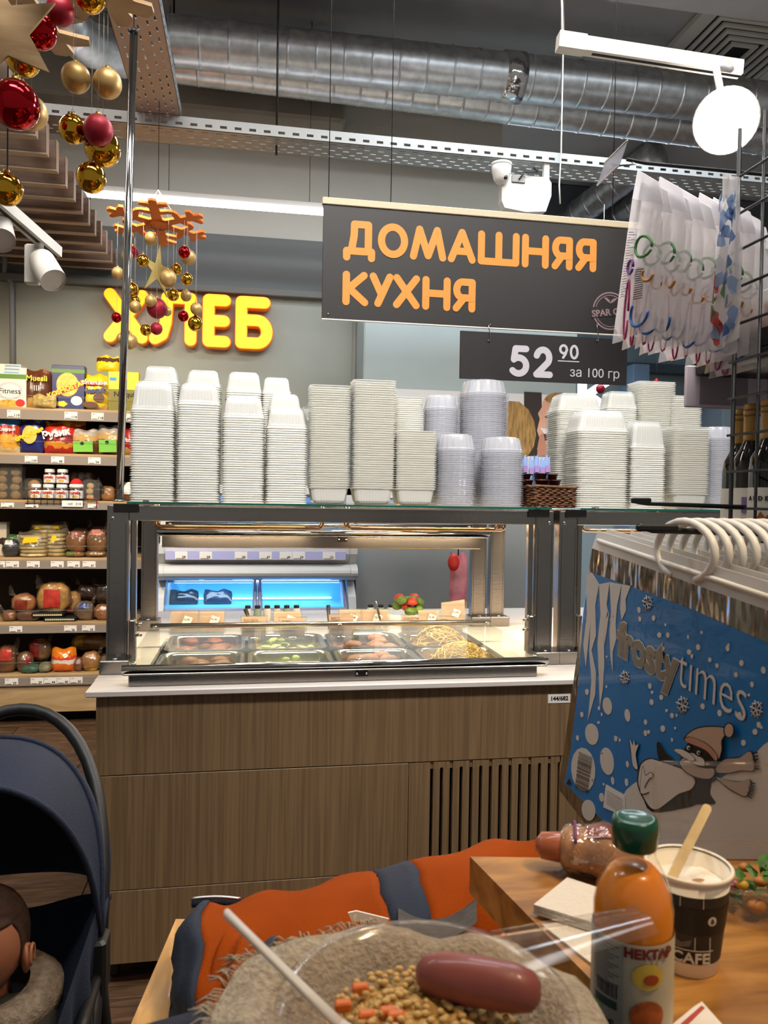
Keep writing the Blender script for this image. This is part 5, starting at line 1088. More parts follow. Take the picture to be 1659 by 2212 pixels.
# ================================================================== BAUBLES
BM = {'gs': mat('gold_mirror', '#d8a432', .06, 1), 'gm': mat('gold_matte', '#c8a468', .42, .55), 'rs': mat('red_mirror', '#b0141e', .08, .9), 'rm': mat('red_matte', '#a01c30', .45, .3)}
GOLDC = mat('bauble_cap', '#b89a58', .3, 1); THR = mat('thread', '#b9b6b0', .8)
BN = {'gs': 'shiny gold', 'gm': 'matte gold', 'rs': 'shiny red', 'rm': 'matte red'}
def bauble(px, py, rpx, Y, k, label, top, group, stretch=1.05):
    c = at(px, py, Y); r = rpx*Y/FPX*1.02; t = thing('bauble', label, 'bauble', c, group)
    part('ball', MB().ball(c, r, r, r*stretch, 28, 18), BM[k], t)
    part('cap', MB().lathe([(r*.2, r*.98), (r*.21, r*1.0), (r*.2, r*1.18), (r*.1, r*1.2)], c, 14).tube([c+Vector((r*.1*math.cos(s), 0, r*1.3+r*.12*math.sin(s))) for s in [i*PI/4 for i in range(9)]], r*.025, 5), GOLDC, t)
    part('thread', MB().tube([c+Vector((0, 0, r*1.4)), Vector((c.x, c.y, top))], .0003 if Y < 2 else .0006, 4), THR, t)
NY = 1.65; ntop = at(60, -40, NY).z+.02
for (x, y, r, k, lab, dy) in ((130, 24, 27, 'rm', 'matte red bauble at the top edge of the near cluster', .02), (195, -8, 30, 'gs', 'shiny gold bauble cut by the top edge', .0), (86, 67, 33, 'rs', 'shiny red bauble beside the wooden star', .0), (50, 126, 33, 'gs', 'shiny gold bauble just below the shiny red one', -.02),
    (164, 168, 28, 'gm', 'matte gold bauble left of the cable tray', .05), (232, 180, 28, 'gm', 'matte gold bauble in front of the cable tray', .06), (34, 226, 45, 'rs', 'largest shiny red bauble at the left edge', -.05), (68, 244, 31, 'gm', 'matte gold bauble peeking out behind the largest red one', .12),
    (157, 279, 27, 'gs', 'shiny gold bauble left of the lower matte red one', .03), (212, 281, 29, 'rm', 'matte red bauble hanging above a shiny gold one', .0), (222, 320, 35, 'gs', 'shiny gold bauble partly hidden by the matte red one', .06), (197, 384, 29, 'gs', 'lowest shiny gold bauble of the near cluster by the light bar', .02), (14, 408, 31, 'gs', 'shiny gold bauble low at the left edge above the spotlight', .0)):
    bauble(x, y, r, NY+dy, k, lab, ntop, 'near cluster of hanging baubles')
PLYW = wood('plywood', '#a9865a', '#c4a274', (3, 3, 14), 3, .6, .05)
def snowflake(name, label, c, R, th, m, tilt, rot=0, arms=6):
    t = thing(name, label, 'ornament', c); mb = MB(); Mx = Matrix.Translation(c) @ Matrix.Rotation(tilt, 4, 'X') @ Matrix.Rotation(rot, 4, 'Z')
    hub = [(R*.26*math.cos(2*PI*k/12), R*.26*math.sin(2*PI*k/12), 0) for k in range(12)]; part('hub', MB().prism(hub, (0, 0, th)).xf(Mx), m, t)
    for a in range(arms):
        A = Mx @ Matrix.Rotation(2*PI*a/arms, 4, 'Z')
        ol = [(.15, -.07), (.45, -.06), (.52, -.2), (.60, -.22), (.62, -.16), (.58, -.06), (.72, -.06), (.82, -.18), (.90, -.16), (.90, -.08), (.86, -.05), (1.0, -.05), (1.03, 0)]
        ol = ol+[(x, -y) for x, y in ol[-2::-1]]
        part('arm', MB().prism([(x*R, y*R*1.55, 0) for x, y in ol], (0, 0, th)).xf(A), m, t)
    return t
c = at(-15, 40, NY); c.z = ntop
snowflake('wooden_snowflake', 'pale plywood snowflake hanging at the top left corner', c, .3, .008, PLYW, math.radians(0), .3)
# plywood star hanging on edge in the corner
t = thing('wooden_star', 'pale plywood star panel at the top left corner beside the baubles', 'ornament', at(0, 90, NY-.05)); cs = at(2, 62, NY-.06)
pts = []
for k in range(10):
    r = .115 if k % 2 == 0 else .05; a = PI/2+k*PI/5+.25; pts.append((cs.x+r*math.cos(a), cs.y, cs.z+r*math.sin(a)))
part('panel', MB().prism(pts[::-1], (0, .006, 0)), PLYW, t); part('thread', MB().tube([cs+Vector((0, .003, .09)), Vector((cs.x, cs.y+.003, 4.6))], .0007, 4), THR, t)
# far mobile
MY = 4.0; mc = at(342, 486, MY); ORS = mat('lit_orange_plywood', '#f07c2a', .6, noise_s=6, noise_a=.1)  # orange brightened to put the spot's light from below into the colour
sf = snowflake('wooden_snowflake', 'orange wooden snowflake hanging flat above the far bauble mobile', mc, .25, .012, ORS, math.radians(-6), .52)
mtop = at(342, 410, MY)
for dx, dy in ((-.10, 0), (.06, .08), (.1, -.05)): part('string', MB().tube([mc+Vector((dx, dy, .012)), mtop], .0016, 4), THR, sf)
part('string', MB().tube([mtop, Vector((mtop.x, mtop.y, 4.42))], .0016, 4), BLACKM, sf)
i = 0
for (x, y, r, k, dy) in ((326, 515, 13, 'gm', 0), (286, 545, 12, 'rm', .1), (274, 553, 12, 'gm', .05), (309, 563, 12, 'gs', -.05), (398, 545, 12, 'rs', -.1), (407, 556, 15, 'gm', 0), (342, 580, 10, 'gs', .1), (363, 601, 17, 'gm', -.08), (381, 582, 11, 'gs', .05), (404, 603, 12, 'gs', -.1),
    (254, 590, 12, 'gm', 0), (284, 627, 15, 'gs', .05), (290, 650, 12, 'gs', .08), (292, 663, 12, 'gm', 0), (252, 686, 10, 'rs', .05), (326, 650, 12, 'gm', 0), (339, 666, 20, 'rm', .05), (361, 673, 9, 'gm', .1), (374, 637, 12, 'gs', -.05), (402, 639, 11, 'gm', 0), (424, 667, 12, 'gm', -.05), (396, 683, 11, 'rs', 0), (422, 699, 15, 'gs', -.03), (315, 713, 11, 'gs', 0), (338, 710, 12, 'rm', -.04), (264, 731, 11, 'gm', .02), (281, 738, 15, 'gm', 0)):
    WH = ('top of the far mobile', 'upper part of the far mobile', 'middle of the far mobile', 'lower part of the far mobile', 'very bottom of the far mobile')[0 if y < 530 else 1 if y < 570 else 2 if y < 640 else 3 if y < 700 else 4]
    side = 'left side' if x < 300 else 'right side' if x > 370 else 'centre'
    bauble(x, y, r, MY+dy, k, '%s bauble at the %s, %s, %d px wide'.replace(', %d px wide', '') % (BN[k], WH, side), mc.z, 'baubles of the far mobile'); i += 1
t = thing('wooden_star', 'thin golden star hanging in the middle of the far mobile', 'ornament', at(340, 590, MY)); cs = at(341, 585, MY+.02); pts = []
for k in range(10):
    r = .14 if k % 2 == 0 else .04; a = PI/2+k*PI/5-.1; pts.append((cs.x+r*.62*math.cos(a), cs.y+r*.5*math.cos(a), cs.z+r*math.sin(a)))
part('panel', MB().prism(pts[::-1], (-.004, .006, 0)), mat('gold_card', '#b09a58', .4, .6), t); part('thread', MB().tube([cs, Vector((cs.x, cs.y, mc.z))], .0007, 4), THR, t)
for (x, y, r, Y, lab) in ((1452, 773, 9, 6.6, 'red bauble hanging below the clear bags'), (1418, 824, 6, 7.2, 'smallest red bauble hanging in the far hall'), (1297, 840, 10, 6.4, 'red bauble just under the price board')): bauble(x, y, r, Y, 'rm', lab, 4.6, 'red baubles in the far hall')
bauble(1490, 862, 7, 6.6, 'gm', 'gold bauble peeking below the black shelf price strip', 4.6, 'red baubles in the far hall')

# ================================================================== RIGHT-HAND RACK
GX = .93
def zx(py, X=GX, px=1620): return atx(px, py, X).z
rk = thing('wire_rack', 'black wire grid rack end with hooks beside the wine bottles', 'rack', (1.2, 1.3, 0))
for y in (1.375, 1.30, 1.225, 1.15, 1.075): part('upright_wire', MB().tube([(GX, y, 0), (GX, y, 2.22)], .0042 if y == 1.375 else .003, 8), BLACKM, rk)
for k in range(23): part('cross_wire', MB().tube([(GX-.004, 1.385, .55+k*.0715), (GX-.004, 1.04, .55+k*.0715)], .0028, 6), BLACKM, rk)
sh = part('shelf_tray', MB().bbox(.985, 1.75, 1.18, 1.60, 1.775, 1.80, .003).box(.985, 1.0, 1.18, 1.60, 1.80, 1.835).box(.985, 1.75, 1.585, 1.60, 1.80, 1.835).box(.985, 1.75, 1.2, 1.24, 1.74, 1.775), BLACKM, rk)
pr = part('price_rail', MB().bbox(.965, 1.75, 1.603, 1.612, 1.705, 1.80, .003), mat('clear_price_rail', '#d8cdd8', .3), sh)
for k in range(4): part('price_tag', MB().box(1.0+k*.17, 1.12+k*.17, 1.6025, 1.603, 1.712, 1.79), mat('tag_back', '#9a8e98', .6), pr)
part('shelf_tray', MB().bbox(.985, 1.75, 1.18, 1.62, 1.365, 1.384, .003), BLACKM, rk); part('back_post', MB().box(1.70, 1.75, 1.16, 1.2, 0, 2.3).box(.99, 1.02, 1.16, 1.19, 0, 1.365), BLACKM, rk)
for z, y, x0, x1 in ((1.486, 1.33, .70, GX),):
    h = part('hook_arm', MB().tube([(GX, y, z-.004), (x0+.03, y, z), (x0, y, z+.004)], .0042, 8), BLACKM, rk); part('hook_tip', MB().bbox(x0-.004, x0+.035, y-.004, y+.004, z+.0, z+.011, .002), BLACKM, h)
# cartons on the upper tray
for i, (y, c) in enumerate(((1.27, '#6a4426'), (1.37, '#2a2420'), (1.48, '#7a5030'))):
    t = thing('carton', 'dark narrow carton on the black shelf, %s' % ('nearest', 'middle', 'farthest')[i], 'carton', (1.07, y, 1.80), 'cartons on the black shelf'); part('box', MB().bbox(1.01, 1.13, y-.042, y+.042, 1.8005, 1.92, .003), mat('carton_'+c[1:], c, .4, noise_s=8, noise_a=.5, stretch=(1, 12, 1)), t)
    part('front_print', MB().box(1.0095, 1.01, y-.025, y+.025, 1.82, 1.89), mat('carton_print_%d' % i, '#c07a34', .5), t)
# wine bottles
BOT = mat('wine_glass', '#0b0d0c', .08, coat=.6); CAPM = mat('tan_foil', '#b08848', .4, .2); LBLM = mat('cream_label', '#e4ddd0', .6)
for i, (px, Y, dz, lab) in enumerate(((1598, 1.56, -.006, 'dark wine bottle behind the first upright wire'), (1622, 1.47, .0, 'dark wine bottle in the middle of the three'), (1660, 1.40, .0, 'dark wine bottle with cream label at the right edge'))):
    c = at(px, 1000, Y); c.z = 1.3845
    t = thing('wine_bottle', lab, 'bottle', c, 'wine bottles in the rack')
    part('glass', MB().lathe([(.030, 0), (.0365, .004), (.037, .02), (.037, .175), (.034, .197), (.024, .216), (.0155, .235), (.0145, .26), (.0145, .262)], c, 28), BOT, t)
    part('capsule', MB().lathe([(.0155, .236), (.0158, .24), (.0155, .29), (.0165, .293), (.0165, .312), (.015, .314), (.001, .314)], c, 22), CAPM, t)
    for z in (.288, .299): part('ring', MB().lathe([(.0165, z), (.0172, z+.002), (.0165, z+.004)], c, 22), mat('foil_line', '#8a6430', .5), t)
    lb = part('label', MB().lathe([(.0374, .03), (.0376, .032), (.0376, .135), (.0374, .137)], c, 28, cap=False), LBLM, t)
    d = (CAM-c); d.z = 0; d.normalize(); side = Vector((-d.y, d.x, 0))
    if i == 2:
        for k, chh in enumerate('ARDEN'): part('lettering', text_mb(chh, .012, frame(c+(d*math.cos((k-2)*.3-.35)+side*math.sin((k-2)*.3-.35))*.0382+Vector((0, 0, .115)), side*math.cos((k-2)*.3-.35)-d*math.sin((k-2)*.3-.35), (0, 0, 1)), .0003), INK, lb)
        part('print', MB().prism([c+d*.0385+side*x+Vector((0, 0, z)) for x, z in ((-.02, .075), (-.012, .09), (-.004, .078), (.006, .088), (.0, .05), (-.012, .04))], -d*.002), mat('label_orange', '#b4612c', .5), lb)
    else:
        part('tax_stamp', MB().prism([c+d*.0382+side*x+Vector((0, 0, z)) for x, z in ((-.016, .085), (-.016, .118), (.006, .118), (.006, .085))], -d*.001), mat('stamp_violet', '#8a7ab0', .5), lb)
        part('barcode', MB().prism([c+d*.0382+side*x+Vector((0, 0, z)) for x, z in ((-.01, .04), (-.01, .07), (.0, .07), (.0, .04))], -d*.001), INK, lb)

# ---------------------------------------------------------- blue insulated carrier bags on the lower hook
BX = .62
FOIL = mat('silver_foil', '#b4aca2', .16, 1, bump=1.0, bscale=26, stretch=(1, 1, .35)); FOILD = mat('silver_foil_edge', '#8a847c', .28, 1, bump=.9, bscale=30)
WPL = mat('white_handle_plastic', '#dcdad6', .35, sss=.1); CPL = sheer('clear_top_strip', '#f2efec', .72, .2, .06, .35)
BLUE = mat('print_bag_blue', '#1270b4', .35, noise_s=3, noise_a=.08, coat=.3); SNOW = mat('print_snow', '#c9c2ba', .45); SILV = mat('print_silver', '#9a938a', .3, .7); PBLK = mat('print_black', '#120f10', .4)
TLb, TRb, LLb, LRb = (1.33, 1.402), (.815, 1.358), (1.462, .905), (.865, .825)
def bagpt(u, v, X, wob=0):
    a = [TLb[k]+(TRb[k]-TLb[k])*u for k in (0, 1)]; b = [LLb[k]+(LRb[k]-LLb[k])*u for k in (0, 1)]
    return Vector((X, a[0]+(b[0]-a[0])*v, a[1]+(b[1]-a[1])*v))
ringY = atx(1478, 1180, BX).y
ROD = atx(1478, 1140, BX)
bgs = []
for i in range(12):
    X = BX+i*.021; dz = .004*math.sin(i*2.1); dyy = .006*math.sin(i*1.3)
    lab = 'blue printed insulated carrier bag at the front of the hook' if i == 0 else 'silver insulated carrier bag hanging behind the front blue bag'
    t = thing('insulated_bag', lab, 'bag', bagpt(.5, 1, X), 'insulated bags on the hook')
    off = Vector((0, dyy, dz))
    th = .012
    part('foil_body', MB().grid(lambda u, v: bagpt(u, v, X+.003*math.sin(PI*u)*math.sin(PI*v)*0, 0)+off, 2, 2, smooth=False).grid(lambda u, v: bagpt(u, v, X+.002+th*math.sin(PI*u)**.5*math.sin(PI*min(1, v*.9+.05)))+off, 8, 8), FOIL, t)
    tl, tr = bagpt(0, 0, X)+off, bagpt(1, 0, X)+off; upv = Vector((0, -.02, .1)).normalized()
    part('top_strip', MB().prism([tl+Vector((0, .0, 0)), tl+upv*.034+Vector((.003, -.01, 0)), tr+upv*.034+Vector((.003, 0, 0)), tr], (.002, 0, 0)), CPL, t)
    mid = bagpt(.5, 0, X)+off; mid = Vector((X+.001, ROD.y, tl.z+(tr.z-tl.z)*((tl.y-ROD.y)/(tl.y-tr.y))))
    part('stiffener', MB().tube([tl+upv*.016+Vector((.001, -.02, 0)), tr+upv*.016+Vector((.001, 0, 0))], .0045, 6), WPL, t)
    H = ROD.z+.006-mid.z
    part('handle', MB().tube([mid+Vector((0, .075*math.cos(s), H*.52+H*.52*math.sin(s))) for s in [math.radians(-65+310*k/20) for k in range(21)]], .0058, 8), WPL, t)
    bgs.append(t)
hk = thing('bag_hook', 'black rod hook carrying the insulated carrier bags', 'hook', ROD); part('rod', MB().tube([(GX+.05, ROD.y, ROD.z-.012), (BX-.05, ROD.y, ROD.z-.004), (BX-.07, ROD.y, ROD.z+.002)], .0045, 8), BLACKM, hk)
part('tip', MB().bbox(BX-.075, BX-.01, ROD.y-.005, ROD.y+.005, ROD.z-.006, ROD.z+.005, .003), BLACKM, hk)
fb = bgs[0]
def B(cx, cy, k=1): return atx(1180+cx*.3254, 1080+cy*.3254, BX-.0008*k)
def bp(pts, m, k=1, nm='print', par=None): return part(nm, MB().prism([B(x, y, k) for x, y in pts], (.0005, 0, 0)), m, par or fb)
def smoothp(pts, n=4):
    out = []; m = len(pts)
    for i in range(m):
        p0, p1, p2, p3 = (Vector(pts[(i+j-1) % m]) for j in range(4))
        for s in range(n):
            t = s/n; out.append(tuple(.5*((2*p1)+(p2-p0)*t+(2*p0-5*p1+4*p2-p3)*t*t+(3*p1-p0-3*p2+p3)*t**3)))
    return out
def grow(pts, d):
    c = Vector((sum(p[0] for p in pts)/len(pts), sum(p[1] for p in pts)/len(pts))); out = []
    for p in pts:
        v = Vector(p)-c; out.append(tuple(Vector(p)+v.normalized()*d))
    return out
def inked(pts, m, k, w=9): bp(smoothp(grow(pts, w)), PBLK, k); bp(smoothp(pts), m, k+1)
def ell(cx, cy, rx, ry, rot=0, n=16): return [(cx+rx*math.cos(2*PI*i/n)*math.cos(rot)-ry*math.sin(2*PI*i/n)*math.sin(rot), cy+rx*math.cos(2*PI*i/n)*math.sin(rot)+ry*math.sin(2*PI*i/n)*math.cos(rot)) for i in range(n)]
bp([(290, 480), (560, 575), (900, 700), (1500, 965), (1560, 1000), (1560, 2330), (700, 2330), (440, 2190), (120, 1880), (165, 1640), (215, 1200), (245, 760)], BLUE, 1, 'blue_print')
bp(smoothp([(510, 1980), (560, 1900), (640, 1870), (800, 1950), (1050, 1900), (1300, 1760), (1560, 1600), (1580, 2330), (700, 2330), (520, 2200)]), SNOW, 2, 'snow_hill')
# icicles
for pts in ([(265, 500), (300, 480), (350, 560), (325, 700), (330, 900), (300, 1000), (330, 1150), (325, 1290), (275, 1470), (300, 1200), (285, 1000), (295, 800), (262, 1110), (245, 960), (270, 760)],
            [(350, 560), (420, 545), (400, 700), (410, 760), (380, 850), (385, 1100), (375, 1260), (355, 1380), (350, 1200), (340, 950), (360, 760)], [(420, 545), (500, 560), (470, 700), (460, 820), (465, 920), (440, 1010), (440, 1150), (425, 1030), (420, 880), (430, 740)],
            [(500, 560), (560, 570), (525, 660), (530, 730), (500, 800), (490, 720)], [(400, 700), (415, 760), (400, 880), (385, 960), (380, 860)]): bp(pts, SNOW, 2, 'icicle')
random.seed(11)
dots = [(405, 1368, 30, 58), (302, 1555, 44, 72), (403, 1735, 45, 92), (280, 2060, 45, 70), (538, 1430, 18, 42), (845, 745, 15, 22), (950, 818, 15, 18), (948, 1010, 14, 18), (1008, 978, 14, 20), (1322, 960, 15, 24), (750, 897, 13, 18), (806, 897, 12, 18), (615, 730, 10, 22), (620, 790, 9, 18), (712, 785, 11, 18), (1203, 985, 12, 20), (1258, 1160, 12, 18), (1295, 1083, 14, 20), (1440, 1130, 15, 24), (1037, 1370, 14, 20), (1150, 1415, 14, 22), (1282, 1430, 14, 24), (773, 1518, 15, 22), (834, 1432, 12, 18), (795, 1230, 14, 20), (763, 1310, 13, 18), (698, 1342, 13, 20), (687, 1235, 11, 20), (1308, 1612, 15, 20), (1410, 1493, 14, 20), (367, 1975, 16, 30), (658, 1548, 11, 20), (460, 1585, 10, 20), (532, 1875, 11, 26), (440, 1865, 10, 26), (538, 1755, 9, 22), (270, 1275, 12, 20), (235, 1425, 10, 18), (207, 1580, 9, 18), (1365, 1225, 11, 20), (1132, 1100, 11, 16), (1085, 1062, 10, 16), (1385, 1540, 16, 20), (775, 987, 10, 15), (658, 1475, 10, 18), (1030, 880, 8, 12), (1168, 872, 8, 14), (1237, 938, 9, 14)]
for _ in range(46): dots.append((random.uniform(260, 1450), random.uniform(760, 1900), random.uniform(5, 9), random.uniform(8, 14)))
for (x, y, rx, ry) in dots:
    if (x > 470 and x < 1260 and 820 < y-(x-470)*.35 < 1150) or (y > 1600 and x > 560): 
        if rx < 9.5: continue
    if y < 500+(x-290)*.42+60: continue
    bp(ell(x, y, rx, ry, -.15), SNOW, 2, 'snow_dot')
for (x, y, r) in ((672, 685, 52), (522, 1180, 48), (905, 1362, 62), (1395, 1390, 62)):
    mb = MB()
    for k in range(6):
        a = k*PI/3+.3; d = (math.cos(a)*.7, math.sin(a))
        mb.tube([B(x, y, 2.2), B(x+r*d[0], y+r*d[1], 2.2)], .0011, 4)
        for s in (-.5, .5): mb.tube([B(x+r*.55*d[0], y+r*.55*d[1], 2.2), B(x+r*.85*math.cos(a+s)*.7, y+r*.85*math.sin(a+s), 2.2)], .0009, 4)
    part('snowflake_print', mb, SNOW, fb)
# lettering along the tilted print line
ux = (B(830, 1175)-B(485, 985)).normalized(); uy = (B(500, 850)-B(485, 985)).normalized(); uy = (uy-ux*uy.dot(ux)).normalized()
L0 = B(655, 1020, 3)
part('lettering', text_mb('frosty', .078, frame(L0, ux, uy), .003, .0004, 'CENTER', 1.0), SILV, fb); part('lettering', text_mb('frosty', .078, frame(L0+Vector((.0006, 0, 0)), ux, uy), .005, .0002, 'CENTER', 1.0), SNOW, fb)
ux2 = (B(1240, 1320)-B(885, 1130)).normalized(); uy2 = (uy-ux2*uy.dot(ux2)).normalized(); part('lettering', text_mb('times', .088, frame(B(1092, 1222, 3), ux2, uy2), -.0012, .0004, 'CENTER', .84), SNOW, fb)
# barcode bubble, recycling mark, sticker
bp(ell(245, 1790, 80, 146, -.08), SNOW, 2, 'bubble'); random.seed(2); yv = 0
for k in range(22):
    w = random.choice((2, 3, 5)); y = 1672+k*11; bp([(215-k*1.2, y), (305-k*1.5, y+38), (305-k*1.5, y+38+w), (215-k*1.2, y+w)], PBLK, 3, 'barcode_bar')
bp([(395, 1888), (522, 1960), (525, 2105), (378, 2040)], mat('sticker_white', '#d8d2cc', .5), 3, 'sticker'); bp([(130, 1885), (152, 1848), (165, 1890)], PBLK, 3, 'recycling_mark')
for k in range(7): bp([(400, 1925+k*14), (505, 1982+k*14), (505, 1984+k*14), (400, 1928+k*14)], mat('sticker_ink', '#a39c98', .6), 4, 'sticker_text')
# cartoon penguin sliding on its belly
PW = mat('print_belly', '#c8bfb6', .45); HATC = mat('print_hat', '#b59a86', .45); HATB = mat('print_hat_band', '#b07f6a', .45); SCF = mat('print_scarf', '#a8968a', .45)
inked([(735, 1625), (752, 1612), (775, 1650), (800, 1690), (830, 1710), (862, 1765), (800, 1765), (750, 1720)], PBLK, 3, 4)
bp(smoothp([(640, 1950), (690, 2040), (800, 2020), (900, 1930), (990, 1840), (1090, 1845), (1085, 1950), (1120, 2015), (1000, 2020), (940, 2040), (700, 2070)]), PBLK, 3)
inked([(620, 1790), (640, 1745), (690, 1720), (760, 1740), (850, 1770), (920, 1800), (985, 1860), (960, 1920), (880, 1950), (800, 2010), (740, 2050), (690, 2040), (640, 1960), (612, 1880)], PW, 4)
inked([(555, 1590), (572, 1630), (580, 1595), (590, 1630), (612, 1625), (592, 1690), (605, 1785), (575, 1760), (562, 1660)], PW, 4, 6); inked([(625, 1940), (640, 1772), (655, 1830), (690, 1812), (708, 1832), (680, 1852), (650, 1910), (680, 1935)], PW, 6, 6)
inked([(1120, 1800), (1180, 1725), (1280, 1712), (1355, 1672), (1378, 1790), (1290, 1795), (1200, 1812)], SCF, 4); inked([(1125, 1838), (1200, 1862), (1280, 1872), (1350, 1862), (1328, 1965), (1240, 1930), (1180, 1890)], SCF, 4)
for k in range(6): bp([(1362+k*3, 1680+k*20), (1400+k*2, 1672+k*22), (1402+k*2, 1680+k*22), (1364+k*3, 1690+k*20)], PBLK, 5, 'fringe'); bp([(1350-k*4, 1870+k*17), (1388-k*5, 1880+k*19), (1386-k*5, 1888+k*19), (1348-k*4, 1880+k*17)], PBLK, 5, 'fringe')
bp(smoothp([(922, 1640), (960, 1605), (1060, 1610), (1115, 1700), (1100, 1775), (1040, 1775), (960, 1760), (910, 1700)]), PBLK, 5)
bp(smoothp([(905, 1690), (965, 1680), (1000, 1700), (1040, 1720), (1045, 1765), (960, 1745), (915, 1715)]), PW, 6); inked([(848, 1660), (890, 1655), (950, 1685), (985, 1725), (940, 1730), (895, 1695)], PW, 7, 5)
bp(ell(943, 1645, 12, 14), PW, 7); bp(ell(945, 1648, 6, 7), PBLK, 8); bp(ell(1010, 1678, 12, 14), PW, 7); bp(ell(1012, 1680, 6, 7), PBLK, 8)
inked([(890, 1735), (920, 1712), (980, 1762), (1050, 1782), (1108, 1785), (1112, 1822), (1080, 1850), (1000, 1840), (930, 1805), (895, 1765)], SCF, 7)
inked([(920, 1590), (960, 1540), (1040, 1510), (1168, 1512), (1188, 1548), (1160, 1600), (1162, 1660), (1132, 1730), (1070, 1660), (960, 1610)], HATC, 7); inked([(918, 1592), (960, 1576), (1060, 1620), (1128, 1690), (1124, 1732), (1060, 1662), (960, 1618)], HATB, 9, 6); inked(ell(1212, 1530, 28, 44), HATC, 9, 8)

# ---------------------------------------------------------- clear gift bags on the upper hook
CEL = sheer('cellophane', '#fbf8f8', .34, .18, .05, .7, .35, 16); HDR = sheer('white_header_card', '#f4f2f4', .7, .4, .05, .7)
LOOPC = ['#2a66b4', '#b03a70', '#c88a3a', '#4a8a50', '#7a4a9a']
def C5(x, y, X): return atx(1240+x*.2526, 300+y*.2526, X)
X0b = .75
base = [C5(480, 510, X0b), C5(745, 560, X0b), C5(700, 1600, X0b), C5(310, 1745, X0b)]
for i in range(11):
    X = X0b+i*.024; random.seed(100+i); jit = Vector((0, random.uniform(-.012, .012), random.uniform(-.012, .006)-i*.006)); Q = [Vector((X, p.y, p.z))+jit for p in base]
    t = thing('gift_bag', ('clear printed plastic bag at the front of the upper hook' if i == 0 else 'clear plastic bag hanging behind the front one on the upper hook'), 'bag', (Q[2]+Q[3])/2, 'clear bags on the upper hook')
    def sf_(u, v, s=0): 
        a = Q[0].lerp(Q[1], u); b = Q[3].lerp(Q[2], u); p = a.lerp(b, v); return p+Vector((.004*math.sin(u*9+i)*v+s*.006*math.sin(PI*u)*math.sin(PI*v), 0, 0))
    part('film', MB().grid(lambda u, v: sf_(u, v, -1), 6, 8).grid(lambda u, v: sf_(u, v, 1), 6, 8), CEL, t)
    hl, hr = Q[0], Q[1]; part('header', MB().prism([hl, hl+Vector((0, -.02, .05)), hr+Vector((0, .02, .05)), hr], (.001, 0, 0)), HDR, t)
    for k, (u0, v0, du, dv) in enumerate(((.62, .84, .16, .10), (.30, .78, .07, .22), (.75, .55, .10, .05), (.6, .33, .2, .08), (.3, .47, .1, .05))):
        pth = [sf_(u0+du*math.cos(s)*(1 if k != 3 else 1), v0+dv*math.sin(s), -1)+Vector((-.002, 0, 0)) for s in [PI*2*q/14*(.62 if k in (0, 2) else .95)+(0 if k in (0, 2) else .4) for q in range(15)]]
        part('ribbon_print', MB().tube(pth, .0032 if k != 1 else .0022, 4), mat('ribbon_'+LOOPC[k][1:], LOOPC[k], .5), t)
    if i == 0:
        mb = MB()
        for k in range(26): mb.prism([sf_(.06, .22+k*.018, -1)+Vector((-.002, 0, 0)), sf_(.06, .225+k*.018, -1)+Vector((-.002, 0, 0)), sf_(.24+.1*math.sin(k*2.3), .225+k*.018, -1)+Vector((-.002, 0, 0)), sf_(.24+.1*math.sin(k*2.3), .22+k*.018, -1)+Vector((-.002, 0, 0))], (.0003, 0, 0))
        part('text_lines', mb, mat('grey_ink', '#8a7a72', .7), t); mb = MB()
        for k in range(14): mb.prism([sf_(.5, .50+k*.017, -1)+Vector((-.002, 0, 0)), sf_(.5, .506+k*.017, -1)+Vector((-.002, 0, 0)), sf_(.68, .506+k*.017, -1)+Vector((-.002, 0, 0)), sf_(.68, .50+k*.017, -1)+Vector((-.002, 0, 0))], (.0003, 0, 0))
        part('barcode', mb, INK, t)
# floral bag nearer the viewer
Q = [C5(1270, 300, .83), C5(1440, 330, .83), C5(1400, 1700, .83), C5(1180, 1840, .83)]
t = thing('gift_bag', 'clear bag with red and blue flower print at the right of the hook', 'bag', (Q[2]+Q[3])/2)
def sg(u, v, s=0):
    p = Q[0].lerp(Q[1], u).lerp(Q[3].lerp(Q[2], u), v); return p+Vector((.004*math.sin(u*11+v*4)+s*.005*math.sin(PI*u)*math.sin(PI*v), 0, 0))
part('film', MB().grid(lambda u, v: sg(u, v, -1), 6, 10).grid(lambda u, v: sg(u, v, 1), 6, 10), CEL, t)
random.seed(5)
for k in range(34):
    u, v = random.uniform(.12, .88), random.uniform(.12, .95); c = ['#5f84b8', '#7f98c4', '#b8433c', '#4f7a48', '#8fa9d0', '#3f5f9a', '#d8d8e0'][k % 7 if v > .5 else (k % 2)*4]
    if k % 7 == 2: u = .25
    part('flower_print', MB().poly([sg(min(1, max(0, u+.13*math.cos(s)*(1+.3*math.sin(3*s+k)))), min(1, max(0, v+.05*math.sin(s)*(1+.3*math.cos(2*s+k)))), -1)+Vector((-.0015-.0002*k, 0, 0)) for s in [2*PI*q/12 for q in range(12)]]), sheer('flower_'+c[1:], c, .85, .3, .04, .5), t)
hz_ = base[0].z+.045; hy_ = (base[0].y+base[1].y)/2
hk = thing('bag_hook', 'thin black rod hook with the clear gift bags', 'hook', (X0b, hy_, hz_)); part('rod', MB().tube([(X0b-.04, hy_, hz_+.004), (X0b, hy_, hz_), (1.2, hy_, hz_)], .0035, 8), BLACKM, hk)
part('support', MB().tube([(1.2, hy_, hz_), (1.2, 1.3, hz_), (GX+.3, 1.2, hz_-.1), (GX+.3, 1.18, 1.8)], .006, 8), BLACKM, hk)
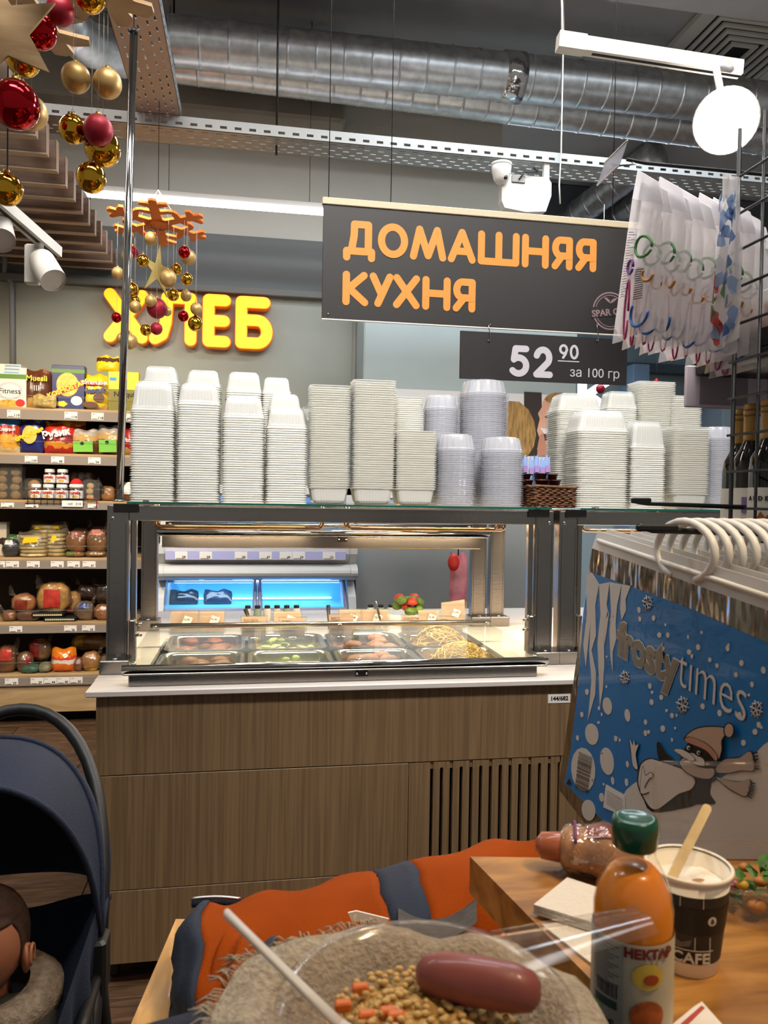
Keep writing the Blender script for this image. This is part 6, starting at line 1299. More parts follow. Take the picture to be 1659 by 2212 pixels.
# price card on its stalk
q = [at(1306, 352, 1.45), at(1355, 304, 1.30), at(1337, 358, 1.30), at(1290, 400, 1.45)]
t = thing('price_card', 'blank clear price card holder hanging from the upper hook', 'price card', q[3]); part('sleeve', MB().prism(q, (.002, .002, 0)), sheer('card_sleeve', '#d4d2dc', .55, .2, .1, .5), t); part('edge', MB().tube([q[0], q[1]], .002, 6), WPL, t); part('edge', MB().tube([q[3], q[2]], .0016, 6), WPL, t)
part('stalk', MB().tube([q[2], q[2].lerp(Vector((X0b, hy_, hz_)), .6), Vector((X0b-.03, hy_, hz_))], .0015, 5), BLACKM, t)

# ================================================================== TABLE, BENCH AND FOOD
TZ = 1.08; BZ = .80
TBW = wood('table_oak', '#8a5c28', '#c08a45', (2.2, 9, 9), 4, .38, .06, .25)
A_ = atz(1015, 1850, TZ); B_ = atz(1310, 2150, TZ)
dl = (B_-A_).normalized(); C_ = A_+dl*.62; cr = R2.copy(); cr.z = 0; cr.normalize(); D_ = A_+cr*1.0
tb = thing('bar_table', 'raised oak table corner carrying the bottle, cup and salad', 'table', (A_.x+.3, A_.y-.2, 0))
part('tabletop', MB().prism([A_, D_, D_+dl*.62, C_], (0, 0, -.042)), TBW, tb)
pc = D_-cr*.12+dl*.31
part('pedestal', MB().bbox(pc.x-.05, pc.x+.05, pc.y-.05, pc.y+.05, .02, TZ-.06, .006), BLACKM, tb); part('foot_plate', MB().bbox(pc.x-.3, pc.x+.3, pc.y-.25, pc.y+.25, 0, .02, .006), BLACKM, tb); part('support_arm', MB().bbox(A_.x+.12, pc.x+.05, pc.y-.03, pc.y+.03, TZ-.062, TZ-.042, .003), BLACKM, tb)
E1, E2 = atz(380, 1985, BZ), atz(303, 2165, BZ); dl2 = (E2-E1).normalized()
PALE = wood('bench_oak', '#b07f42', '#d6a766', (9, 2.2, 9), 4, .4, .06, .25)
bn = thing('bench_table', 'lower pale oak table top under the orange jacket', 'table', (E1.x+.5, E1.y-.3, 0))
part('tabletop', MB().prism([E1, E1+cr*.86, E1+cr*.86+dl2*1.05, E1+dl2*1.05], (0, 0, -.04)), PALE, bn)
for p in (E1+cr*.25+dl2*.12, E1+cr*.78+dl2*.12, E1+cr*.25+dl2*.95, E1+cr*.78+dl2*.95): part('leg', MB().bbox(p.x-.025, p.x+.025, p.y-.025, p.y+.025, 0, BZ-.04, .004), BLACKM, bn)

# juice bottle
bc_ = Vector((.298, .552, TZ)); JU = mat('orange_nectar', '#f08a0a', .3, coat=.6)
t = thing('juice_bottle', 'orange nectar bottle with a dark green cap on the oak table', 'bottle', bc_)
R_ = .0305
part('juice', MB().lathe([(R_*.85, .001), (R_*.97, .006), (R_*.985, .03), (R_*.97, .085), (R_*.97, .095), (R_*.88, .108), (R_*.66, .121), (R_*.5, .126), (.001, .1265)], bc_, 36), JU, t)
part('bottle_wall', MB().lathe([(R_*.86, .0), (R_, .006), (R_*1.01, .03), (R_, .085), (R_*.995, .096), (R_*.9, .111), (R_*.7, .125), (R_*.54, .134), (R_*.5, .142), (R_*.5, .147)], bc_, 36), sheer('bottle_glass', '#ffffff', .0, .03, .035, .2), t)
cp = part('cap', MB().lathe([(.0160, .141), (.0172, .1425), (.0174, .158), (.0165, .1635), (.0135, .1645), (.012, .1635), (.001, .1635)], bc_, 36), mat('green_cap', '#0a4a30', .3, coat=.4), t)
lb = part('label', MB().lathe([(R_*1.012, .012), (R_*1.018, .014), (R_*1.018, .078), (R_*1.012, .08)], bc_, 40, cap=False), mat('label_cream', '#c9c2a8', .5, noise_s=10, noise_a=.12), t)
dv = (CAM-bc_); dv.z = 0; dv.normalize(); sd = Vector((-dv.y, dv.x, 0))
def cyl(mbx, c, R): 
    """wrap a flat sketch (x = arc length, y = height) round the cylinder c,R facing the camera"""
    out = MB(); out.f = mbx.f; out.m = mbx.m; out.sm = mbx.sm
    for p in mbx.v: a = p.x/R; out.v.append(c+(dv*math.cos(a)+sd*math.sin(a))*(R+p.z)+Vector((0, 0, p.y)))
    return out
def rect_g(x0, x1, y0, y1, z=.0006): return MB().grid(lambda u, v: Vector((x0+(x1-x0)*u, y0+(y1-y0)*v, z)), 8, 1, smooth=False)
RL = R_*1.018
def disc_g(x, y, rx, ry, z): return MB().grid(lambda u, v: Vector((x+rx*v*math.cos(2*PI*u), y+ry*v*math.sin(2*PI*u), z)), 20, 5, smooth=False)
def dth(s, size, x, y, bold=.0002, z=.0011): return text_mb(s, size, Matrix.Translation((x, y, z)), bold, .0002)
part('print', cyl(rect_g(-.034, -.006, .013, .079), bc_, RL), mat('label_grey', '#a9a59a', .5), lb)
mb = MB()
for k in range(14): mb.add(*[(lambda g: (g.v, g.f))(rect_g(-.031, -.009-.004*((k*7) % 3), .075-k*.0024, .0758-k*.0024, .0009))][0])
part('text_lines', cyl(mb, bc_, RL), mat('label_ink', '#5a5650', .6), lb)
part('lettering', cyl(dth('НЕКТАР', .0095, .013, .0735, .0005), bc_, RL), mat('label_red', '#7a1f24', .5), lb)
part('print', cyl(disc_g(.012, .057, .012, .010, .0008), bc_, RL), mat('label_yellow', '#e0c050', .5), lb); part('print', cyl(disc_g(.014, .055, .006, .004, .0012), bc_, RL), mat('label_fruit', '#b04a20', .5), lb)
part('print', cyl(disc_g(.012, .027, .013, .012, .0008), bc_, RL), mat('label_pumpkin', '#c0602a', .5, noise_s=120, noise_a=.3), lb)
mb = MB(); random.seed(8); x = -.029
while x < -.010:
    w = random.choice((.0004, .0007, .001)); g = rect_g(x, x+w, .036, .046, .0009); mb.add(g.v, g.f); x += w+random.choice((.0005, .0009))
part('barcode', cyl(mb, bc_, RL), INK, lb); part('print', cyl(rect_g(-.030, -.010, .0275, .034, .0009), bc_, RL), mat('label_dark', '#3a4a44', .5), lb)
part('print', cyl(rect_g(-.031, -.024, .0155, .026, .0009), bc_, RL), mat('label_green', '#2c5440', .5), lb); part('lettering', cyl(dth('3', .009, -.0275, .0205, .0003), bc_, RL), WHT, lb); part('lettering', cyl(dth('ЕАС', .006, -.018, .0165, .0002), bc_, RL), INK, lb)
# coffee cup
cc = Vector((.388, .622, TZ)); PAPC = mat('cup_paper', '#ece4d4', .6); CUPD = mat('cup_dark_print', '#2b2825', .5, noise_s=70, noise_a=.25)
t = thing('coffee_cup', 'dark printed paper coffee cup with milk foam and a wooden stirrer', 'cup', cc); hC = .088
prof = lambda z: .0262+(.0355-.0262)*z/hC
part('paper_wall', MB().lathe([(.0255, 0), (prof(.002), .001), (prof(hC-.002), hC-.002), (prof(hC)-.001, hC-.002), (prof(.055)-.001, .055), (.02, .054)], cc, 40, cap=False), PAPC, t)
part('rim', MB().lathe([(prof(hC)-.0012, hC-.003), (prof(hC)+.0016, hC-.003), (prof(hC)+.0024, hC-.0005), (prof(hC)+.001, hC+.001), (prof(hC)-.0008, hC)], cc, 40, cap=False), PAPC, t)
sl_ = part('sleeve_print', MB().lathe([(prof(.013)+.0004, .013), (prof(.074)+.0004, .074)], cc, 40, cap=False), CUPD, t)
part('black_band', MB().lathe([(prof(.04)+.0007, .04), (prof(.064)+.0007, .064)], cc, 40, cap=False), mat('cup_black', '#15120f', .5), sl_)
dv = (CAM-cc); dv.z = 0; dv.normalize(); sd = Vector((-dv.y, dv.x, 0))
part('lettering', cyl(dth('CAFE', .0125, .0035, .0195, .0003, .0022), cc, prof(.0195)), mat('cup_cream', '#d9d0c0', .5), sl_)
for (x0, x1, y0, y1) in ((-.024, .022, .0135, .0142), (-.024, .022, .0262, .0270), (.0185, .0192, .0135, .0385), (-.006, -.0054, .0655, .0735), (.012, .0125, .0655, .0735), (.006, .0066, .0275, .0385)): part('print_line', cyl(rect_g(x0, x1, y0, y1, .0016), cc, prof((y0+y1)/2)), mat('cup_cream', '#d9d0c0', .5), sl_)
part('print', cyl(MB().poly([(.0205+.004*math.cos(a), .0535+.004*math.sin(a), .0014) for a in [2*PI*k/16 for k in range(16)]]), cc, prof(.0535)), mat('cup_cream', '#d9d0c0', .5), sl_); part('lettering', cyl(dth('&', .006, .0205, .0535, 0, .0018), cc, prof(.0535)), INK, sl_)
part('print', cyl(MB().poly([(x, y, .0012) for x, y in ((-.02, .030), (-.012, .036), (-.004, .033), (.004, .036), (.002, .030), (-.006, .028))]), cc, prof(.032)), mat('cup_grey_print', '#6a625a', .5), sl_)
part('foam', MB().grid(lambda u, v: cc+Vector((.0326*v*math.cos(2*PI*u), .0326*v*math.sin(2*PI*u), (.073)+.002*noise.noise(Vector((v*3*math.cos(2*PI*u), v*3*math.sin(2*PI*u), 1))))), 28, 6), mat('milk_foam', '#e9e4dc', .7, noise_s=90, noise_a=.1), t)
part('coffee_stain', MB().poly([cc+Vector((.006+.006*math.cos(a), .003*math.sin(a)-.006, .0757)) for a in [2*PI*k/12 for k in range(12)]]), mat('coffee_brown', '#a87a48', .6), t)
s0, s1 = cc+Vector((-.018, .0, .072)), at(1530, 1740, .66)
dS = (s1-s0).normalized(); wS = dS.cross((CAM-s0).normalized()).normalized()*.0042; nS = wS.cross(dS).normalized()*.0009
ols = [s0-wS, s1-wS-dS*.004, s1-wS*.7-dS*.001, s1, s1+wS*.7-dS*.001, s1+wS-dS*.004, s0+wS]
stx = solo('wooden_stirrer', MB().prism(ols, nS*2), mat('birch', '#d0b684', .6, noise_s=60, noise_a=.15), 'flat wooden stirrer standing in the coffee cup', 'stirrer', loc=s0)
# napkins
NAP = mat('napkin_paper', '#e6ded2', .85, bump=.4, bscale=140)
def napkin(pts, th, label, z, n=3):
    q = [atz(x, y, TZ+z) for x, y in pts]; t = thing('paper_napkin', label, 'napkin', sum(q, Vector())/4); 
    for k in range(n): part('fold', MB().prism([p+Vector((0, 0, k*th/n+.0004)) for p in q], (0, 0, th/n-.0006)), NAP, t)
napkin([(1170, 2003), (1300, 1985), (1400, 2100), (1300, 2105)], .003, 'flat white napkin under the thick folded one', 0, 2); napkin([(1152, 1975), (1225, 1915), (1345, 1955), (1330, 2030)], .010, 'thick folded white napkin between roll and bottle', .0035, 3)
# sausage roll in cling film
rc = atz(1275, 1905, TZ); rc = Vector((rc.x+.012, rc.y+.015, TZ)); t = thing('sausage_roll', 'sausage roll in cling film at the far table edge', 'pastry', rc)
ax_ = Vector((.93, -.37, 0)).normalized(); sx = Vector((-ax_.y, ax_.x, 0))
def rollp(u, a, k=1.0): 
    r = .027*k*(1-abs(2*u-1)**3.2)**.5*(1+.08*math.sin(u*14)); return rc+ax_*(u-.45)*.095+sx*r*math.cos(a)*1.05+Vector((0, 0, .0262+r*math.sin(a)*.95))
part('dough', MB().rings([[rollp(i/18*.98+.01, 2*PI*j/20) for j in range(20)] for i in range(19)]), mat('baked_dough', '#b98250', .5, noise_s=30, noise_a=.3, bump=.3, bscale=50), t)
part('sausage', MB().tube([rc+ax_*s+Vector((0, 0, .026)) for s in (-.064, -.058, -.04, 0)], [.006, .014, .016, .016], 16), mat('sausage_skin', '#a85c3c', .35, coat=.4), t); part('topping', MB().grid(lambda u, v: rollp(.35+.6*u, PI*.25+PI*.45*v, 1.06), 10, 8), mat('ketchup_topping', '#8c3a1c', .35, noise_s=70, noise_a=.6, coat=.6), t)
part('cling_film', MB().rings([[rollp(i/18*.98+.01, 2*PI*j/20, 1.12+.05*math.sin(i*3.1+j*2.3)) for j in range(20)] for i in range(19)]), sheer('cling_film', '#f3ece6', .05, .08, .12, .3, .9, 60), t); part('purple_tape', MB().tube([rollp(.22, a, 1.16) for a in [PI*.2+i*PI*.6/8 for i in range(9)]], .0018, 5), mat('purple_tape', '#7a3a6a', .4), t)
# salad box with open lid
sc0 = atz(1445, 1965, TZ); fx_ = cr; fy_ = Vector((-cr.y, cr.x, 0)); so = Vector((.44, .648, TZ)); t = thing('salad_box', 'clear plastic box of green salad with an upright open lid', 'food box', so+fx_*.09+fy_*.05)
def SB(u, v, z): return so+fx_*u+fy_*v+Vector((0, 0, z))
W_, D2, H2 = .20, .105, .045
def shell(mbx, z0, z1, inset0, inset1, n=22):
    R = []
    for z, ins in ((z0, inset0), (z1, inset1)):
        o = rrect(W_/2, D2/2, W_/2-ins, D2/2-ins, .02, 4); fine = []
        for i in range(len(o)):
            p, q = Vector(o[i]), Vector(o[(i+1) % len(o)]); sg_ = max(1, int((q-p).length/.005))
            for j in range(sg_): fine.append(p.lerp(q, j/sg_))
        R.append([SB(p.x+(.0012 if i % 2 else 0), p.y+(.0012 if i % 2 else 0), z) for i, p in enumerate(fine)])
    return mbx.rings(R, 0, False, False)
BXM = sheer('salad_box_plastic', '#f6f0e4', .025, .05, .04, .3)
part('tub', shell(MB(), .001, H2, .016, .004), BXM, t); part('tub_rim', MB().tube([SB(p[0], p[1], H2) for p in rrect(W_/2, D2/2, W_/2, D2/2, .022, 5)+[rrect(W_/2, D2/2, W_/2, D2/2, .022, 5)[0]]], .0022, 6, cap=False), BXM, t)
part('tub_floor', MB().poly([SB(p[0], p[1], .0012) for p in rrect(W_/2, D2/2, W_/2-.018, D2/2-.018, .02, 4)]), BXM, t)
def LD(u, v): return SB(-.02+u*(W_+.04), D2+.008+.022*v, H2+v*.075)
part('lid', MB().grid(lambda u, v: LD(u, v)+Vector((0, .0015*(int(u*60) % 2), 0)), 60, 4, smooth=False), BXM, t); part('lid_rim', MB().tube([LD(0, 0), LD(0, .9), LD(.04, 1), LD(.96, 1), LD(1, .9), LD(1, 0)], .0024, 6), BXM, t)
random.seed(21)
for k in range(80):
    p = SB(random.uniform(.035, W_-.035), random.uniform(.03, D2-.03), random.uniform(.012, .048)); kind = k % 5 if k % 3 else 0; r = random.uniform(.006, .010)
    if kind in (0, 1):
        a = random.random()*6.3; ddx = Vector((math.cos(a), math.sin(a), random.uniform(.0, .5)))*r*1.6; dn = Vector((-math.sin(a), math.cos(a), .3))*r*.8
        part('leaf', MB().add([p-ddx, p+dn+Vector((0, 0, .002)), p+ddx, p-dn+Vector((0, 0, .002)), p+Vector((0, 0, .004))], [(0, 1, 4), (1, 2, 4), (2, 3, 4), (3, 0, 4)]), mat('salad_leaf', '#3e6a22', .5, noise_s=60, noise_a=.4), t)
    else: part('vegetable_piece', MB().ball(p, r, r*.8, r*.7, 10, 7, fn=lambda e, q: e*(1+.2*noise.noise(q*2+p*30))), [mat('salad_tomato', '#a83a20', .3, coat=.4), mat('salad_chicken', '#b8783c', .5), mat('salad_corn', '#c8a040', .5)][kind-2], t)
# small paper packet by the bottle
q = [atz(1440, 2235, TZ), atz(1500, 2185, TZ), atz(1516, 2175, TZ), atz(1560, 2225, TZ), atz(1520, 2290, TZ), atz(1440, 2290, TZ)]
t = thing('sugar_packet', 'small white paper packet with red print at the bottom edge', 'packet', sum(q, Vector())/6); part('paper', MB().prism([p+Vector((0, 0, .0005)) for p in q], (0, 0, .004)), PAPER, t); part('print', MB().prism([p+Vector((0, 0, .0047)) for p in (atz(1470, 2225, TZ), atz(1515, 2185, TZ), atz(1522, 2190, TZ), atz(1480, 2232, TZ))], (0, 0, .0003)), mat('packet_red', '#b8504a', .5), t)

# ---------------------------------------------------------- jacket on the lower table
ORJ = mat('orange_cloth', '#8a3a06', .9, noise_s=6, noise_a=.12, bump=.15, bscale=300); ORJ.node_tree.nodes['Principled BSDF'].inputs['Specular IOR Level'].default_value = .1; NVJ = mat('navy_cloth', '#1b2436', .85, noise_s=6, noise_a=.15, bump=.15, bscale=300); GRJ = mat('grey_cloth', '#8e9499', .85)
jk = thing('jacket', 'orange and navy jacket lying along the back of the lower table', 'jacket', (.25, 1.15, BZ))
ST = [(.0, 388, 2010, .10, 1.14), (.03, 398, 1965, .15, 1.13), (.10, 430, 1940, .20, 1.12), (.22, 520, 1936, .22, 1.12), (.34, 640, 1911, .22, 1.13), (.46, 760, 1880, .22, 1.14), (.52, 830, 1858, .22, 1.14), (.60, 920, 1829, .22, 1.14), (.72, 1060, 1801, .22, 1.15), (.86, 1180, 1787, .22, 1.16), (.93, 1235, 1786, .20, 1.16), (1.0, 1290, 1800, .12, 1.16)]
def jprof(s):
    for i in range(len(ST)-1):
        if s <= ST[i+1][0]:
            k = (s-ST[i][0])/(ST[i+1][0]-ST[i][0]); return [a+(b-a)*k for a, b in zip(ST[i], ST[i+1])]
    return list(ST[-1])
def jpt(s, a, k=1.0):
    _, px, py, wd, Yc = jprof(s); top = at(px, py, Yc+.02); h = (top.z-BZ)
    ca, sa = math.cos(a), math.sin(a); f = 1+.13*noise.noise(Vector((s*9, ca*1.6, sa*1.6)))+.05*math.sin(s*38+3*ca)
    y = Yc-.03-ca*wd*.62*f*k+(-.03); z = BZ+.002+max(0, (h*.42+h*.58*sa*(1+(f-1)*.5)*k))*(1 if sa > -.99 else 1)
    x = top.x+.012*noise.noise(Vector((s*7, a*2, 3)))
    return Vector((x, y, max(BZ+.002, z)))
def jseg(s0, s1, m, nm, k=1.0, n=None):
    n = n or max(3, int((s1-s0)*70)); part(nm, MB().rings([[jpt(s0+(s1-s0)*i/n, 2*PI*j/30, k) for j in range(30)] for i in range(n+1)]), m, jk)
jseg(0, .12, NVJ, 'cuff', 1.02); jseg(.12, .50, ORJ, 'sleeve'); jseg(.50, .565, NVJ, 'stripe', 1.01); jseg(.565, .91, ORJ, 'body_panel'); jseg(.91, .955, NVJ, 'stripe', 1.01); jseg(.955, 1.0, GRJ, 'collar', .98)
zp = [at(414+106*i/14, 1950-4*math.sin(i/14*PI), 1.17) for i in range(15)]; part('zip_tape', MB().tube(zp, .007, 6), NVJ, jk); part('zip_teeth', MB().tube([p+Vector((0, -.002, .007)) for p in zp], .0022, 6), mat('zip_metal', '#b8b8bc', .3, 1), jk)
# second sleeve falling toward the viewer
def spt(s, a):
    c = at(470, 2010, 1.03).lerp(at(600, 2110, .96), s); c.z = BZ+.052; r = .058*(1-abs(2*s-1)**6)**.5*(1+.1*math.sin(s*17))+.004
    return Vector((c.x, c.y, 0))+Vector((.3, 1, 0)).normalized()*r*1.2*math.cos(a)+Vector((0, 0, max(BZ+.003, c.z+r*.95*math.sin(a)*(1+.1*noise.noise(Vector((s*6, a, 1)))))))
part('second_sleeve', MB().rings([[spt(i/16*.72, 2*PI*j/24) for j in range(24)] for i in range(17)]), ORJ, jk); part('second_cuff', MB().rings([[spt(.70+i/8*.3, 2*PI*j/24)+Vector((0, 0, .003)) for j in range(24)] for i in range(9)]), NVJ, jk)
part('care_label', MB().prism([at(752, 1972, 1.0), at(770, 1968, 1.0), at(840, 1985, 1.0), at(835, 1995, 1.0), at(760, 1990, 1.0)], (0, .002, 0)), PAPER, jk)
# dark grey lining with pale hem near the table corner
part('lining', MB().grid(lambda u, v: at(860+170*u, 1962-32*u+26*math.sin(u*3)+60*v, 1.02-.1*v), 14, 6), mat('lining_grey', '#3a3634', .8, noise_s=80, noise_a=.4), jk)
# navy garment mound, scarf, bowl
lap = Vector((.07, .44, BZ))
def lapf(q, p): 
    s = 1+.06*noise.noise(p*2.5); return Vector((math.copysign(abs(p.x)**.6, p.x)*.235*s, math.copysign(abs(p.y)**.6, p.y)*.165*s, max(-.1, math.copysign(abs(p.z)**.4, p.z)*.2)))
ng = solo('folded_garment', MB().ball(lap+Vector((0, 0, .14)), 1, seg=32, rg=18, fn=lambda q, p: Vector((lapf(q, p).x, lapf(q, p).y, max(-.138, lapf(q, p).z*.98)))), NVJ, 'navy folded garment heaped on the lower table under the scarf', 'garment', loc=lap)
bo = Vector((.105, .435, 1.1455)); SCM = mat('linen_scarf', '#a89a86', .9, noise_s=180, noise_a=.25, bump=.5, bscale=260)
def scf(u, v):
    a = 2*PI*u; r = v*(1+.07*math.sin(3*a+.6)); e = max(0., min(1., (v-.52)/.3)); e = e*e*(3-2*e)
    z = 1.1435+.027*e-.03*max(0, v-.85)*6*.3+(.007*noise.noise(Vector((math.cos(a)*4*v, math.sin(a)*4*v, 0)))+.003*math.sin(9*a))*e
    return Vector((.098+.122*r*math.cos(a), .445+.132*r*math.sin(a), z))
sk = thing('linen_scarf', 'beige linen scarf with frayed fringe under the food bowl', 'scarf', (bo.x, bo.y, 1.1)); part('cloth', MB().grid(scf, 60, 14), SCM, sk)
mb = MB(); random.seed(31)
for k in range(150):
    u = .24+.40*k/150; p = scf(u, 1); d = (p-scf(u, .9)).normalized()+Vector((random.uniform(-.5, .5), random.uniform(-.5, .5), random.uniform(-.3, .5))); mb.tube([p, p+d*.007+Vector((0, 0, .002)), p+d*.014+Vector((random.uniform(-.003, .003), 0, -.002))], .0006, 4)
o = part('fringe', mb, mat('linen_thread', '#b8aa94', .9), sk); o['kind'] = 'stuff'
bw = thing('food_bowl', 'clear plastic bowl with bulgur and a sausage in the foreground', 'bowl', bo)
part('bowl', MB().lathe([(.058, 0), (.066, .003), (.080, .04), (.086, .046), (.089, .046), (.089, .0475), (.084, .0475), (.0785, .04), (.065, .004), (.001, .0015)], bo, 48, cap=False), sheer('bowl_plastic', '#efe8e0', .05, .12, .04, .3), bw)
part('lid_flap', MB().grid(lambda u, v: bo+Vector((.060+.10*u, .060-.012*u-.045*v*(1-.4*u), .048+.016*u+.004*math.sin(PI*v))), 10, 6), sheer('bowl_plastic', '#efe8e0', .10), bw); part('lid_flap_edge', MB().tube([bo+Vector((.060+.10*u, .062-.012*u, .048+.016*u)) for u in [i/8 for i in range(9)]], .0022, 6), sheer('bowl_plastic', '#efe8e0', .1), bw)
def fdz(x, y): return .030+.010*max(0, 1-((x+.01)**2+(y-.01)**2)/.0026)
part('bulgur', MB().grid(lambda u, v: bo+Vector((.066*v*math.cos(2*PI*u), .066*v*math.sin(2*PI*u), fdz(.066*v*math.cos(2*PI*u), .066*v*math.sin(2*PI*u))-.012*v**4+.004*noise.noise(Vector((v*14*math.cos(2*PI*u), v*14*math.sin(2*PI*u), 2))))), 48, 16), mat('bulgur', '#bd9450', .6, noise_s=160, noise_a=.45, bump=.8, bscale=220), bw)
random.seed(17); mb = MB()
for k in range(260):
    a = random.random()*6.3; r = .058*random.random()**.5; p = bo+Vector((r*math.cos(a), r*math.sin(a), 0)); p.z = bo.z+fdz(p.x-bo.x, p.y-bo.y)+.002; mb.ball(p, random.uniform(.0018, .0032), .002, .0018, 7, 5)
o = part('grains', mb, mat('grain', '#d4b070', .6), bw); o['kind'] = 'stuff'
for k in range(9):
    a = random.uniform(2.2, 5.2); r = .04*random.random()**.5; p = bo+Vector((r*math.cos(a)-.012, r*math.sin(a), .040)); part('carrot_piece', MB().bbox(p.x-.005, p.x+.005, p.y-.003, p.y+.003, p.z-.003, p.z+.003, .001), mat('carrot', '#d8702c', .4), bw)
part('sausage', MB().tube([bo+Vector((.002+.068*s, .030-.030*s-.004*math.sin(3*s), .047+.003*math.sin(PI*s))) for s in (0, .06, .2, .4, .6, .8, .94, 1)], [.006, .011, .0135, .014, .014, .0135, .011, .006], 18), mat('boiled_sausage', '#8c4840', .45, coat=.25, noise_s=30, noise_a=.15), bw)
# white plastic fork
f0, f1 = atz(487, 1972, 1.235), atz(735, 2215, 1.187); dF = (f1-f0).normalized(); wv = dF.cross(Vector((0, 0, 1))).normalized()
t = thing('plastic_fork', 'white plastic fork leaning across the bowl rim', 'fork', f1); WFK = mat('fork_plastic', '#d8d2cc', .4)
part('handle', MB().rings([[f0.lerp(f1, s)+wv*w*sx_+Vector((0, 0, z_)) for sx_, z_ in ((-1, 0), (-.6, .0022), (.6, .0022), (1, 0), (.6, -.001), (-.6, -.001))] for s, w in ((0, .0022), (.01, .0036), (.3, .0034), (.7, .004), (1, .0046))]), WFK, t)
e = f1+dF*.004; part('head', MB().rings([[f1+dF*s+wv*w*sx_+Vector((0, 0, z_-.2*s)) for sx_, z_ in ((-1, .001), (-.6, 0), (.6, 0), (1, .001), (.6, .002), (-.6, .002))] for s, w in ((0, .0046), (.012, .010), (.03, .011))]), WFK, t)
for k in (-1.5, -.5, .5, 1.5): part('tine', MB().tube([f1+dF*.03+wv*k*.0058+Vector((0, 0, -.005)), f1+dF*.05+wv*k*.0056+Vector((0, 0, -.007)), f1+dF*.058+wv*k*.0052+Vector((0, 0, -.005))], [.0018, .0016, .0006], 6), WFK, t)

# ================================================================== STROLLER AND CHILD
NVF = mat('stroller_navy', '#172136', .8, noise_s=5, noise_a=.15, bump=.2, bscale=200); NVI = mat('stroller_lining', '#131a2c', .9, noise_s=5, noise_a=.15)
Xc, Yp, Zp, HW, HH = -.515, 1.55, .62, .235, .385
st = thing('stroller', 'navy blue stroller with raised hood at the left beside the counter', 'stroller', (Xc, Yp, 0))
def hood(ph, tt, k=1.0):
    a = math.radians(ph); c, s = math.cos(tt), math.sin(tt); w = math.copysign(abs(c)**.75, c)*HW*k; h = abs(s)**.75*HH*k
    return Vector((Xc+w, Yp-math.cos(a)*h, Zp+math.sin(a)*h))
def hoodsurf(p0, p1, k, n=14, sag=.012): return MB().grid(lambda u, v: hood(p0+(p1-p0)*v, PI*u, k-sag*math.sin(PI*v)), 36, n)
part('hood_front_panel', hoodsurf(70, 104, 1.0), NVF, st); part('hood_rear_panel', hoodsurf(104, 186, 1.0, 20), NVF, st); part('hood_lining', hoodsurf(71, 184, .975, 24), NVI, st)
for ph in (70, 104, 142): part('hood_bow', MB().tube([hood(ph, PI*i/36, 1.004) for i in range(37)], .006, 8), NVF, st)
part('handlebar', MB().tube([Vector((Xc+HW*.98*math.cos(t_), Yp+.02+.30*math.sin(t_), .55+.44*math.sin(t_)**.7 if math.sin(t_) > 0 else .55)) for t_ in [PI*i/24 for i in range(25)]], .014, 12), BLACKM, st)
part('side_curtain', MB().grid(lambda u, v: Vector((Xc+HW*(1.0-.12*u)-.02*math.sin(u*14)*v, Yp-.02-.20*u*(1-.2*v), Zp+.10*(1-u)-.02-v*(.30-.10*u))), 20, 10), NVF, st)
part('seat_back', MB().grid(lambda u, v: Vector((Xc+(u-.5)*2*HW*.9, 1.80-.42*v+.03*math.sin(PI*u), .555-.20*v+.02*math.cos(PI*u*2))), 14, 8), NVF, st); part('seat', MB().bbox(Xc-HW*.9, Xc+HW*.9, 1.02, 1.42, .30, .36, .02), NVI, st)
part('back_edge', MB().tube([Vector((Xc+(u-.5)*2*HW*.9, 1.80+.03*math.sin(PI*u), .557+.02*math.cos(PI*u*2))) for u in [i/14 for i in range(15)]], .009, 8), NVF, st)
for s in (-1, 1):
    X = Xc+s*HW*.99
    part('frame_joint', MB().bbox(X-.018, X+.018, Yp-.03, Yp+.03, Zp-.10, Zp+.01, .006), BLACKM, st)
    part('frame_tube', MB().tube([(X, Yp, Zp-.02), (X, Yp-.05, .45), (X, Yp-.30, .12)], .013, 10), BLACKM, st); part('frame_tube', MB().tube([(X, Yp, Zp-.05), (X, Yp+.12, .30), (X, Yp+.22, .11)], .013, 10), BLACKM, st)
    part('arm_rest', MB().tube([(X, Yp-.02, Zp-.06), (X, Yp-.25, Zp-.08), (X-s*.03, Yp-.34, Zp-.09)], .012, 10), BLACKM, st)
    for (y, r) in ((Yp-.30, .085), (Yp+.23, .105)):
        w = part('wheel', MB().lathe([(r*.6, -.014), (r*.96, -.016), (r, -.008), (r, .008), (r*.96, .016), (r*.6, .014)], (X, y, r+.001), 28, axis='x'), mat('tyre_black', '#151515', .7), st); part('hub', MB().lathe([(.001, -.016), (r*.5, -.012), (r*.58, 0), (r*.5, .012), (.001, .016)], (X, y, r+.001), 20, axis='x'), mat('hub_grey', '#55575a', .5), w)
part('basket', MB().grid(lambda u, v: Vector((Xc+(u-.5)*2*HW*.92, Yp-.26+.46*v, .20-.05*math.sin(PI*u)*math.sin(PI*v))), 10, 8), BLACKM, st)
g_ = at(137, 1881, 1.86); part('blue_sticker_glint', MB().ball(hood(180, .62, .965), .006, .003, .005, 10, 6), mat('blue_sticker_glint', '#1f9be0', .3, emit=.6, emc='#2aa4ea'), st)  # light glint of a blue sticker, put in as a glowing bead
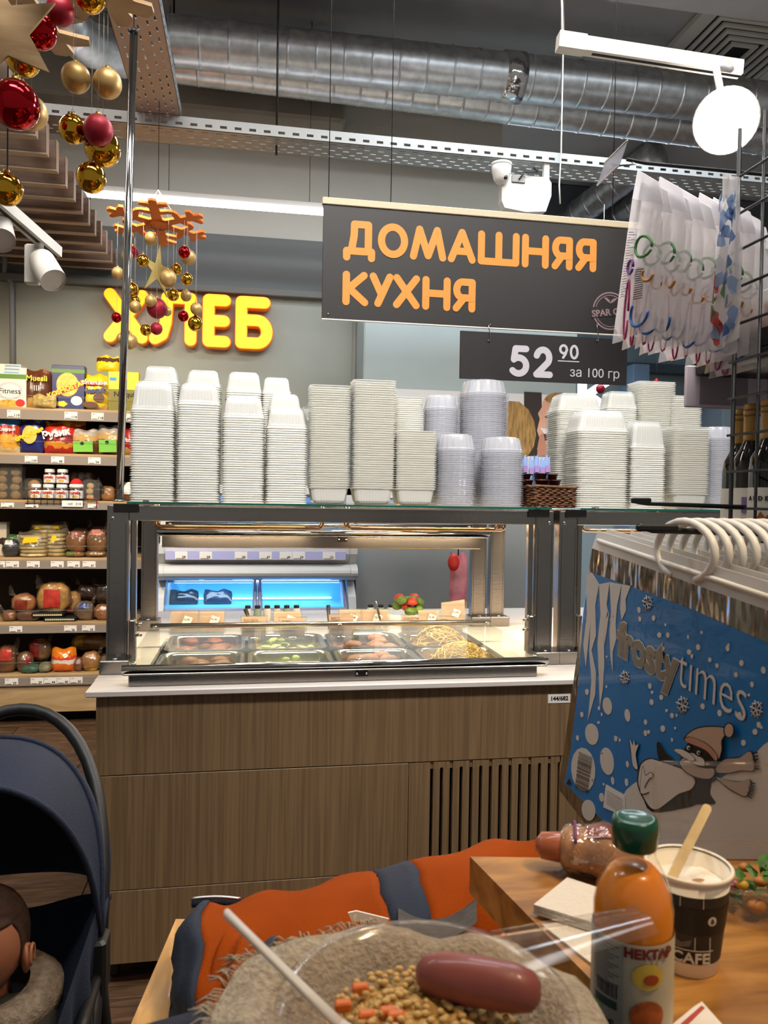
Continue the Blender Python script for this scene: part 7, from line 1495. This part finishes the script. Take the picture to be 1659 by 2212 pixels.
# child sitting in the stroller, seen from behind the ear
def skin_body(name, verts, edges, radii, m, parent, sub=2):
    me = bpy.data.meshes.new(name); off = world_off(parent); me.from_pydata([tuple(Vector(v)-off) for v in verts], edges, []); o = bpy.data.objects.new(name, me); COL.objects.link(o); o.parent = parent
    md = o.modifiers.new('skin', 'SKIN'); md.use_smooth_shade = True; o.modifiers.new('sub', 'SUBSURF').levels = sub; o.modifiers['sub'].render_levels = sub
    for i, r in enumerate(radii): me.skin_vertices[0].data[i].radius = (r, r) if not isinstance(r, tuple) else r
    me.skin_vertices[0].data[0].use_root = True; me.materials.append(m); return o
hc = at(-36, 2030, 1.45)
ch = thing('person', 'small child in a dark jacket with pale hood sitting in the navy stroller', 'person', (hc.x, 1.36, .36))
px_, py_, pz_ = hc.x, 1.40, .42
skin_body('clothed_body', [(px_, py_, pz_), (px_, 1.46, .50), (px_, 1.49, .575), (px_+.085, 1.46, .555), (px_+.115, 1.37, .48), (px_+.08, 1.27, .46), (px_-.085, 1.46, .555), (px_-.115, 1.37, .48), (px_-.08, 1.27, .46), (px_+.06, 1.27, .41), (px_+.07, 1.08, .40), (px_+.07, 1.02, .28), (px_-.06, 1.27, .41), (px_-.07, 1.08, .40), (px_-.07, 1.02, .28)],
    [(0, 1), (1, 2), (2, 3), (3, 4), (4, 5), (2, 6), (6, 7), (7, 8), (0, 9), (9, 10), (10, 11), (0, 12), (12, 13), (13, 14)], [.085, .085, .05, .045, .036, .026, .045, .036, .026, .055, .04, .03, .055, .04, .03], mat('child_jacket', '#2c2a26', .9), ch, 2)
SKN = mat('child_skin', '#9c6448', .5, sss=.15); HRB = mat('child_hair', '#3a2417', .8, noise_s=40, noise_a=.4, stretch=(1, 1, 4))
hf = lambda k: (lambda q, p: Vector((p.x*.073*k, p.y*.082*k, p.z*.088*k*(1 if p.z > 0 else .95))) )
def headf(q, p):
    e = Vector((p.x*.072, p.y*.08, p.z*.088))
    fx = -p.y; 
    if p.y < -.6: e.y -= .004*math.exp(-((p.z+.1)**2)/.02)*math.exp(-(p.x**2)/.02)*3; e.y += .006*math.exp(-((p.z-.08)**2)/.01)*math.exp(-((abs(p.x)-.35)**2)/.02); e.y += .003*math.exp(-((p.z+.42)**2)/.004)*math.exp(-(p.x**2)/.06)
    return e
hd = part('head', MB().ball(hc, 1, seg=36, rg=26, fn=headf).tube([hc+Vector((0, .012, -.06)), hc+Vector((0, .02, -.12))], [.036, .042], 16), SKN, ch)
part('hair', MB().grid(lambda u, v: hc+Vector((.0755*math.sin(2.05*v*(1 if True else 1))*math.cos(2*PI*u), .0835*math.sin(2.05*v)*math.sin(2*PI*u)+.004, .0915*math.cos(2.05*v)-.0))*(1+.012*noise.noise(Vector((u*30, v*4, 0)))) if not (math.sin(2*PI*u) < -.35 and v > .52) else hc+Vector((.074*math.sin(1.07)*math.cos(2*PI*u), .082*math.sin(1.07)*math.sin(2*PI*u), .09*math.cos(1.07))), 40, 16), HRB, hd)
er = hc+Vector((.072, .006, -.012))
er = Vector((hc.x+.074, hc.y-.012, hc.z-.032))
part('ear', MB().ball(er, .008, .017, .026, 16, 12, fn=lambda q, p: Vector((q.x+(.006*abs(p.y)), q.y*(1+.25*p.z), q.z))).tube([er+Vector((.011, .012*math.cos(s), .004+.02*math.sin(s))) for s in [-.8+i*.35 for i in range(14)]], .0032, 6), SKN, hd)
for s in (-1, 1): part('eye', MB().ball(hc+Vector((s*.027, -.07, .006)), .009, .006, .006, 10, 8), mat('eye_dark', '#1a1210', .2), hd)
part('mouth', MB().ball(hc+Vector((0, -.076, -.046)), .016, .004, .004, 10, 6), mat('child_lips', '#a85a50', .5), hd); part('nose', MB().ball(hc+Vector((0, -.083, -.016)), .009, .009, .009, 10, 8), SKN, hd)
part('hood_collar', MB().rings([[Vector((px_, 1.475, 0))+Vector((r_*math.cos(2*PI*j/26)*1.15, r_*math.sin(2*PI*j/26), z_+.012*math.sin(2*PI*j/26))) for j in range(26)] for r_, z_ in ((.062, .60), (.09, .605), (.112, .585), (.112, .555), (.085, .535))], cap=False), mat('fleece_beige', '#77695a', .95, noise_s=90, noise_a=.3, bump=.5, bscale=160), ch)
